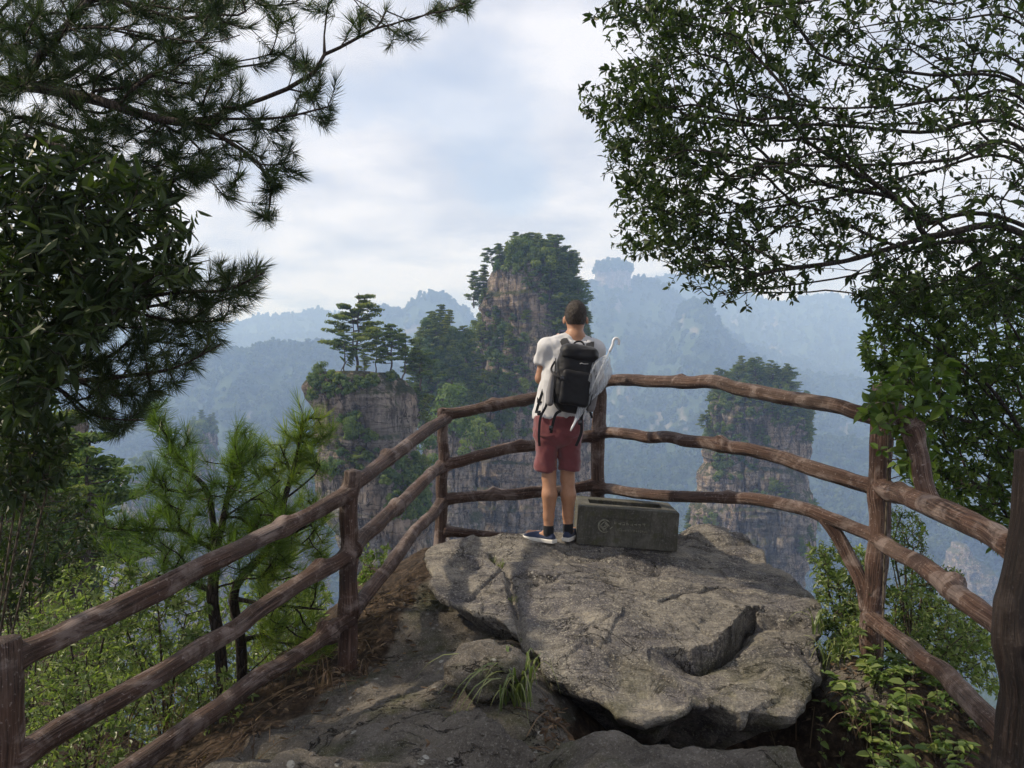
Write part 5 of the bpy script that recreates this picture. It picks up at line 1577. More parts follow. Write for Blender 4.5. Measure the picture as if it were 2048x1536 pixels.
# shorts
def shorts_sd(p):
    wz = P(0, 838, 5.5)[2]
    q = p - np.array([P(1117, 0, 5.5)[0], 5.505, P(0, 850, 5.5)[2]])
    d = (np.sqrt((q[:, 0] / 0.186) ** 2 + (q[:, 1] / 0.138) ** 2 + (q[:, 2] / 0.17) ** 4) - 1) * 0.138
    d = smin(d, sd_cone(p, J['hipL'] + [-0.004, 0, -0.02], P(1090, 950, 5.48), 0.092, 0.079), 0.02)
    d2 = sd_cone(p, J['hipR'] + [0.004, 0, -0.02], P(1139, 950, 5.51), 0.090, 0.082)
    d = smin(d, d2, 0.008)
    return np.maximum(np.maximum(d, p[:, 2] - wz - 0.03), P(0, 941, 5.48)[2] - p[:, 2] - 0.008 * np.sin(p[:, 0] * 30))
V, Q = sdf_surface(shorts_sd, MAN + [-0.28, -0.22, 0.48], MAN + [0.30, 0.24, 1.0], 0.0085)
V = lap_smooth(V, Q, 2, 0.5); n = mesh_normals(V, Q)
hz_ = V[:, 2] - MAN[2]
fold = ridged(np.column_stack([V[:, 0] * 6, V[:, 1] * 6, V[:, 2] * 13 + V[:, 0] * 6]), 2, 620)
V = V + n * (0.009 * fbm(V * np.array([14, 14, 9.0]), 3, 621) + 0.012 * fold * sstep(0.95, 0.75, hz_))[:, None]
on_man('shorts', V, Q, M_SHORTS)
# back pockets and side seam flaps
for sx, px_ in ((-1, 1093), (1, 1141)):
    pc = P(px_, 868, 5.5)
    pts = []
    for a in np.linspace(-0.055, 0.055, 9):
        x = pc[0] + a
        yy_ = 5.505 - 0.138 * math.sqrt(max(0.02, 1 - ((x - P(1117, 0, 5.5)[0]) / 0.186) ** 2)) - 0.006
        pts.append([x, yy_, pc[2] + 0.010 * abs(a) / 0.055])
    pts = np.array(pts)
    Vp = np.vstack([pts + [0, 0, 0.0], pts + [0, -0.004, -0.018], pts + [0, 0.010, -0.024]])
    i = np.arange(8)
    on_man('pocket_flap', Vp, np.vstack([np.stack([i, i + 1, i + 10, i + 9], -1), np.stack([i + 9, i + 10, i + 19, i + 18], -1)]), M_SHORTS)

# socks and shoes
def shoe(an, toe, s):
    fwd = np.array([toe[0] - an[0], toe[1] - an[1], 0]); fwd = fwd / np.linalg.norm(fwd)
    side = np.array([-fwd[1], fwd[0], 0])
    z0 = an[2] - 0.098
    org = np.array([an[0], an[1], z0]) - fwd * 0.055
    M3 = np.stack([fwd, side, [0, 0, 1]], -1)
    loc = lambda p: (p - org) @ M3
    L = 0.285
    def outline(q):
        w = np.interp(q[:, 0], [0, 0.04, 0.12, 0.20, 0.25, L], [0.026, 0.036, 0.036, 0.048, 0.044, 0.018])
        c = np.interp(q[:, 0], [0, 0.14, L], [0, 0, 0.008])
        return np.maximum(np.abs(q[:, 1] - c) - w, np.maximum(-q[:, 0] + 0.0, q[:, 0] - L))
    def sole(p):
        q = loc(p)
        return np.maximum(outline(q) - 0.003, np.maximum(-q[:, 2], q[:, 2] - 0.026)) - 0.002
    def upper(p):
        q = loc(p)
        h = np.interp(q[:, 0], [0, 0.03, 0.10, 0.16, 0.22, L], [0.085, 0.088, 0.082, 0.072, 0.056, 0.030])
        o = outline(q) + 0.55 * np.maximum(q[:, 2] - 0.045, 0)
        d = np.maximum(o + 0.002, np.maximum(0.02 - q[:, 2], q[:, 2] - h))
        return np.maximum(d, -sd_cone(p, an + [0, 0, 0.02], an + [0, 0, -0.02], 0.040, 0.034))
    lo_ = org - 0.33; lo_[2] = z0 - 0.02
    hi_ = org + 0.33; hi_[2] = z0 + 0.12
    V, Q = sdf_surface(upper, lo_, hi_, 0.0065); V = lap_smooth(V, Q, 2, 0.5)
    o = on_man('shoe', V, Q, M_SHOE)
    V, Q = sdf_surface(sole, lo_, hi_, 0.0065); V = lap_smooth(V, Q, 1, 0.5)
    on_man('sole', V, Q, M_SOLE, o)
    # laces, tied in a small bow
    lb_ = MB()
    for u, k in ((0.135, 0.0), (0.155, 0.0)):
        a = org + M3 @ np.array([u, -0.028, 0.066 - (u - 0.13) * 0.4]); b_ = org + M3 @ np.array([u, 0.028, 0.066 - (u - 0.13) * 0.4]); c_ = org + M3 @ np.array([u, 0, 0.078 - (u - 0.13) * 0.5])
        lb_.add(*tube_arrays(spline([a, c_, b_], 7) - MAN, 0.003, 5))
    link('lace', lb_.mesh('lace'), M_STRAP, o)
    def sock(p):
        d = sd_cone(p, an + [0, 0, 0.028], an + [0, 0, -0.03], 0.0395, 0.040)
        return np.maximum(d, p[:, 2] - an[2] - 0.03)
    V, Q = sdf_surface(sock, an - 0.09, an + 0.09, 0.006); V = lap_smooth(V, Q, 1, 0.5)
    on_man('sock', V, Q, M_SOCK)
shoe(J['anL'], toeL, -1)
shoe(J['anR'], toeR, 1)

# hands round the phone, thumbs behind it
PH = P(1137, 668, 5.96)
def hand(wr, s):
    palm_c = PH + np.array([s * 0.062, 0.000, -0.035])
    def sd(p):
        d = sd_cone(p, wr, palm_c + [0, -0.01, -0.01], 0.027, 0.030)
        d = smin(d, sd_ell(p, palm_c, (0.030, 0.022, 0.038)), 0.015)
        for k, (dz, ln) in enumerate(((0.030, 0.060), (0.012, 0.068), (-0.006, 0.064), (-0.024, 0.050))):
            b0 = palm_c + np.array([s * 0.012, 0.016, dz])
            b1 = b0 + np.array([s * 0.012, 0.022, 0.004]); b2 = b1 + np.array([-s * ln * 0.42, 0.008, 0.004]); b3 = b2 + np.array([-s * ln * 0.34, -0.006, 0.002])
            d = np.minimum(d, np.minimum(sd_cone(p, b0, b1, 0.0095, 0.009), np.minimum(sd_cone(p, b1, b2, 0.009, 0.0082), sd_cone(p, b2, b3, 0.0082, 0.0068))))
        t0 = palm_c + np.array([-s * 0.010, -0.018, -0.010]); t1 = t0 + np.array([-s * 0.022, -0.006, 0.022]); t2 = t1 + np.array([-s * 0.020, 0.006, 0.016])
        d = smin(d, np.minimum(sd_cone(p, t0, t1, 0.012, 0.0105), sd_cone(p, t1, t2, 0.0105, 0.008)), 0.008)
        return d
    V, Q = sdf_surface(sd, palm_c - 0.13, palm_c + 0.13, 0.0045)
    V = lap_smooth(V, Q, 1, 0.4)
    on_man('hand', V, Q, M_SKIN)
hand(J['wrL'], -1)
hand(J['wrR'], 1)

def rbox(c, half, r, rot=None, n=2):
    bm = bmesh.new(); bmesh.ops.create_cube(bm, size=2.0)
    bmesh.ops.scale(bm, vec=half, verts=bm.verts)
    bmesh.ops.bevel(bm, geom=list(bm.edges), offset=r, segments=n, profile=0.5, affect='EDGES')
    if rot is not None:
        bmesh.ops.rotate(bm, cent=(0, 0, 0), matrix=rot, verts=bm.verts)
    bmesh.ops.translate(bm, vec=c, verts=bm.verts)
    me = bpy.data.meshes.new('piece'); bm.to_mesh(me); bm.free()
    for p in me.polygons:
        p.use_smooth = True
    return me
M_BLACK = mat_flat('black_plastic', (0.012, 0.012, 0.015), 0.25, 0.1, 20, 0.05, 0.5)
phone = tag(empty('phone', tuple(PH)), 'black phone held up in landscape in front of the man', 'phone')
link('case', rbox((0, 0, 0), (0.075, 0.0045, 0.036), 0.004), M_BLACK, phone)
m_scr = Mat('phone_screen')
em_ = m_scr.n('ShaderNodeEmission', {'Color': m_scr.ramp(m_scr.noise(m_scr.coord((8, 1, 30)), 1.0, 3), [(0.4, (0.03, 0.035, 0.06)), (0.6, (0.16, 0.18, 0.26))]), 'Strength': 0.6})
m_scr.surf(em_.outputs[0])
link('screen', rbox((0, -0.0048, 0), (0.071, 0.0006, 0.0325), 0.0004), m_scr.m, phone)
link('camera_lens', rbox((0.055, 0.0055, 0.018), (0.010, 0.0018, 0.010), 0.0015), M_BLACK, phone)

# ------------------------------------------------------------------ backpack
PKC = P(1148, 757, 5.275)
ta = -math.atan2((1156 - 1136), (825 - 695))          # leans to the right at the top
tb_ = 0.10
ca_, sa_ = math.cos(ta), math.sin(ta)
PU = unit(np.array([-sa_, 0.06, ca_])); PX = unit(np.cross(np.array([0, 1.0, 0]), PU)); PYv = np.cross(PU, PX)
def loc_pack(p):
    q = p - PKC
    return np.stack([q @ PX, q @ PYv, q @ PU], -1)
def pk(x, y, z):
    return PKC + PX * x + PYv * y + PU * z
def sd_rb(q, half, r):
    d = np.abs(q) - (np.asarray(half) - r)
    return np.linalg.norm(np.maximum(d, 0), axis=1) + np.minimum(d.max(1), 0) - r
pack = tag(empty('backpack', tuple(PKC)), 'black hiking backpack worn by the man', 'backpack')
def on_pack(name, V, Q, mat, parent=None):
    return link(name, new_mesh(name, V - PKC, Q, None, True), mat, parent or pack)
def pack_sd(p):
    q = loc_pack(p).copy()
    w = np.interp(q[:, 2], [-0.25, -0.12, 0.1, 0.25], [0.100, 0.138, 0.142, 0.112])
    q[:, 0] = q[:, 0] * 0.15 / w
    dpt = np.interp(q[:, 2], [-0.25, -0.1, 0.15, 0.26], [0.075, 0.108, 0.100, 0.070])
    q[:, 1] = (q[:, 1]) * 0.10 / dpt
    return sd_rb(q, (0.15, 0.10, 0.245), 0.078)
lo_ = PKC - [0.24, 0.17, 0.32]; hi_ = PKC + [0.24, 0.17, 0.32]
V, Q = sdf_surface(pack_sd, lo_, hi_, 0.010); V = lap_smooth(V, Q, 2, 0.5); n = mesh_normals(V, Q)
V = V + n * (0.009 * fbm(V * np.array([9, 9, 7.0]), 3, 631) + 0.004 * ridged(V * np.array([12, 12, 16.0]), 2, 632))[:, None]
on_pack('main_compartment', V, Q, M_PACK)
def lid_sd(p):
    q = loc_pack(p) - np.array([0.01, -0.012, 0.185])
    q[:, 2] += 0.25 * np.maximum(-q[:, 1] - 0.02, 0)
    return sd_rb(q, (0.136, 0.104, 0.060), 0.054)
V, Q = sdf_surface(lid_sd, lo_, hi_ + [0.05, 0.03, 0.05], 0.010); V = lap_smooth(V, Q, 2, 0.5); n = mesh_normals(V, Q)
V = V + n * (0.008 * fbm(V * 10, 3, 633) + 0.005 * ridged(V * np.array([10, 10, 22.0]), 2, 634))[:, None]
lid = on_pack('lid', V, Q, M_PACK)
def pocket_sd(p):
    q = loc_pack(p) - np.array([0.012, -0.098, -0.075])
    return sd_rb(q, (0.105, 0.028, 0.125), 0.026)
V, Q = sdf_surface(pocket_sd, lo_, hi_, 0.009); V = lap_smooth(V, Q, 2, 0.5); n = mesh_normals(V, Q)
V = V + n * (0.007 * fbm(V * 12, 3, 635))[:, None]
on_pack('front_pocket', V, Q, M_PACK)
for sx in (-1, 1):
    def side_sd(p, sx=sx):
        q = loc_pack(p) - np.array([sx * 0.142, 0.0, -0.095])
        q[:, 0] = q[:, 0] - sx * 0.012 * np.cos(q[:, 2] * 12)
        return sd_rb(q, (0.026, 0.072, 0.125), 0.022)
    V, Q = sdf_surface(side_sd, lo_, hi_, 0.008); V = lap_smooth(V, Q, 2, 0.5); n = mesh_normals(V, Q)
    V = V + n * (0.006 * fbm(V * np.array([30, 30, 8.0]), 2, 636))[:, None]
    o = on_pack('side_pocket', V, Q, M_PACKGREY)
    o['label'] = 'grey stretch side pocket'
def band(name, pts, w, th, mat, parent, side=None, root=PKC):
    """a flat strap"""
    c = spline(pts, max(10, len(pts) * 5)); t = unit(np.gradient(c, axis=0))
    s = unit(np.cross(t, np.array([0, 1.0, 0.0]) if side is None else side)); nn = np.cross(s, t)
    k = len(c)
    V = np.stack([c - s * w - nn * th, c + s * w - nn * th, c + s * w + nn * th, c - s * w + nn * th], 1).reshape(-1, 3)
    i = np.arange(k - 1)[:, None] * 4; j = np.arange(4)[None]; j2 = (j + 1) % 4
    Q_ = np.stack([i + j, i + j2, i + 4 + j2, i + 4 + j], -1).reshape(-1, 4)
    Q_ = np.vstack([Q_, [[0, 3, 2, 1], [4 * k - 4, 4 * k - 3, 4 * k - 2, 4 * k - 1]]])
    return link(name, new_mesh(name, V - root, Q_, None, False), mat, parent)
# shoulder straps over the shoulders and back under the arms
band('shoulder_strap', [pk(-0.072, 0.07, 0.215), P(1128, 682, 5.43), P(1124, 676, 5.50), P(1116, 690, 5.60), P(1104, 735, 5.64), P(1084, 780, 5.58), P(1082, 805, 5.44)], 0.030, 0.006, M_STRAP, pack)
band('shoulder_strap', [pk(0.085, 0.07, 0.215), P(1180, 690, 5.43), P(1180, 682, 5.50), P(1182, 700, 5.62), P(1184, 740, 5.66), P(1190, 780, 5.58), P(1180, 806, 5.42)], 0.030, 0.006, M_STRAP, pack)
tbh = MB(); tbh.add(*tube_arrays(spline([pk(-0.045, 0.07, 0.225), pk(-0.02, 0.085, 0.275), pk(0.03, 0.085, 0.28), pk(0.06, 0.07, 0.225)], 16) - PKC, 0.007, 8))
link('carry_handle', tbh.mesh('carry_handle'), M_STRAP, pack)
band('strap', [P(1087, 778, 5.45), P(1078, 805, 5.42), P(1072, 826, 5.40)], 0.010, 0.002, M_STRAP, pack)
band('strap', [pk(-0.16, 0.03, -0.12), P(1092, 812, 5.34), P(1081, 835, 5.33), P(1078, 868, 5.33), P(1079, 892, 5.34)], 0.009, 0.002, M_STRAP, pack)
band('strap', [pk(-0.06, -0.02, -0.245), P(1112, 828, 5.27), P(1106, 846, 5.28), P(1102, 866, 5.30)], 0.010, 0.002, M_STRAP, pack)
band('strap', [pk(0.10, -0.03, -0.21), P(1163, 835, 5.24), P(1163, 862, 5.25), P(1158, 878, 5.25), P(1152, 892, 5.27)], 0.010, 0.002, M_STRAP, pack)
band('strap', [pk(0.165, 0.0, -0.02), P(1186, 795, 5.30), P(1180, 818, 5.32), P(1184, 836, 5.34)], 0.008, 0.002, M_STRAP, pack)
band('strap', [pk(-0.155, -0.03, 0.10), pk(-0.175, -0.05, 0.04), pk(-0.15, -0.10, 0.0), pk(-0.09, -0.13, -0.02), pk(-0.04, -0.135, -0.06)], 0.007, 0.002, M_STRAP, pack)
for a, b_ in ((pk(-0.155, -0.05, 0.12), pk(-0.135, -0.105, -0.20)), (pk(0.150, -0.06, 0.10), pk(0.13, -0.10, -0.18))):
    tz = MB(); mid_ = (a + b_) / 2 + np.array([0, -0.025, 0]); tz.add(*tube_arrays(spline([a, mid_, b_], 14) - PKC, 0.004, 5))
    link('zip', tz.mesh('zip'), M_STRAP, pack)
for c_ in (P(1078, 826, 5.395), P(1102, 856, 5.28), P(1160, 845, 5.23), pk(0.17, -0.02, -0.04), pk(-0.09, -0.135, -0.02)):
    link('buckle', rbox(tuple(c_ - PKC), (0.014, 0.005, 0.018), 0.004), M_BLACK, pack)
# small pale logo stroke on the lid and a scuffed grey print on the pocket
M_LOGO = mat_flat('pale_print', (0.30, 0.30, 0.31), 0.6, 0.2, 60)
lg = MB(); lg.add(*tube_arrays(spline([pk(0.015, -0.1235, 0.098), pk(0.028, -0.1255, 0.105), pk(0.045, -0.1255, 0.102), pk(0.075, -0.1235, 0.108)], 10) - PKC, np.linspace(0.0042, 0.0028, 10), 5))
link('logo', lg.mesh('logo'), M_LOGO, pack)

# ------------------------------------------------------------------ folded clear umbrella
m = Mat('clear_vinyl')
nv = m.noise(m.coord((60, 60, 8)), 1.0, 4)
tr_ = m.n('ShaderNodeBsdfTransparent', {'Color': (0.93, 0.95, 0.97, 1)})
gl_ = m.n('ShaderNodeBsdfPrincipled', {'Base Color': (0.80, 0.83, 0.86, 1), 'Roughness': 0.18, 'Specular IOR Level': 0.7})
tl_ = m.n('ShaderNodeBsdfTranslucent', {'Color': (0.8, 0.83, 0.86, 1)})
ad_ = m.n('ShaderNodeMixShader', {0: 0.5}); m.t.links.new(gl_.outputs[0], ad_.inputs[1]); m.t.links.new(tl_.outputs[0], ad_.inputs[2])
mx_ = m.n('ShaderNodeMixShader', {0: m.rng(nv, 0.3, 0.7, 0.22, 0.62)})
m.t.links.new(tr_.outputs[0], mx_.inputs[1]); m.t.links.new(ad_.outputs[0], mx_.inputs[2])
M_VINYL = m.surf(mx_.outputs[0])
M_WHITEP = mat_flat('white_plastic', (0.72, 0.72, 0.73), 0.35, 0.05, 20, 0.05, 0.5)
M_METAL = mat_flat('pale_metal_rod', (0.55, 0.56, 0.58), 0.3, 0.1, 40, 0.05, 0.6)
ut = P(1213, 716, 5.20); ub = P(1141, 862, 5.18)
umb = tag(empty('umbrella', tuple(ub)), 'folded clear umbrella with white crook handle stuck in the backpack', 'umbrella')
ax_ = unit(ub - ut); LU = np.linalg.norm(ub - ut)
b = MB(); b.add(*tube_arrays(np.array([ub, ut + (P(1224, 692, 5.20) - ut) * 0.9]) - ub, 0.0045, 8)); link('shaft', b.mesh('shaft'), M_METAL, umb)
b = MB(); b.add(*tube_arrays(spline([P(1219, 703, 5.20), P(1225, 690, 5.20), P(1227, 681, 5.20), P(1231, 676.5, 5.20), P(1236, 678, 5.20), P(1238, 684, 5.20), P(1237, 690, 5.20)], 24) - ub, 0.0095, 10)); link('handle', b.mesh('handle'), M_WHITEP, umb)
s1 = unit(np.cross(ax_, [0, 1.0, 0])); s2 = np.cross(ax_, s1)
tt_ = np.linspace(0, 0.86, 44); na = 64; aa = np.linspace(0, 2 * np.pi, na, endpoint=False)
prof = np.interp(tt_, [0, 0.04, 0.14, 0.28, 0.42, 0.52, 0.58, 0.7, 0.86], [0.020, 0.040, 0.062, 0.066, 0.056, 0.038, 0.030, 0.024, 0.010])
Vu = []
for k, t in enumerate(tt_):
    star = 1 + (0.30 * (1 - t)) * np.cos(8 * aa + 3.0 * t + 0.6 * np.sin(2 * aa)) + 0.10 * np.sin(19 * aa + 9 * t)
    if k == 0:
        star = star + 0.4 * np.cos(8 * aa)
    rr_ = prof[k] * star
    ctr = ut + ax_ * LU * (t + 0.0) + ax_ * (0.02 * np.cos(8 * aa) * (1 - t) ** 3)[:, None] * 1.0 if k < 4 else (ut + ax_ * LU * t)[None]
    Vu.append(ctr + rr_[:, None] * (np.cos(aa)[:, None] * s1 * 1.05 + np.sin(aa)[:, None] * s2 * 0.75))
Vu = np.vstack(Vu)
i = np.arange(43)[:, None] * na; j = np.arange(na)[None]; j2 = (j + 1) % na
link('canopy', new_mesh('canopy', Vu - ub, np.stack([i + j, i + j2, i + na + j2, i + na + j], -1).reshape(-1, 4), None, True), M_VINYL, umb)
b = MB()
for k in range(8):
    a = k * math.pi / 4
    p0 = ut + ax_ * 0.01 + (math.cos(a) * s1 + math.sin(a) * s2) * 0.026; p1 = ut + ax_ * LU * 0.55 + (math.cos(a) * s1 + math.sin(a) * s2) * 0.02; p2 = ub - ax_ * 0.05
    v, q, t = tube_arrays(spline([p0, p1, p2], 8) - ub, 0.0016, 4); b.add(v, q, t)
link('ribs', b.mesh('ribs'), M_METAL, umb)
b = MB(); b.add(*tube_arrays(np.array([ub - ax_ * 0.10, ub - ax_ * 0.03, ub]) - ub, [0.010, 0.008, 0.005], 10)); link('ferrule', b.mesh('ferrule'), M_WHITEP, umb)
# ------------------------------------------------------------------ near plants: building blocks
def leaves(b, P0, D, N, L, W, tint, droop=0.12, fold=0.18):
    """pointed leaves folded along the midrib"""
    D = unit(D); S = unit(np.cross(D, N)); Nn = np.cross(S, D)
    L = np.asarray(L)[:, None]; W = np.asarray(W)[:, None]
    f = fold * W
    V = np.stack([P0,
                  P0 + D * L * 0.32 + S * W * 0.46 + Nn * f, P0 + D * L * 0.72 + S * W * 0.36 + Nn * (f * 0.7 - droop * L * 0.45),
                  P0 + D * L - Nn * droop * L,
                  P0 + D * L * 0.72 - S * W * 0.36 + Nn * (f * 0.7 - droop * L * 0.45), P0 + D * L * 0.32 - S * W * 0.46 + Nn * f], 1)
    n = len(P0); k = np.arange(n)[:, None] * 6
    Q = np.concatenate([k + np.array([0, 3, 2, 1]), k + np.array([0, 5, 4, 3])], 0)
    b.add(V.reshape(-1, 3), Q, None, np.repeat(tint, 6))

def needles(b, P0, D, L, w, tint, r):
    D = unit(D)
    S = unit(np.cross(D, r.normal(size=D.shape)))
    bend = unit(np.cross(S, D))
    L = np.asarray(L)[:, None]
    m = P0 + D * L * 0.55 + bend * L * 0.03
    V = np.stack([P0 - S * w, P0 + S * w, m + S * w * 0.9, m - S * w * 0.9, P0 + D * L], 1)
    n = len(P0); k = np.arange(n)[:, None] * 5
    b.add(V.reshape(-1, 3), k + np.array([0, 1, 2, 3]), k + np.array([3, 2, 4]), np.repeat(tint, 5))

def sample_region(r, poly, n, d0, d1, dfun=None, jit=0.0):
    poly = np.asarray(poly, float)
    lo, hi = poly.min(0), poly.max(0)
    out = np.zeros((0, 2))
    while len(out) < n:
        q = r.uniform(lo, hi, (n * 3, 2))
        out = np.vstack([out, q[in_poly(q, poly)]])
    out = out[:n] + r.normal(size=(n, 2)) * jit
    d = r.uniform(d0, d1, n)
    if dfun is not None:
        d = d + dfun(out[:, 0], out[:, 1])
    return np.stack([(out[:, 0] - 1024) / F * d, d, CAMZ - (out[:, 1] - 768) / F * d], -1)

class Grow:
    """a branching skeleton that reaches every leaf-bearing tip from given limbs"""
    def __init__(s, r):
        s.r = r; s.pos = []; s.par = []; s.plen = []; s.chains = []; s.dirn = []
    def limb(s, pts, start=None, n=None):
        pts = np.asarray(pts, float)
        L = np.linalg.norm(np.diff(pts, axis=0), axis=1).sum()
        n = n or max(4, int(L / 0.09))
        c = spline(pts, n)
        if start is None and s.pos:
            start = int(np.argmin(np.linalg.norm(np.array(s.pos) - c[0], axis=1)))
            c[0] = s.pos[start]
        ids = []
        for k in range(n):
            if k == 0 and start is not None:
                ids.append(start); continue
            p = ids[-1] if ids else -1
            s.pos.append(c[k]); s.par.append(p)
            s.plen.append(0.0 if p < 0 else s.plen[p] + np.linalg.norm(c[k] - s.pos[p]))
            t = c[min(k + 1, n - 1)] - c[max(k - 1, 0)]
            s.dirn.append(t / (np.linalg.norm(t) + 1e-9))
            ids.append(len(s.pos) - 1)
        s.chains.append(ids)
        return ids
    def reach(s, A, bf=0.5, seg=0.10, curve=0.35, wob=0.012, sag=0.0):
        r = s.r
        root = np.array(s.pos[0])
        P_ = np.array(s.pos); cap = len(P_) + len(A) * 16
        pos = np.zeros((cap, 3)); pos[:len(P_)] = P_
        pl = np.zeros(cap); pl[:len(P_)] = s.plen
        dr = np.zeros((cap, 3)); dr[:len(P_)] = s.dirn
        n = len(P_); tips = []
        d0 = np.array([np.min(np.linalg.norm(P_ - a, axis=1)) for a in A])
        for q in np.argsort(d0):
            a = A[q]
            dv = np.linalg.norm(pos[:n] - a, axis=1)
            j = int(np.argmin(dv + bf * pl[:n]))
            L = dv[j]
            if L < 0.015:
                continue
            k = min(14, max(2, int(L / seg) + 1))
            t0 = dr[j]; dd = (a - pos[j]) / L
            t0 = unit(t0 * 0.6 + dd * 0.8)
            c = bez(pos[j], pos[j] + t0 * L * curve, a - unit(dd + np.array([0, 0, 0.5 * sag])) * L * 0.3, a, k + 1)
            c[1:-1] += r.normal(size=(k - 1, 3)) * wob * min(1, L)
            ids = [j]
            for m in range(1, k + 1):
                p = ids[-1]
                pos[n] = c[m]; pl[n] = pl[p] + np.linalg.norm(c[m] - pos[p])
                dr[n] = unit(c[m] - pos[p])
                s.par.append(p); ids.append(n); n += 1
            s.chains.append(ids); tips.append((ids[-1], q))
        s.pos = list(pos[:n]); s.plen = list(pl[:n]); s.dirn = list(dr[:n])
        return tips
    def radii(s, tip=0.002, ex=2.4, rmin=None):
        n = len(s.pos)
        acc = np.zeros(n)
        par = np.array(s.par)
        has = np.zeros(n, bool); has[par[par >= 0]] = True
        acc[~has] = tip ** ex
        for k in range(n - 1, 0, -1):
            if par[k] >= 0:
                acc[par[k]] += acc[k]
        return acc ** (1 / ex)
    def mesh(s, b, tip=0.002, ex=2.4, rlim=1.0, scale=1.0):
        rad = np.minimum(s.radii(tip, ex) * scale, rlim)
        pos = np.array(s.pos)
        for ids in s.chains:
            if len(ids) < 2:
                continue
            rr = rad[ids].copy()
            if len(rr) > 2 and ids[0] != 0:
                rr[0] = min(rr[0], rr[1] * 1.25)
            mx = rr.max()
            sides = 3 if mx < 0.004 else (5 if mx < 0.02 else 9)
            pts = pos[ids]
            if mx > 0.02 and len(pts) > 3:
                pts = spline(pts, len(pts) * 2); rr = np.interp(np.linspace(0, 1, len(pts)), np.linspace(0, 1, len(rr)), rr)
            V, Q, T = tube_arrays(pts, rr, sides, False)
            b.add(V, Q, None)
        return rad

def rosettes(b, r, tips, dirs, n, L, W, spread=(45, 95), tint=(0.2, 0.8), along=0.03, up=0.5, droop=0.15):
    """whorls of leaves at twig ends"""
    m = len(tips)
    cnt = r.integers(n[0], n[1] + 1, m)
    idx = np.repeat(np.arange(m), cnt)
    N = len(idx)
    ax = unit(dirs[idx] + r.normal(size=(N, 3)) * 0.15)
    pr = unit(np.cross(ax, r.normal(size=(N, 3))))
    ph = np.radians(r.uniform(spread[0], spread[1], N))[:, None]
    D = ax * np.cos(ph) + pr * np.sin(ph)
    base = tips[idx] - ax * (r.uniform(0, 1, N) * along)[:, None]
    nr = unit(np.array([0, 0, 1.0]) * up + ax * 0.5 + r.normal(size=(N, 3)) * 0.35)
    ct = r.normal(size=m) * 0.12
    tt = np.clip(r.uniform(tint[0], tint[1], N) + ct[idx], 0, 1)
    ll = r.uniform(L[0], L[1], N) * r.uniform(0.65, 1.3, m)[idx]
    leaves(b, base, D, nr, ll, ll * r.uniform(W[0], W[1], N), tt, droop)

def tufts(b, r, tips, dirs, n, L, shoot, w, tint=(0.2, 0.8), upcurve=0.25):
    m = len(tips)
    cnt = r.integers(n[0], n[1] + 1, m)
    idx = np.repeat(np.arange(m), cnt); N = len(idx)
    ax = unit(dirs + np.array([0, 0, upcurve]))[idx]
    pr = unit(np.cross(ax, r.normal(size=(N, 3))))
    u = r.uniform(0, 1, N) ** 1.3
    ph = np.radians(18 + 52 * u + r.normal(size=N) * 9)[:, None]
    D = ax * np.cos(ph) + pr * np.sin(ph)
    sh = r.uniform(shoot[0], shoot[1], m)[idx]
    base = tips[idx] - ax * (u * sh)[:, None]
    ct = r.normal(size=m) * 0.14
    needles(b, base, D, r.uniform(L[0], L[1], N) * (1 - 0.25 * u), w * 1.35, np.clip(r.uniform(tint[0], tint[1], N) + ct[idx], 0, 1), r)

M_BARK_PINE = mat_bark('pine_bark', (0.026, 0.020, 0.017), (0.085, 0.066, 0.055), 3.0)
M_BARK_DARK = mat_bark('dark_twigs', (0.022, 0.018, 0.015), (0.070, 0.058, 0.050), 3.0)
M_BARK_GREY = mat_bark('pale_stems', (0.055, 0.045, 0.032), (0.16, 0.13, 0.095), 3.0)
M_NEEDLE = leaf_material('pine_needles', [(0.014, 0.026, 0.011), (0.030, 0.050, 0.018), (0.070, 0.090, 0.028)], 0.25, 0.5, 0.25)
M_NEEDLE_YOUNG = leaf_material('young_pine_needles', [(0.050, 0.086, 0.022), (0.115, 0.175, 0.036), (0.250, 0.290, 0.050)], 0.45, 0.42, 0.4)
M_LEAF_DARK = leaf_material('dark_glossy_leaves', [(0.016, 0.028, 0.010), (0.028, 0.046, 0.014), (0.056, 0.078, 0.022)], 0.22, 0.45, 0.25)
M_LEAF_SMALL = leaf_material('small_evergreen_leaves', [(0.015, 0.027, 0.009), (0.029, 0.048, 0.013), (0.064, 0.092, 0.022)], 0.28, 0.45, 0.22)
M_LEAF_BUSH = leaf_material('bush_leaves', [(0.022, 0.040, 0.012), (0.052, 0.088, 0.020), (0.115, 0.160, 0.036)], 0.36, 0.45, 0.25)
M_LEAF_SHRUB = leaf_material('shrub_leaves', [(0.062, 0.098, 0.030), (0.135, 0.185, 0.058), (0.260, 0.295, 0.120)], 0.42, 0.40, 0.45)
M_LEAF_VINE = leaf_material('vine_leaves', [(0.040, 0.076, 0.014), (0.068, 0.118, 0.020), (0.125, 0.175, 0.032)], 0.42, 0.42, 0.4)
M_LEAF_HERB = leaf_material('herb_leaves', [(0.060, 0.100, 0.028), (0.120, 0.180, 0.048), (0.220, 0.260, 0.085)], 0.34, 0.45, 0.35)
M_GRASS = leaf_material('grass_blades', [(0.055, 0.085, 0.024), (0.105, 0.145, 0.042), (0.215, 0.225, 0.095)], 0.32, 0.40, 0.4)
M_DRY = leaf_material('dry_leaves', [(0.045, 0.028, 0.018), (0.095, 0.062, 0.040), (0.210, 0.150, 0.098)], 0.15, 0.7, 0.2)

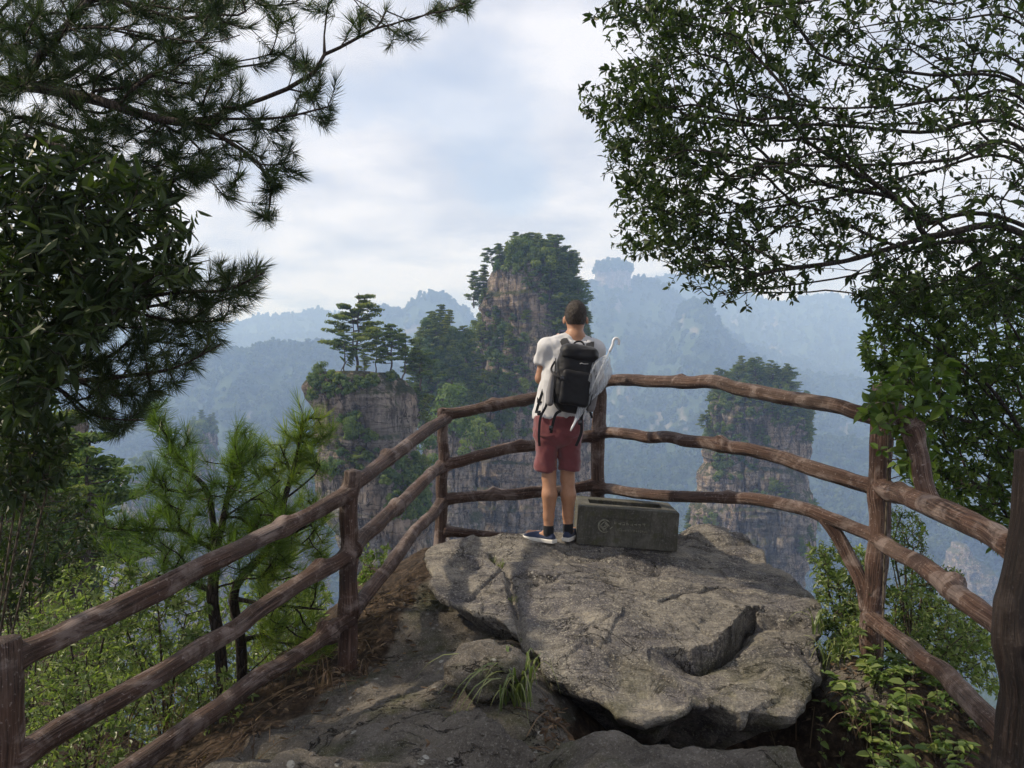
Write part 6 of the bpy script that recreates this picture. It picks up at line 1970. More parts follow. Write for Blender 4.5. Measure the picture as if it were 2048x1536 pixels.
def plant(name, label, cat, root, bark_b, leaf_b, bark_m, leaf_m, stem='trunk', leaf='crown', group=None):
    o = tag(empty(name, tuple(root)), label, cat, group)
    for b, nm, m in ((bark_b, stem, bark_m), (leaf_b, leaf, leaf_m)):
        if b is None or not b.n:
            continue
        b.V = [v - np.asarray(root) for v in b.V]
        link(nm, b.mesh(nm, nm == stem), m, o)
    return o

def ends(g, tips):
    ids = [t[0] for t in tips]
    return np.array(g.pos)[ids], np.array(g.dirn)[ids]

# ------------------------------------------------------------------ evergreen tree leaning in from the right
r = np.random.default_rng(1001)
g = Grow(r)
x0, y0 = 3.75, 4.1
g.limb([[x0, y0, gz(x0, y0) - 0.3], P(2330, 900, 4.1), P(2290, 480, 4.1), P(2270, 150, 4.2), P(2240, -260, 4.3)])
for l, da, db in (([(2280, 420), (2050, 175), (1860, 150), (1700, 130), (1640, 110)], 4.1, 3.9), ([(2280, 560), (2060, 215), (1930, 195), (1800, 210), (1640, 215), (1470, 180)], 4.1, 3.6),
                  ([(2285, 600), (2048, 300), (1900, 320), (1750, 330), (1600, 330), (1400, 300)], 4.1, 3.5), ([(2285, 640), (2048, 330), (1850, 345), (1690, 390), (1500, 420), (1300, 440)], 4.1, 4.2),
                  ([(2290, 700), (2048, 470), (1880, 470), (1700, 520), (1560, 540), (1480, 560)], 4.1, 3.7), ([(2280, 380), (2060, 60), (1900, 40), (1700, 60), (1500, 150), (1350, 200)], 4.1, 4.4),
                  ([(2290, 560), (2048, 260), (1840, 265), (1660, 250), (1450, 250), (1270, 220)], 4.1, 4.5), ([(2290, 760), (2048, 520), (1900, 560), (1800, 610), (1760, 680)], 4.1, 4.6),
                  ([(2260, 100), (2000, -40), (1700, -30), (1400, 20), (1260, 20)], 4.2, 3.8), ([(2285, 500), (2050, 230), (1880, 240), (1720, 270), (1560, 390), (1380, 480)], 4.1, 4.0)):
    g.limb(along(l, da, db))
for k in range(12):
    yy_ = -20 + 46 * k + r.normal() * 12
    xe = r.uniform(1380, 1700)
    ye = yy_ + (xe - 2048) * -0.06 + r.normal() * 40 + 0.18 * (2048 - xe) * (1 if k > 6 else 0.4)
    g.limb(along([(2282, 470 + 14 * k), (2060, yy_ + 20), (1900, yy_ + r.normal() * 14), (1750, (yy_ + ye) / 2 + r.normal() * 16), (xe, ye)], 4.1, r.uniform(3.5, 4.7)))
REG_R = [(1190, -60), (1185, 20), (1215, 60), (1262, 48), (1330, 40), (1310, 90), (1250, 130), (1225, 165), (1175, 180), (1150, 215), (1190, 262), (1235, 240), (1220, 330), (1240, 370), (1225, 420),
         (1300, 430), (1222, 488), (1290, 505), (1330, 500), (1350, 555), (1440, 590), (1480, 610), (1500, 575), (1550, 600), (1580, 560), (1640, 540), (1700, 520), (1740, 540), (1760, 480), (2120, 420), (2120, -60)]
A1 = sample_region(r, REG_R, 2500, 3.3, 4.9, None, 16)
A1 = A1[r.uniform(0, 1, len(A1)) < np.interp(to_px(A1)[:, 0], [1200, 1500, 1750, 2048], [0.9, 1.0, 0.72, 0.5])]
EDGE = [(1195, 0), (1330, 0), (1420, 60), (1330, 160), (1400, 300), (1420, 450), (1520, 560), (1440, 595), (1350, 540), (1300, 500), (1230, 480), (1230, 330), (1170, 215), (1240, 150), (1300, 90), (1215, 55)]
A2 = sample_region(r, EDGE, 520, 3.3, 4.7, None, 26)
A3 = sample_region(r, [(1720, 500), (2120, 430), (2120, 640), (1760, 640), (1690, 600)], 380, 3.5, 4.8)
tips = g.reach(np.vstack([A1, A2, A3]), 0.42, 0.10, 0.35, 0.012, 0.1)
tr = MB(); lv = MB()
g.mesh(tr, 0.0017, 2.45, 0.03)
tp, td = ends(g, tips)
rosettes(lv, r, tp, td, (6, 11), (0.024, 0.056), (0.34, 0.48), (35, 95), (0.0, 0.85), 0.09)
plant('evergreen_tree', 'evergreen tree with long thin branches leaning in from the right', 'tree', (x0, y0, gz(x0, y0)), tr, lv, M_BARK_DARK, M_LEAF_SMALL)

# darker bushy mass under it, behind the railing
r = np.random.default_rng(1002)
g = Grow(r)
x0, y0 = P(2240, 1500, 4.7)[0], 4.7
zb = gz(x0, y0) - 0.2
g.limb([[x0, y0, zb], P(2200, 1150, 4.6), P(2140, 900, 4.5), P(2100, 700, 4.5)])
for l, da, db in (([(2180, 1100), (2000, 800), (1880, 700), (1780, 640)], 4.6, 4.4), ([(2180, 1100), (2000, 880), (1900, 830), (1800, 760)], 4.6, 4.6), ([(2180, 1150), (2020, 1000), (1900, 960), (1850, 900)], 4.6, 4.8), ([(2140, 900), (2000, 620), (1850, 590)], 4.5, 4.3)):
    g.limb(along(l, da, db))
REG = [(1725, 590), (1770, 545), (1900, 560), (2120, 520), (2120, 1120), (2000, 1110), (1930, 1050), (1880, 1000), (1800, 960), (1800, 860), (1740, 790), (1720, 700), (1740, 640)]
tips = g.reach(sample_region(r, REG, 2100, 4.35, 5.8), 0.4, 0.10)
tr = MB(); lv = MB(); g.mesh(tr, 0.0019, 2.3, 0.045)
tp, td = ends(g, tips)
rosettes(lv, r, tp, td, (7, 11), (0.035, 0.062), (0.36, 0.5), (35, 95), (0.1, 0.9), 0.06)
plant('evergreen_bush', 'dense dark green bush filling the right edge behind the railing', 'bush', (x0, y0, zb), tr, lv, M_BARK_DARK, M_LEAF_BUSH)

# broad-leaved vine hung over the far right post
r = np.random.default_rng(1003)
g = Grow(r)
x0, y0 = P(1762, 1330, 4.15)[0], 4.14
g.limb([[x0, y0, gz(x0, y0) - 0.02], P(1768, 1150, 4.14), P(1775, 960, 4.14), P(1780, 800, 4.12), P(1800, 740, 4.1)])
A = sample_region(r, [(1722, 780), (1760, 740), (1830, 700), (1900, 730), (1920, 820), (1860, 900), (1880, 960), (1800, 960), (1755, 900), (1735, 860)], 75, 3.75, 4.15)
tips = g.reach(A, 0.3, 0.06)
tr = MB(); lv = MB(); g.mesh(tr, 0.0016, 2.5, 0.012)
tp, td = ends(g, tips)
rosettes(lv, r, tp, td, (4, 6), (0.055, 0.090), (0.5, 0.66), (50, 110), (0.2, 1.0), 0.05, 0.6, 0.3)
plant('climbing_vine', 'bright broad-leaved vine hanging over the far right railing post', 'vine', (x0, y0, gz(x0, y0)), tr, lv, M_BARK_GREY, M_LEAF_VINE, 'stem', 'foliage')

# ------------------------------------------------------------------ pine reaching in from the upper left
r = np.random.default_rng(1004)
g = Grow(r)
x0, y0 = P(-190, 1500, 3.35)[0], 3.35
g.limb([[x0, y0, gz(x0, y0) - 0.3], P(-190, 1100, 3.35), P(-170, 600, 3.35), P(-150, 150, 3.35), P(-150, -400, 3.35)])
PL = (([(-160, 300), (-20, 175), (150, 190), (330, 240), (430, 238), (560, 235), (655, 214)], 3.9, 3.4), ([(430, 238), (500, 205), (560, 185), (620, 150)], 3.6, 3.4), ([(400, 235), (450, 280), (500, 310), (540, 360), (538, 420)], 3.6, 3.5),
      ([(-150, 100), (20, 90), (120, 62), (220, 55), (330, 75), (420, 85), (480, 70)], 3.9, 3.2), ([(-150, -100), (100, -30), (300, 10), (480, 30), (490, -20), (640, -30), (760, 30), (780, 70)], 3.9, 3.3),
      ([(180, -40), (230, 90), (260, 160), (285, 200), (310, 260), (340, 320)], 3.6, 3.5), ([(-150, -200), (200, -120), (600, -90), (860, -20), (930, 10)], 3.9, 3.3), ([(40, 175), (90, 100), (180, 0), (200, -60)], 3.8, 3.6),
      ([(-150, 250), (0, 260), (140, 300), (240, 330), (340, 380), (330, 415)], 3.9, 3.5), ([(290, 60), (320, 140), (335, 190)], 3.5, 3.5))
for l, da, db in PL:
    g.limb(along(l, da * 0.86, db * 0.86))
TUFT_UL = [(455, 130, 40), (480, 200, 40), (560, 110, 36), (600, 125, 30), (640, 150, 32), (650, 240, 26), (575, 320, 36), (560, 350, 30), (545, 365, 30), (535, 420, 30), (470, 380, 30), (500, 300, 36), (440, 160, 40), (360, 190, 60), (400, 330, 50), (370, 360, 46),
           (790, 60, 50), (710, 40, 50), (640, 10, 50), (560, 30, 40), (540, 5, 40), (880, 20, 24), (930, 5, 20), (430, 60, 40), (620, 190, 30), (560, 250, 36), (510, 245, 40)]
A = [P(x + r.normal() * rad * 0.45, y + r.normal() * rad * 0.4, r.uniform(2.8, 3.4)) for (x, y, rad) in TUFT_UL for _ in range(7)]
A = np.vstack([A, sample_region(r, [(-60, -60), (560, -60), (480, 40), (420, 110), (430, 190), (480, 260), (450, 340), (330, 400), (200, 330), (60, 290), (-60, 280)], 760, 2.85, 3.95)])
tips = g.reach(A, 0.35, 0.08, 0.3, 0.016, 0.3)
tr = MB(); lv = MB(); g.mesh(tr, 0.0022, 2.05, 0.036)
tp, td = ends(g, tips)
tufts(lv, r, tp, td, (55, 85), (0.056, 0.088), (0.045, 0.09), 0.0008, (0.05, 0.7))
plant('pine_tree', 'pine whose dark boughs hang in from the upper left', 'tree', (x0, y0, gz(x0, y0)), tr, lv, M_BARK_PINE, M_NEEDLE)

# lower pine bough from a second tree further left
r = np.random.default_rng(1005)
g = Grow(r)
x0, y0 = P(-330, 1500, 3.44)[0], 3.44
g.limb([[x0, y0, gz(x0, y0) - 0.3], P(-320, 1000, 3.44), P(-300, 600, 3.44), P(-290, 300, 3.44)])
for l, da, db in (([(-310, 900), (0, 685), (120, 655), (230, 610), (350, 585), (450, 580), (530, 545)], 4.0, 3.4), ([(-310, 950), (0, 765), (120, 764), (250, 752), (350, 735), (440, 690)], 4.0, 3.4), ([(100, 764), (150, 800), (200, 835), (290, 840)], 3.8, 3.5),
                  ([(230, 610), (330, 640), (430, 640), (445, 600)], 3.6, 3.4), ([(-310, 800), (0, 660), (200, 580), (380, 530), (420, 520)], 4.0, 3.6)):
    g.limb(along(l, da * 0.86, db * 0.86))
A = sample_region(r, [(-40, 600), (150, 560), (330, 540), (400, 500), (440, 520), (530, 525), (540, 580), (480, 620), (450, 650), (440, 690), (380, 740), (340, 790), (290, 830), (280, 870), (200, 860), (120, 800), (-40, 790)], 430, 2.9, 3.7)
tips = g.reach(A, 0.35, 0.08, 0.3, 0.016, 0.3)
tr = MB(); lv = MB(); g.mesh(tr, 0.0022, 2.1, 0.03)
tp, td = ends(g, tips)
tufts(lv, r, tp, td, (60, 90), (0.066, 0.096), (0.05, 0.10), 0.0008, (0.1, 0.85))
plant('pine_tree', 'pine whose low bough reaches in from the left above the valley', 'tree', (x0, y0, gz(x0, y0)), tr, lv, M_BARK_PINE, M_NEEDLE)

# ------------------------------------------------------------------ broad-leaved tree at the left edge
r = np.random.default_rng(1006)
g = Grow(r)
x0, y0 = P(-260, 1536, 2.9)[0], 2.9
g.limb([[x0, y0, gz(x0, y0) - 0.3], P(-230, 1000, 2.9), P(-200, 700, 2.9), P(-160, 300, 2.9)])
for l, da, db in (([(-210, 760), (0, 560), (150, 470), (300, 420), (380, 440)], 2.9, 2.6), ([(-200, 700), (0, 440), (120, 360), (200, 310)], 2.9, 2.7), ([(-215, 820), (0, 690), (150, 640), (300, 560), (360, 520)], 2.9, 2.8)):
    g.limb(along(l, da, db))
A = sample_region(r, [(-60, 260), (80, 270), (140, 300), (240, 320), (330, 360), (370, 440), (390, 460), (340, 500), (390, 540), (330, 600), (270, 640), (200, 660), (140, 740), (80, 830), (-60, 860)], 900, 2.5, 3.6)
tips = g.reach(A, 0.35, 0.09)
tr = MB(); lv = MB(); g.mesh(tr, 0.0019, 2.35, 0.03)
tp, td = ends(g, tips)
rosettes(lv, r, tp, td, (6, 9), (0.050, 0.085), (0.26, 0.36), (35, 100), (0.0, 0.9), 0.09)
plant('broadleaf_tree', 'dark broad-leaved tree filling the left edge in front of the pines', 'tree', (x0, y0, gz(x0, y0)), tr, lv, M_BARK_DARK, M_LEAF_DARK)

# ------------------------------------------------------------------ young pines beyond the left railing
def young_pine(seed, base, limbs, region, n, d0, d1, label, tint, L=(0.10, 0.145), cnt=(60, 90), extra=()):
    r = np.random.default_rng(seed)
    g = Grow(r)
    bx = P(*base)
    z0 = gz(bx[0], bx[1])
    g.limb([[bx[0], bx[1], z0 - 0.15]] + [P(*q) for q in limbs[0]])
    for l in limbs[1:]:
        g.limb([P(*q) for q in l])
    A = sample_region(r, region, n, d0, d1)
    if len(extra):
        A = np.vstack([A] + [[P(x + r.normal() * 16, y + r.normal() * 16, d) for _ in range(5)] for (x, y, d) in extra])
    tips = g.reach(A, 0.3, 0.07, 0.35, 0.008, 0.7)
    tr = MB(); lv = MB(); g.mesh(tr, 0.0034, 2.0, 0.058)
    tp, td = ends(g, tips)
    tufts(lv, r, tp, td, cnt, L, (0.07, 0.15), 0.0009, tint, 0.9)
    return plant('young_pine', label, 'tree', (bx[0], bx[1], z0), tr, lv, M_BARK_PINE, M_NEEDLE_YOUNG, group='young pines beyond the left railing')
young_pine(1101, (452, 1390, 4.55), [[(440, 1300, 4.55), (425, 1200, 4.5), (430, 1100, 4.5), (415, 985, 4.45), (365, 930, 4.4), (318, 838, 4.4)], [(430, 1120, 4.5), (452, 1010, 4.4), (466, 930, 4.35), (472, 865, 4.3)],
           [(428, 1110, 4.5), (360, 1060, 4.4), (270, 1062, 4.3), (215, 1055, 4.3)], [(455, 1020, 4.4), (520, 990, 4.4), (560, 960, 4.4)], [(425, 1180, 4.5), (330, 1150, 4.4), (260, 1160, 4.4)], [(412, 980, 4.4), (350, 985, 4.3), (300, 960, 4.3)]],
           [(300, 830), (340, 840), (370, 900), (430, 930), (450, 870), (500, 870), (520, 960), (560, 1000), (590, 1080), (560, 1150), (420, 1180), (300, 1190), (240, 1110), (230, 1030), (310, 1000), (330, 930), (300, 880)], 150, 4.1, 4.7,
           'young pine with two upright leaders and a dark double trunk behind the left railing', (0.0, 0.45),
           extra=[(315, 835, 4.4), (330, 870, 4.4), (375, 870, 4.4), (472, 870, 4.3), (490, 910, 4.3), (455, 920, 4.3), (305, 955, 4.3), (330, 990, 4.3), (225, 1055, 4.3), (270, 1045, 4.3), (525, 905, 4.4)])
young_pine(1102, (486, 1385, 4.75), [[(482, 1290, 4.75), (470, 1180, 4.7), (540, 1090, 4.6), (572, 990, 4.5), (596, 900, 4.5), (606, 830, 4.5)], [(478, 1200, 4.7), (540, 1210, 4.6), (600, 1215, 4.6), (650, 1220, 4.6)],
           [(572, 990, 4.5), (620, 960, 4.5), (640, 930, 4.5)], [(585, 950, 4.5), (560, 890, 4.5)], [(545, 1080, 4.6), (620, 1050, 4.5), (650, 1010, 4.5)]],
           [(540, 940), (570, 900), (640, 900), (640, 990), (665, 1040), (660, 1110), (640, 1180), (680, 1250), (640, 1330), (560, 1320), (510, 1260), (520, 1150), (500, 1050), (520, 990)], 160, 4.3, 5.0,
           'sunlit yellow-green young pine just left of the railing post', (0.15, 0.9),
           extra=[(606, 835, 4.5), (625, 850, 4.5), (590, 860, 4.5), (628, 875, 4.5), (625, 920, 4.5), (565, 880, 4.5), (515, 945, 4.5), (540, 930, 4.5)])

# ------------------------------------------------------------------ shrubs
def shrub(seed, regs, n, d0, d1, base, label, mat, L, W, cnt=(6, 9), tint=(0.1, 0.9), bark=None, name='shrub', group=None, stems=5, tip=0.0016, up=0.6):
    r = np.random.default_rng(seed)
    g = Grow(r)
    bx, by = base
    z0 = gz(bx, by)
    A = sample_region(r, regs, n, d0, d1)
    # nothing grows inside the hillside
    gzv = ground_z(A[:, 0], A[:, 1])[0]
    A = A[A[:, 2] > gzv + 0.02]
    if len(A) < 5:
        return
    g.limb([[bx, by, z0 - 0.1], [bx + 0.01, by, z0 + 0.06]])
    sel = A[r.choice(len(A), min(stems, len(A)), replace=False)]
    for a in sel:
        b0 = np.array([bx, by, z0 + 0.05])
        g.limb([b0, b0 + (a - b0) * 0.35 + np.array([0, 0, 0.12 * np.linalg.norm(a - b0)]), a], 0)
    tips = g.reach(A, 0.35, 0.07, 0.35, 0.012, 0.4)
    tr = MB(); lv = MB(); g.mesh(tr, tip, 2.4, 0.016)
    tp, td = ends(g, tips)
    rosettes(lv, r, tp, td, cnt, L, W, (30, 100), tint, 0.08, up)
    return plant(name, label, 'shrub', (bx, by, z0), tr, lv, bark or M_BARK_GREY, mat, 'stem', 'foliage', group)
GS = 'shrubs on the bank beyond the left railing'
sh = lambda seed, reg, n, d0, d1, px, d, label, **k: shrub(seed, reg, n, d0, d1, (P(px, 1400, d)[0], d), label, k.pop('mat', M_LEAF_SHRUB), k.pop('L', (0.022, 0.042)), k.pop('W', (0.40, 0.55)), **k)
sh(1201, [(20, 1250), (120, 1120), (260, 1100), (300, 1180), (280, 1300), (160, 1380), (40, 1420)], 330, 4.0, 5.0, 170, 4.6, 'pale small-leaved shrub behind the top left rail near the end post', group=GS)
sh(1202, [(240, 1130), (330, 1160), (420, 1180), (430, 1320), (330, 1400), (240, 1380), (220, 1240)], 330, 4.0, 4.9, 330, 4.5, 'small-leaved shrub left of the double pine trunk', group=GS)
sh(1203, [(30, 1390), (180, 1330), (300, 1360), (330, 1500), (220, 1560), (40, 1560)], 300, 3.3, 4.3, 180, 3.9, 'shrub low between the lower left rails', group=GS)
sh(1204, [(-40, 980), (90, 960), (190, 1000), (230, 1080), (150, 1160), (60, 1220), (-40, 1260)], 330, 4.4, 5.6, 60, 5.2, 'dark leafy shrub at the left edge above the end post', group=GS, mat=M_LEAF_DARK, L=(0.04, 0.07), W=(0.34, 0.45))
sh(1205, [(480, 1180), (640, 1160), (690, 1240), (680, 1330), (560, 1380), (500, 1330)], 260, 4.9, 5.9, 590, 5.4, 'green shrub between the young pines and the railing post', group=GS)
sh(1206, [(300, 1380), (420, 1330), (520, 1380), (430, 1480), (330, 1510)], 150, 3.9, 4.5, 400, 4.3, 'sparse shrub at the foot of the double pine trunk', group=GS)
sh(1207, [(720, 1090), (770, 1090), (790, 1120), (740, 1190), (715, 1190)], 60, 4.9, 5.6, 745, 5.3, 'small green shrub just right of the railing post', mat=M_LEAF_HERB, stems=3)
sh(1208, [(-50, 770), (100, 780), (140, 860), (130, 960), (60, 1010), (-50, 1020)], 260, 3.3, 4.3, -60, 3.9, 'dark large-leaved shrub at the left edge under the low pine bough', group=GS, mat=M_LEAF_DARK, L=(0.05, 0.08), W=(0.30, 0.42))
rs_ = np.random.default_rng(1250)
SL = ((250, 6.2, 'rounded shrub on the slope directly behind the left young pine'), (390, 6.8, 'shrub on the slope seen between the double pine trunk and the top rail'), (520, 6.4, 'shrub on the slope left of the sunlit young pine'), (620, 7.2, 'shrub far down the slope by the railing post'),
      (130, 7.0, 'large shrub on the slope below the dark conifers'), (330, 8.6, 'farther shrub on the slope behind the young pines'), (40, 6.0, 'large shrub on the slope at the left edge'), (560, 8.8, 'farthest shrub on the slope left of the railing post'), (220, 9.5, 'shrub where the slope falls away at the left'))
for k, (px_, d_, lab_) in enumerate(SL):
    bx_ = P(px_, 0, d_)[0]; zb_ = gz(bx_, d_)
    pyb = to_px(np.array([bx_, d_, zb_]))[1]; hgt = rs_.uniform(1.1, 1.7) / d_ * F; wid = rs_.uniform(0.75, 1.0) / d_ * F
    reg = [(px_ + wid * math.cos(a) * (1 + 0.2 * math.sin(3 * a + k)), pyb - hgt * 0.52 - hgt * 0.5 * math.sin(a)) for a in np.linspace(0, 6.0, 12)]
    sh(1260 + k, reg, 420, d_ - 0.7, d_ + 0.7, px_, d_, lab_, group=GS, L=(0.03, 0.06), stems=8)
GR = 'plants along the right railing'
sh(1304, [(1760, 1190), (1860, 1180), (1990, 1250), (1990, 1330), (1900, 1330), (1800, 1300), (1640, 1330), (1640, 1230)], 420, 4.7, 5.6, 1830, 5.0, 'dense muted shrub filling the gap behind the lower right rails', group=GR, mat=M_LEAF_BUSH, L=(0.025, 0.045))
sh(1301, [(1615, 1090), (1680, 1075), (1740, 1100), (1760, 1180), (1740, 1290), (1680, 1300), (1640, 1240)], 430, 4.6, 5.4, 1690, 4.9, 'pale small-leaved shrub behind the slanting brace of the right railing', group=GR)
sh(1302, [(1775, 1000), (1850, 1030), (1860, 1110), (1930, 1150), (1900, 1190), (1820, 1180), (1770, 1100)], 300, 4.3, 4.9, 1820, 4.6, 'feathery yellow-green shrub right of the far right post', group=GR, mat=M_LEAF_VINE, L=(0.014, 0.028), W=(0.35, 0.5))
sh(1303, [(1770, 1150), (1900, 1200), (1990, 1270), (2000, 1400), (1880, 1340), (1790, 1280), (1660, 1330), (1660, 1280)], 520, 4.2, 5.0, 1850, 4.5, 'loose shrub between the lower right rails', group=GR)

# leafy herbs crowding the right foreground bank
r = np.random.default_rng(1400)
REGH = [(1645, 1330), (1720, 1320), (1800, 1310), (1880, 1370), (1985, 1450), (1990, 1540), (1700, 1540), (1660, 1440)]
herbs = []
while len(herbs) < 34:
    q = r.uniform([1640, 1300], [2000, 1560])
    if not in_poly(q[None], REGH)[0]:
        continue
    d = r.uniform(2.9, 4.3)
    p = P(q[0], q[1], d)
    z0 = gz(p[0], p[1])
    if p[2] < z0 - 0.12 or p[2] > z0 + 0.5:
        continue
    herbs.append((q[0], d, tuple(p), z0))
for nh, (qx, d, p, z0) in enumerate(sorted(herbs)):
    p = np.array(p)
    tr = MB(); lv = MB()
    for s_ in range(int(r.integers(2, 5))):
        top = np.array([p[0] + r.normal() * 0.06, p[1] + r.normal() * 0.06, max(p[2], z0 + 0.07) + r.uniform(-0.02, 0.08)])
        c = spline([[p[0], p[1], z0 - 0.03], [(p[0] + top[0]) / 2 + r.normal() * 0.02, (p[1] + top[1]) / 2, (z0 + top[2]) / 2 + 0.03], top], 7)
        tr.add(*tube_arrays(c, np.linspace(0.003, 0.0014, 7), 4, False))
        k = np.repeat(np.arange(2, 7), 3)
        N = len(k)
        az = r.uniform(0, 6.28, N)
        D = np.stack([np.cos(az), np.sin(az), r.uniform(-0.1, 0.5, N)], -1)
        ll = r.uniform(0.022, 0.082, N) * r.uniform(0.7, 1.1)
        leaves(lv, c[k], D, unit(np.array([0, 0, 1.0]) + r.normal(size=(N, 3)) * 0.3), ll, ll * r.uniform(0.45, 0.62, N), np.clip(r.uniform(0.0, 1.0, N) + r.normal() * 0.2, 0, 1), 0.25)
    plant('leafy_herb', '%s leafy herb from the boulder in the patch below the right railing' % ordinal(nh), 'plant', (p[0], p[1], z0), tr, lv, M_BARK_GREY, M_LEAF_HERB, 'stem', 'foliage', 'herbs below the right railing')

# ------------------------------------------------------------------ grasses
ORD_ = ['nearest', 'second', 'fourth', 'farthest', 'backmost', 'third']
def grass(seed, p, n, L, w, label, lean=(0, 0), name='grass_tuft', spread=0.04, mat=None, cat='grass', group=None):
    r = np.random.default_rng(seed)
    b = MB()
    for k in range(n):
        az = r.uniform(0, 6.28); l = r.uniform(L[0], L[1]); out = r.uniform(0.25, 0.85)
        d = np.array([math.cos(az) + lean[0], math.sin(az) + lean[1], 0]) * out * l
        base = np.array([r.normal() * spread, r.normal() * spread, -0.02])
        c = bez(base, base + np.array([0, 0, l * 0.55]) + d * 0.15, base + d * 0.65 + np.array([0, 0, l * 0.75]), base + d + np.array([0, 0, l * (0.75 - out * 0.75)]), 8)
        sd = unit(np.cross(d + 1e-6, np.array([0, 0, 1.0])))
        ww = w * np.array([0.7, 1, 1, 0.95, 0.8, 0.6, 0.35, 0.05])[:, None]
        V = np.concatenate([c - sd * ww, c + sd * ww + np.array([0, 0, w * 0.3])])
        i = np.arange(7)
        b.add(V, np.stack([i, i + 1, i + 9, i + 8], -1), None, np.clip(r.uniform(0.1, 0.9) + np.linspace(-0.1, 0.25, 16), 0, 1))
    return tag(link(name, b.mesh(name, False), mat or M_GRASS, None, tuple(p)), label, cat, group)
c0 = P(1030, 1385, 3.62)
grass(1501, (c0[0], c0[1], max(gz(c0[0], c0[1]), c0[2] - 0.12)), 64, (0.22, 0.46), 0.0050, 'large tuft of arching grass at the left foot of the boulder', (-0.45, -0.1))
c0 = P(920, 1440, 3.4)
grass(1502, (c0[0], c0[1], gz(c0[0], c0[1])), 22, (0.06, 0.12), 0.002, 'short tuft of thin grass on the path')
for k, (x, y, n, l) in enumerate(((1005, 1140, 26, 0.10), (1032, 1205, 22, 0.07), (1045, 1270, 14, 0.05), (985, 1112, 12, 0.12))):
    q = on_top(x, y)
    grass(1510 + k, (q[0], q[1], bz(q[0], q[1])), n, (l * 0.5, l), 0.0022, ['dry grass in the upper part of the boulder crack', 'green grass in the middle of the boulder crack', 'tiny grass low in the boulder crack', 'thin grass at the top of the boulder crack'][k], spread=0.02)
q = P(1632, 1262, 4.55)
grass(1520, (q[0], q[1], q[2]), 16, (0.14, 0.30), 0.005, 'upright grass blades at the right tip of the boulder', spread=0.025)
q = P(1660, 1290, 4.4)
grass(1521, (q[0], q[1], gz(q[0], q[1])), 26, (0.12, 0.32), 0.004, 'grass tuft between the boulder and the right post', spread=0.06)
q = P(650, 1400, 4.0)
grass(1522, (q[0], q[1], gz(q[0], q[1])), 18, (0.15, 0.34), 0.003, 'dead straw-coloured grass at the foot of the left post', (0.6, -0.2), mat=M_DRY)
q = P(730, 1340, 4.25)
grass(1523, (q[0], q[1], gz(q[0], q[1])), 24, (0.06, 0.18), 0.0024, 'dry grass clump right of the left post foot', mat=M_DRY)
for k, (x, y, d_) in enumerate(((1690, 1400, 3.7), (1760, 1440, 3.4), (1850, 1470, 3.2), (1930, 1500, 3.0), (1720, 1340, 4.0), (1820, 1380, 3.7))):
    q = P(x, y, d_)
    grass(1570 + k, (q[0], q[1], gz(q[0], q[1])), 26, (0.12, 0.38), 0.003, ORD_[k] + ' straw-coloured grass tuft from the boulder in the right bank', mat=M_DRY, spread=0.07, group='dry grass in the right bank')
rg_ = np.random.default_rng(1530)
ORD = ['first', 'second', 'third', 'fourth', 'fifth', 'sixth', 'seventh', 'eighth', 'ninth', 'tenth', 'eleventh', 'twelfth', 'thirteenth', 'fourteenth', 'fifteenth', 'sixteenth']
for k, x in enumerate(sorted(rg_.uniform(60, 640, 16))):
    d = 3.0 + (x / 700) * 1.5 + rg_.uniform(0.0, 0.5)
    p = P(x, 1300, d)
    grass(1540 + k, (p[0], p[1], gz(p[0], p[1])), 9, (0.25, 0.6), 0.0016, ORD[k] + ' clump of tall dry stalks from the left, beyond the left railing', mat=M_DRY, spread=0.05, name='dry_stalks', group='dry stalks beyond the left railing')

# ------------------------------------------------------------------ fallen leaves and twigs
r = np.random.default_rng(1600)
lb = MB()
N = 3400
xy = np.stack([r.uniform(-2.6, 0.3, N), r.uniform(2.4, 5.2, N)], -1)
e = poly_sd(xy, PLAT)
keep = (np.exp(-((e - 0.05) / 0.28) ** 2) > r.uniform(0, 1, N)) | (r.uniform(0, 1, N) < 0.03)
xy = xy[keep]
xy2 = np.stack([r.uniform(0.15, 0.75, 500), r.uniform(3.3, 3.75, 500)], -1)
xy3 = np.stack([r.uniform(1.5, 2.6, 900), r.uniform(2.6, 4.4, 900)], -1)
xy = np.vstack([xy, xy2, xy3])
zv = ground_z(xy[:, 0], xy[:, 1])[0]
N = len(xy)
az = r.uniform(0, 6.28, N)
D = np.stack([np.cos(az), np.sin(az), r.normal(size=N) * 0.25], -1)
ll = r.uniform(0.02, 0.06, N)
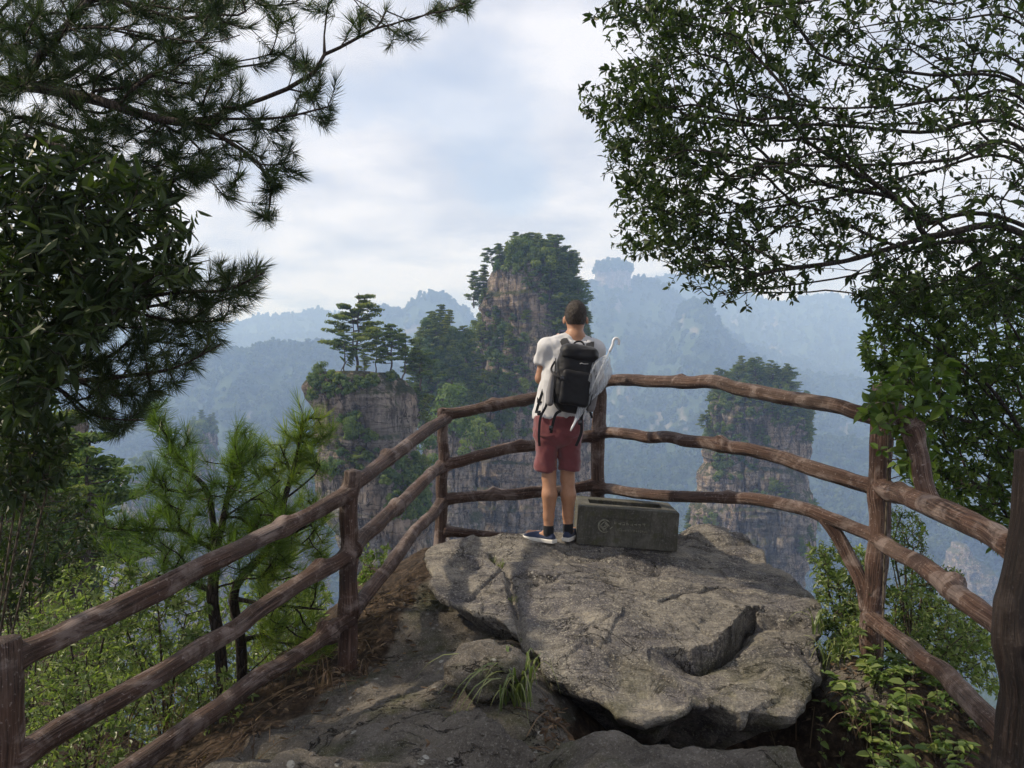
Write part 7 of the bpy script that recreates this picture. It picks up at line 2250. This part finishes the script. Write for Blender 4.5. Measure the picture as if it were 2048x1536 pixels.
leaves(lb, np.column_stack([xy, zv + 0.008 + r.uniform(0, 0.012, N)]), D, unit(np.array([0, 0, 1.0]) + r.normal(size=(N, 3)) * 0.45), ll, ll * r.uniform(0.2, 0.5, N), r.uniform(0, 1, N), 0.1)
for k in range(220):
    j = int(r.integers(0, N)); a = r.uniform(0, 6.28); l = r.uniform(0.08, 0.3)
    p0 = np.array([xy[j, 0], xy[j, 1], zv[j] + 0.015]); p1 = p0 + np.array([math.cos(a) * l, math.sin(a) * l, 0])
    p1[2] = gz(p1[0], p1[1]) + 0.02
    m_ = (p0 + p1) / 2 + np.array([0, 0, r.uniform(0, 0.03)])
    lb.add(*tube_arrays(spline([p0, m_, p1], 5), r.uniform(0.0015, 0.004), 4, False), r.uniform(0.1, 0.9))
# pebbles and crumbs of rock on the path
pb = MB()
th6 = np.linspace(0, 2 * np.pi, 7, endpoint=False)
for k in range(420):
    x = r.uniform(-1.0, 0.25); y = r.uniform(2.75, 5.6)
    if poly_sd(np.array([[x, y]]), PLAT)[0] > -0.03:
        continue
    zc_ = gz(x, y); s0 = r.uniform(0.004, 0.016)
    ring = lambda rr, zz: np.stack([x + np.cos(th6) * rr * s0 * r.uniform(0.75, 1.25, 7), y + np.sin(th6) * rr * s0 * r.uniform(0.75, 1.25, 7), np.full(7, zc_ + zz * s0)], -1)
    Vp = np.vstack([ring(0.8, -0.3), ring(1.0, 0.25), ring(0.55, 0.75)])
    i7 = np.arange(7); j7 = (i7 + 1) % 7
    pb.add(Vp, np.vstack([np.stack([i7, j7, j7 + 7, i7 + 7], -1), np.stack([i7 + 7, j7 + 7, j7 + 14, i7 + 14], -1)]), [[14, 14 + q, 15 + q] for q in range(1, 6)], 0.0)
tag(link('pebbles', pb.mesh('pebbles', False), M_GROUND), 'small pebbles strewn on the rock path', 'pebbles', None, 'stuff')
tag(link('fallen_leaves', lb.mesh('fallen_leaves', False), M_DRY), 'brown fallen leaves and twigs along the path edge', 'leaves', None, 'stuff')
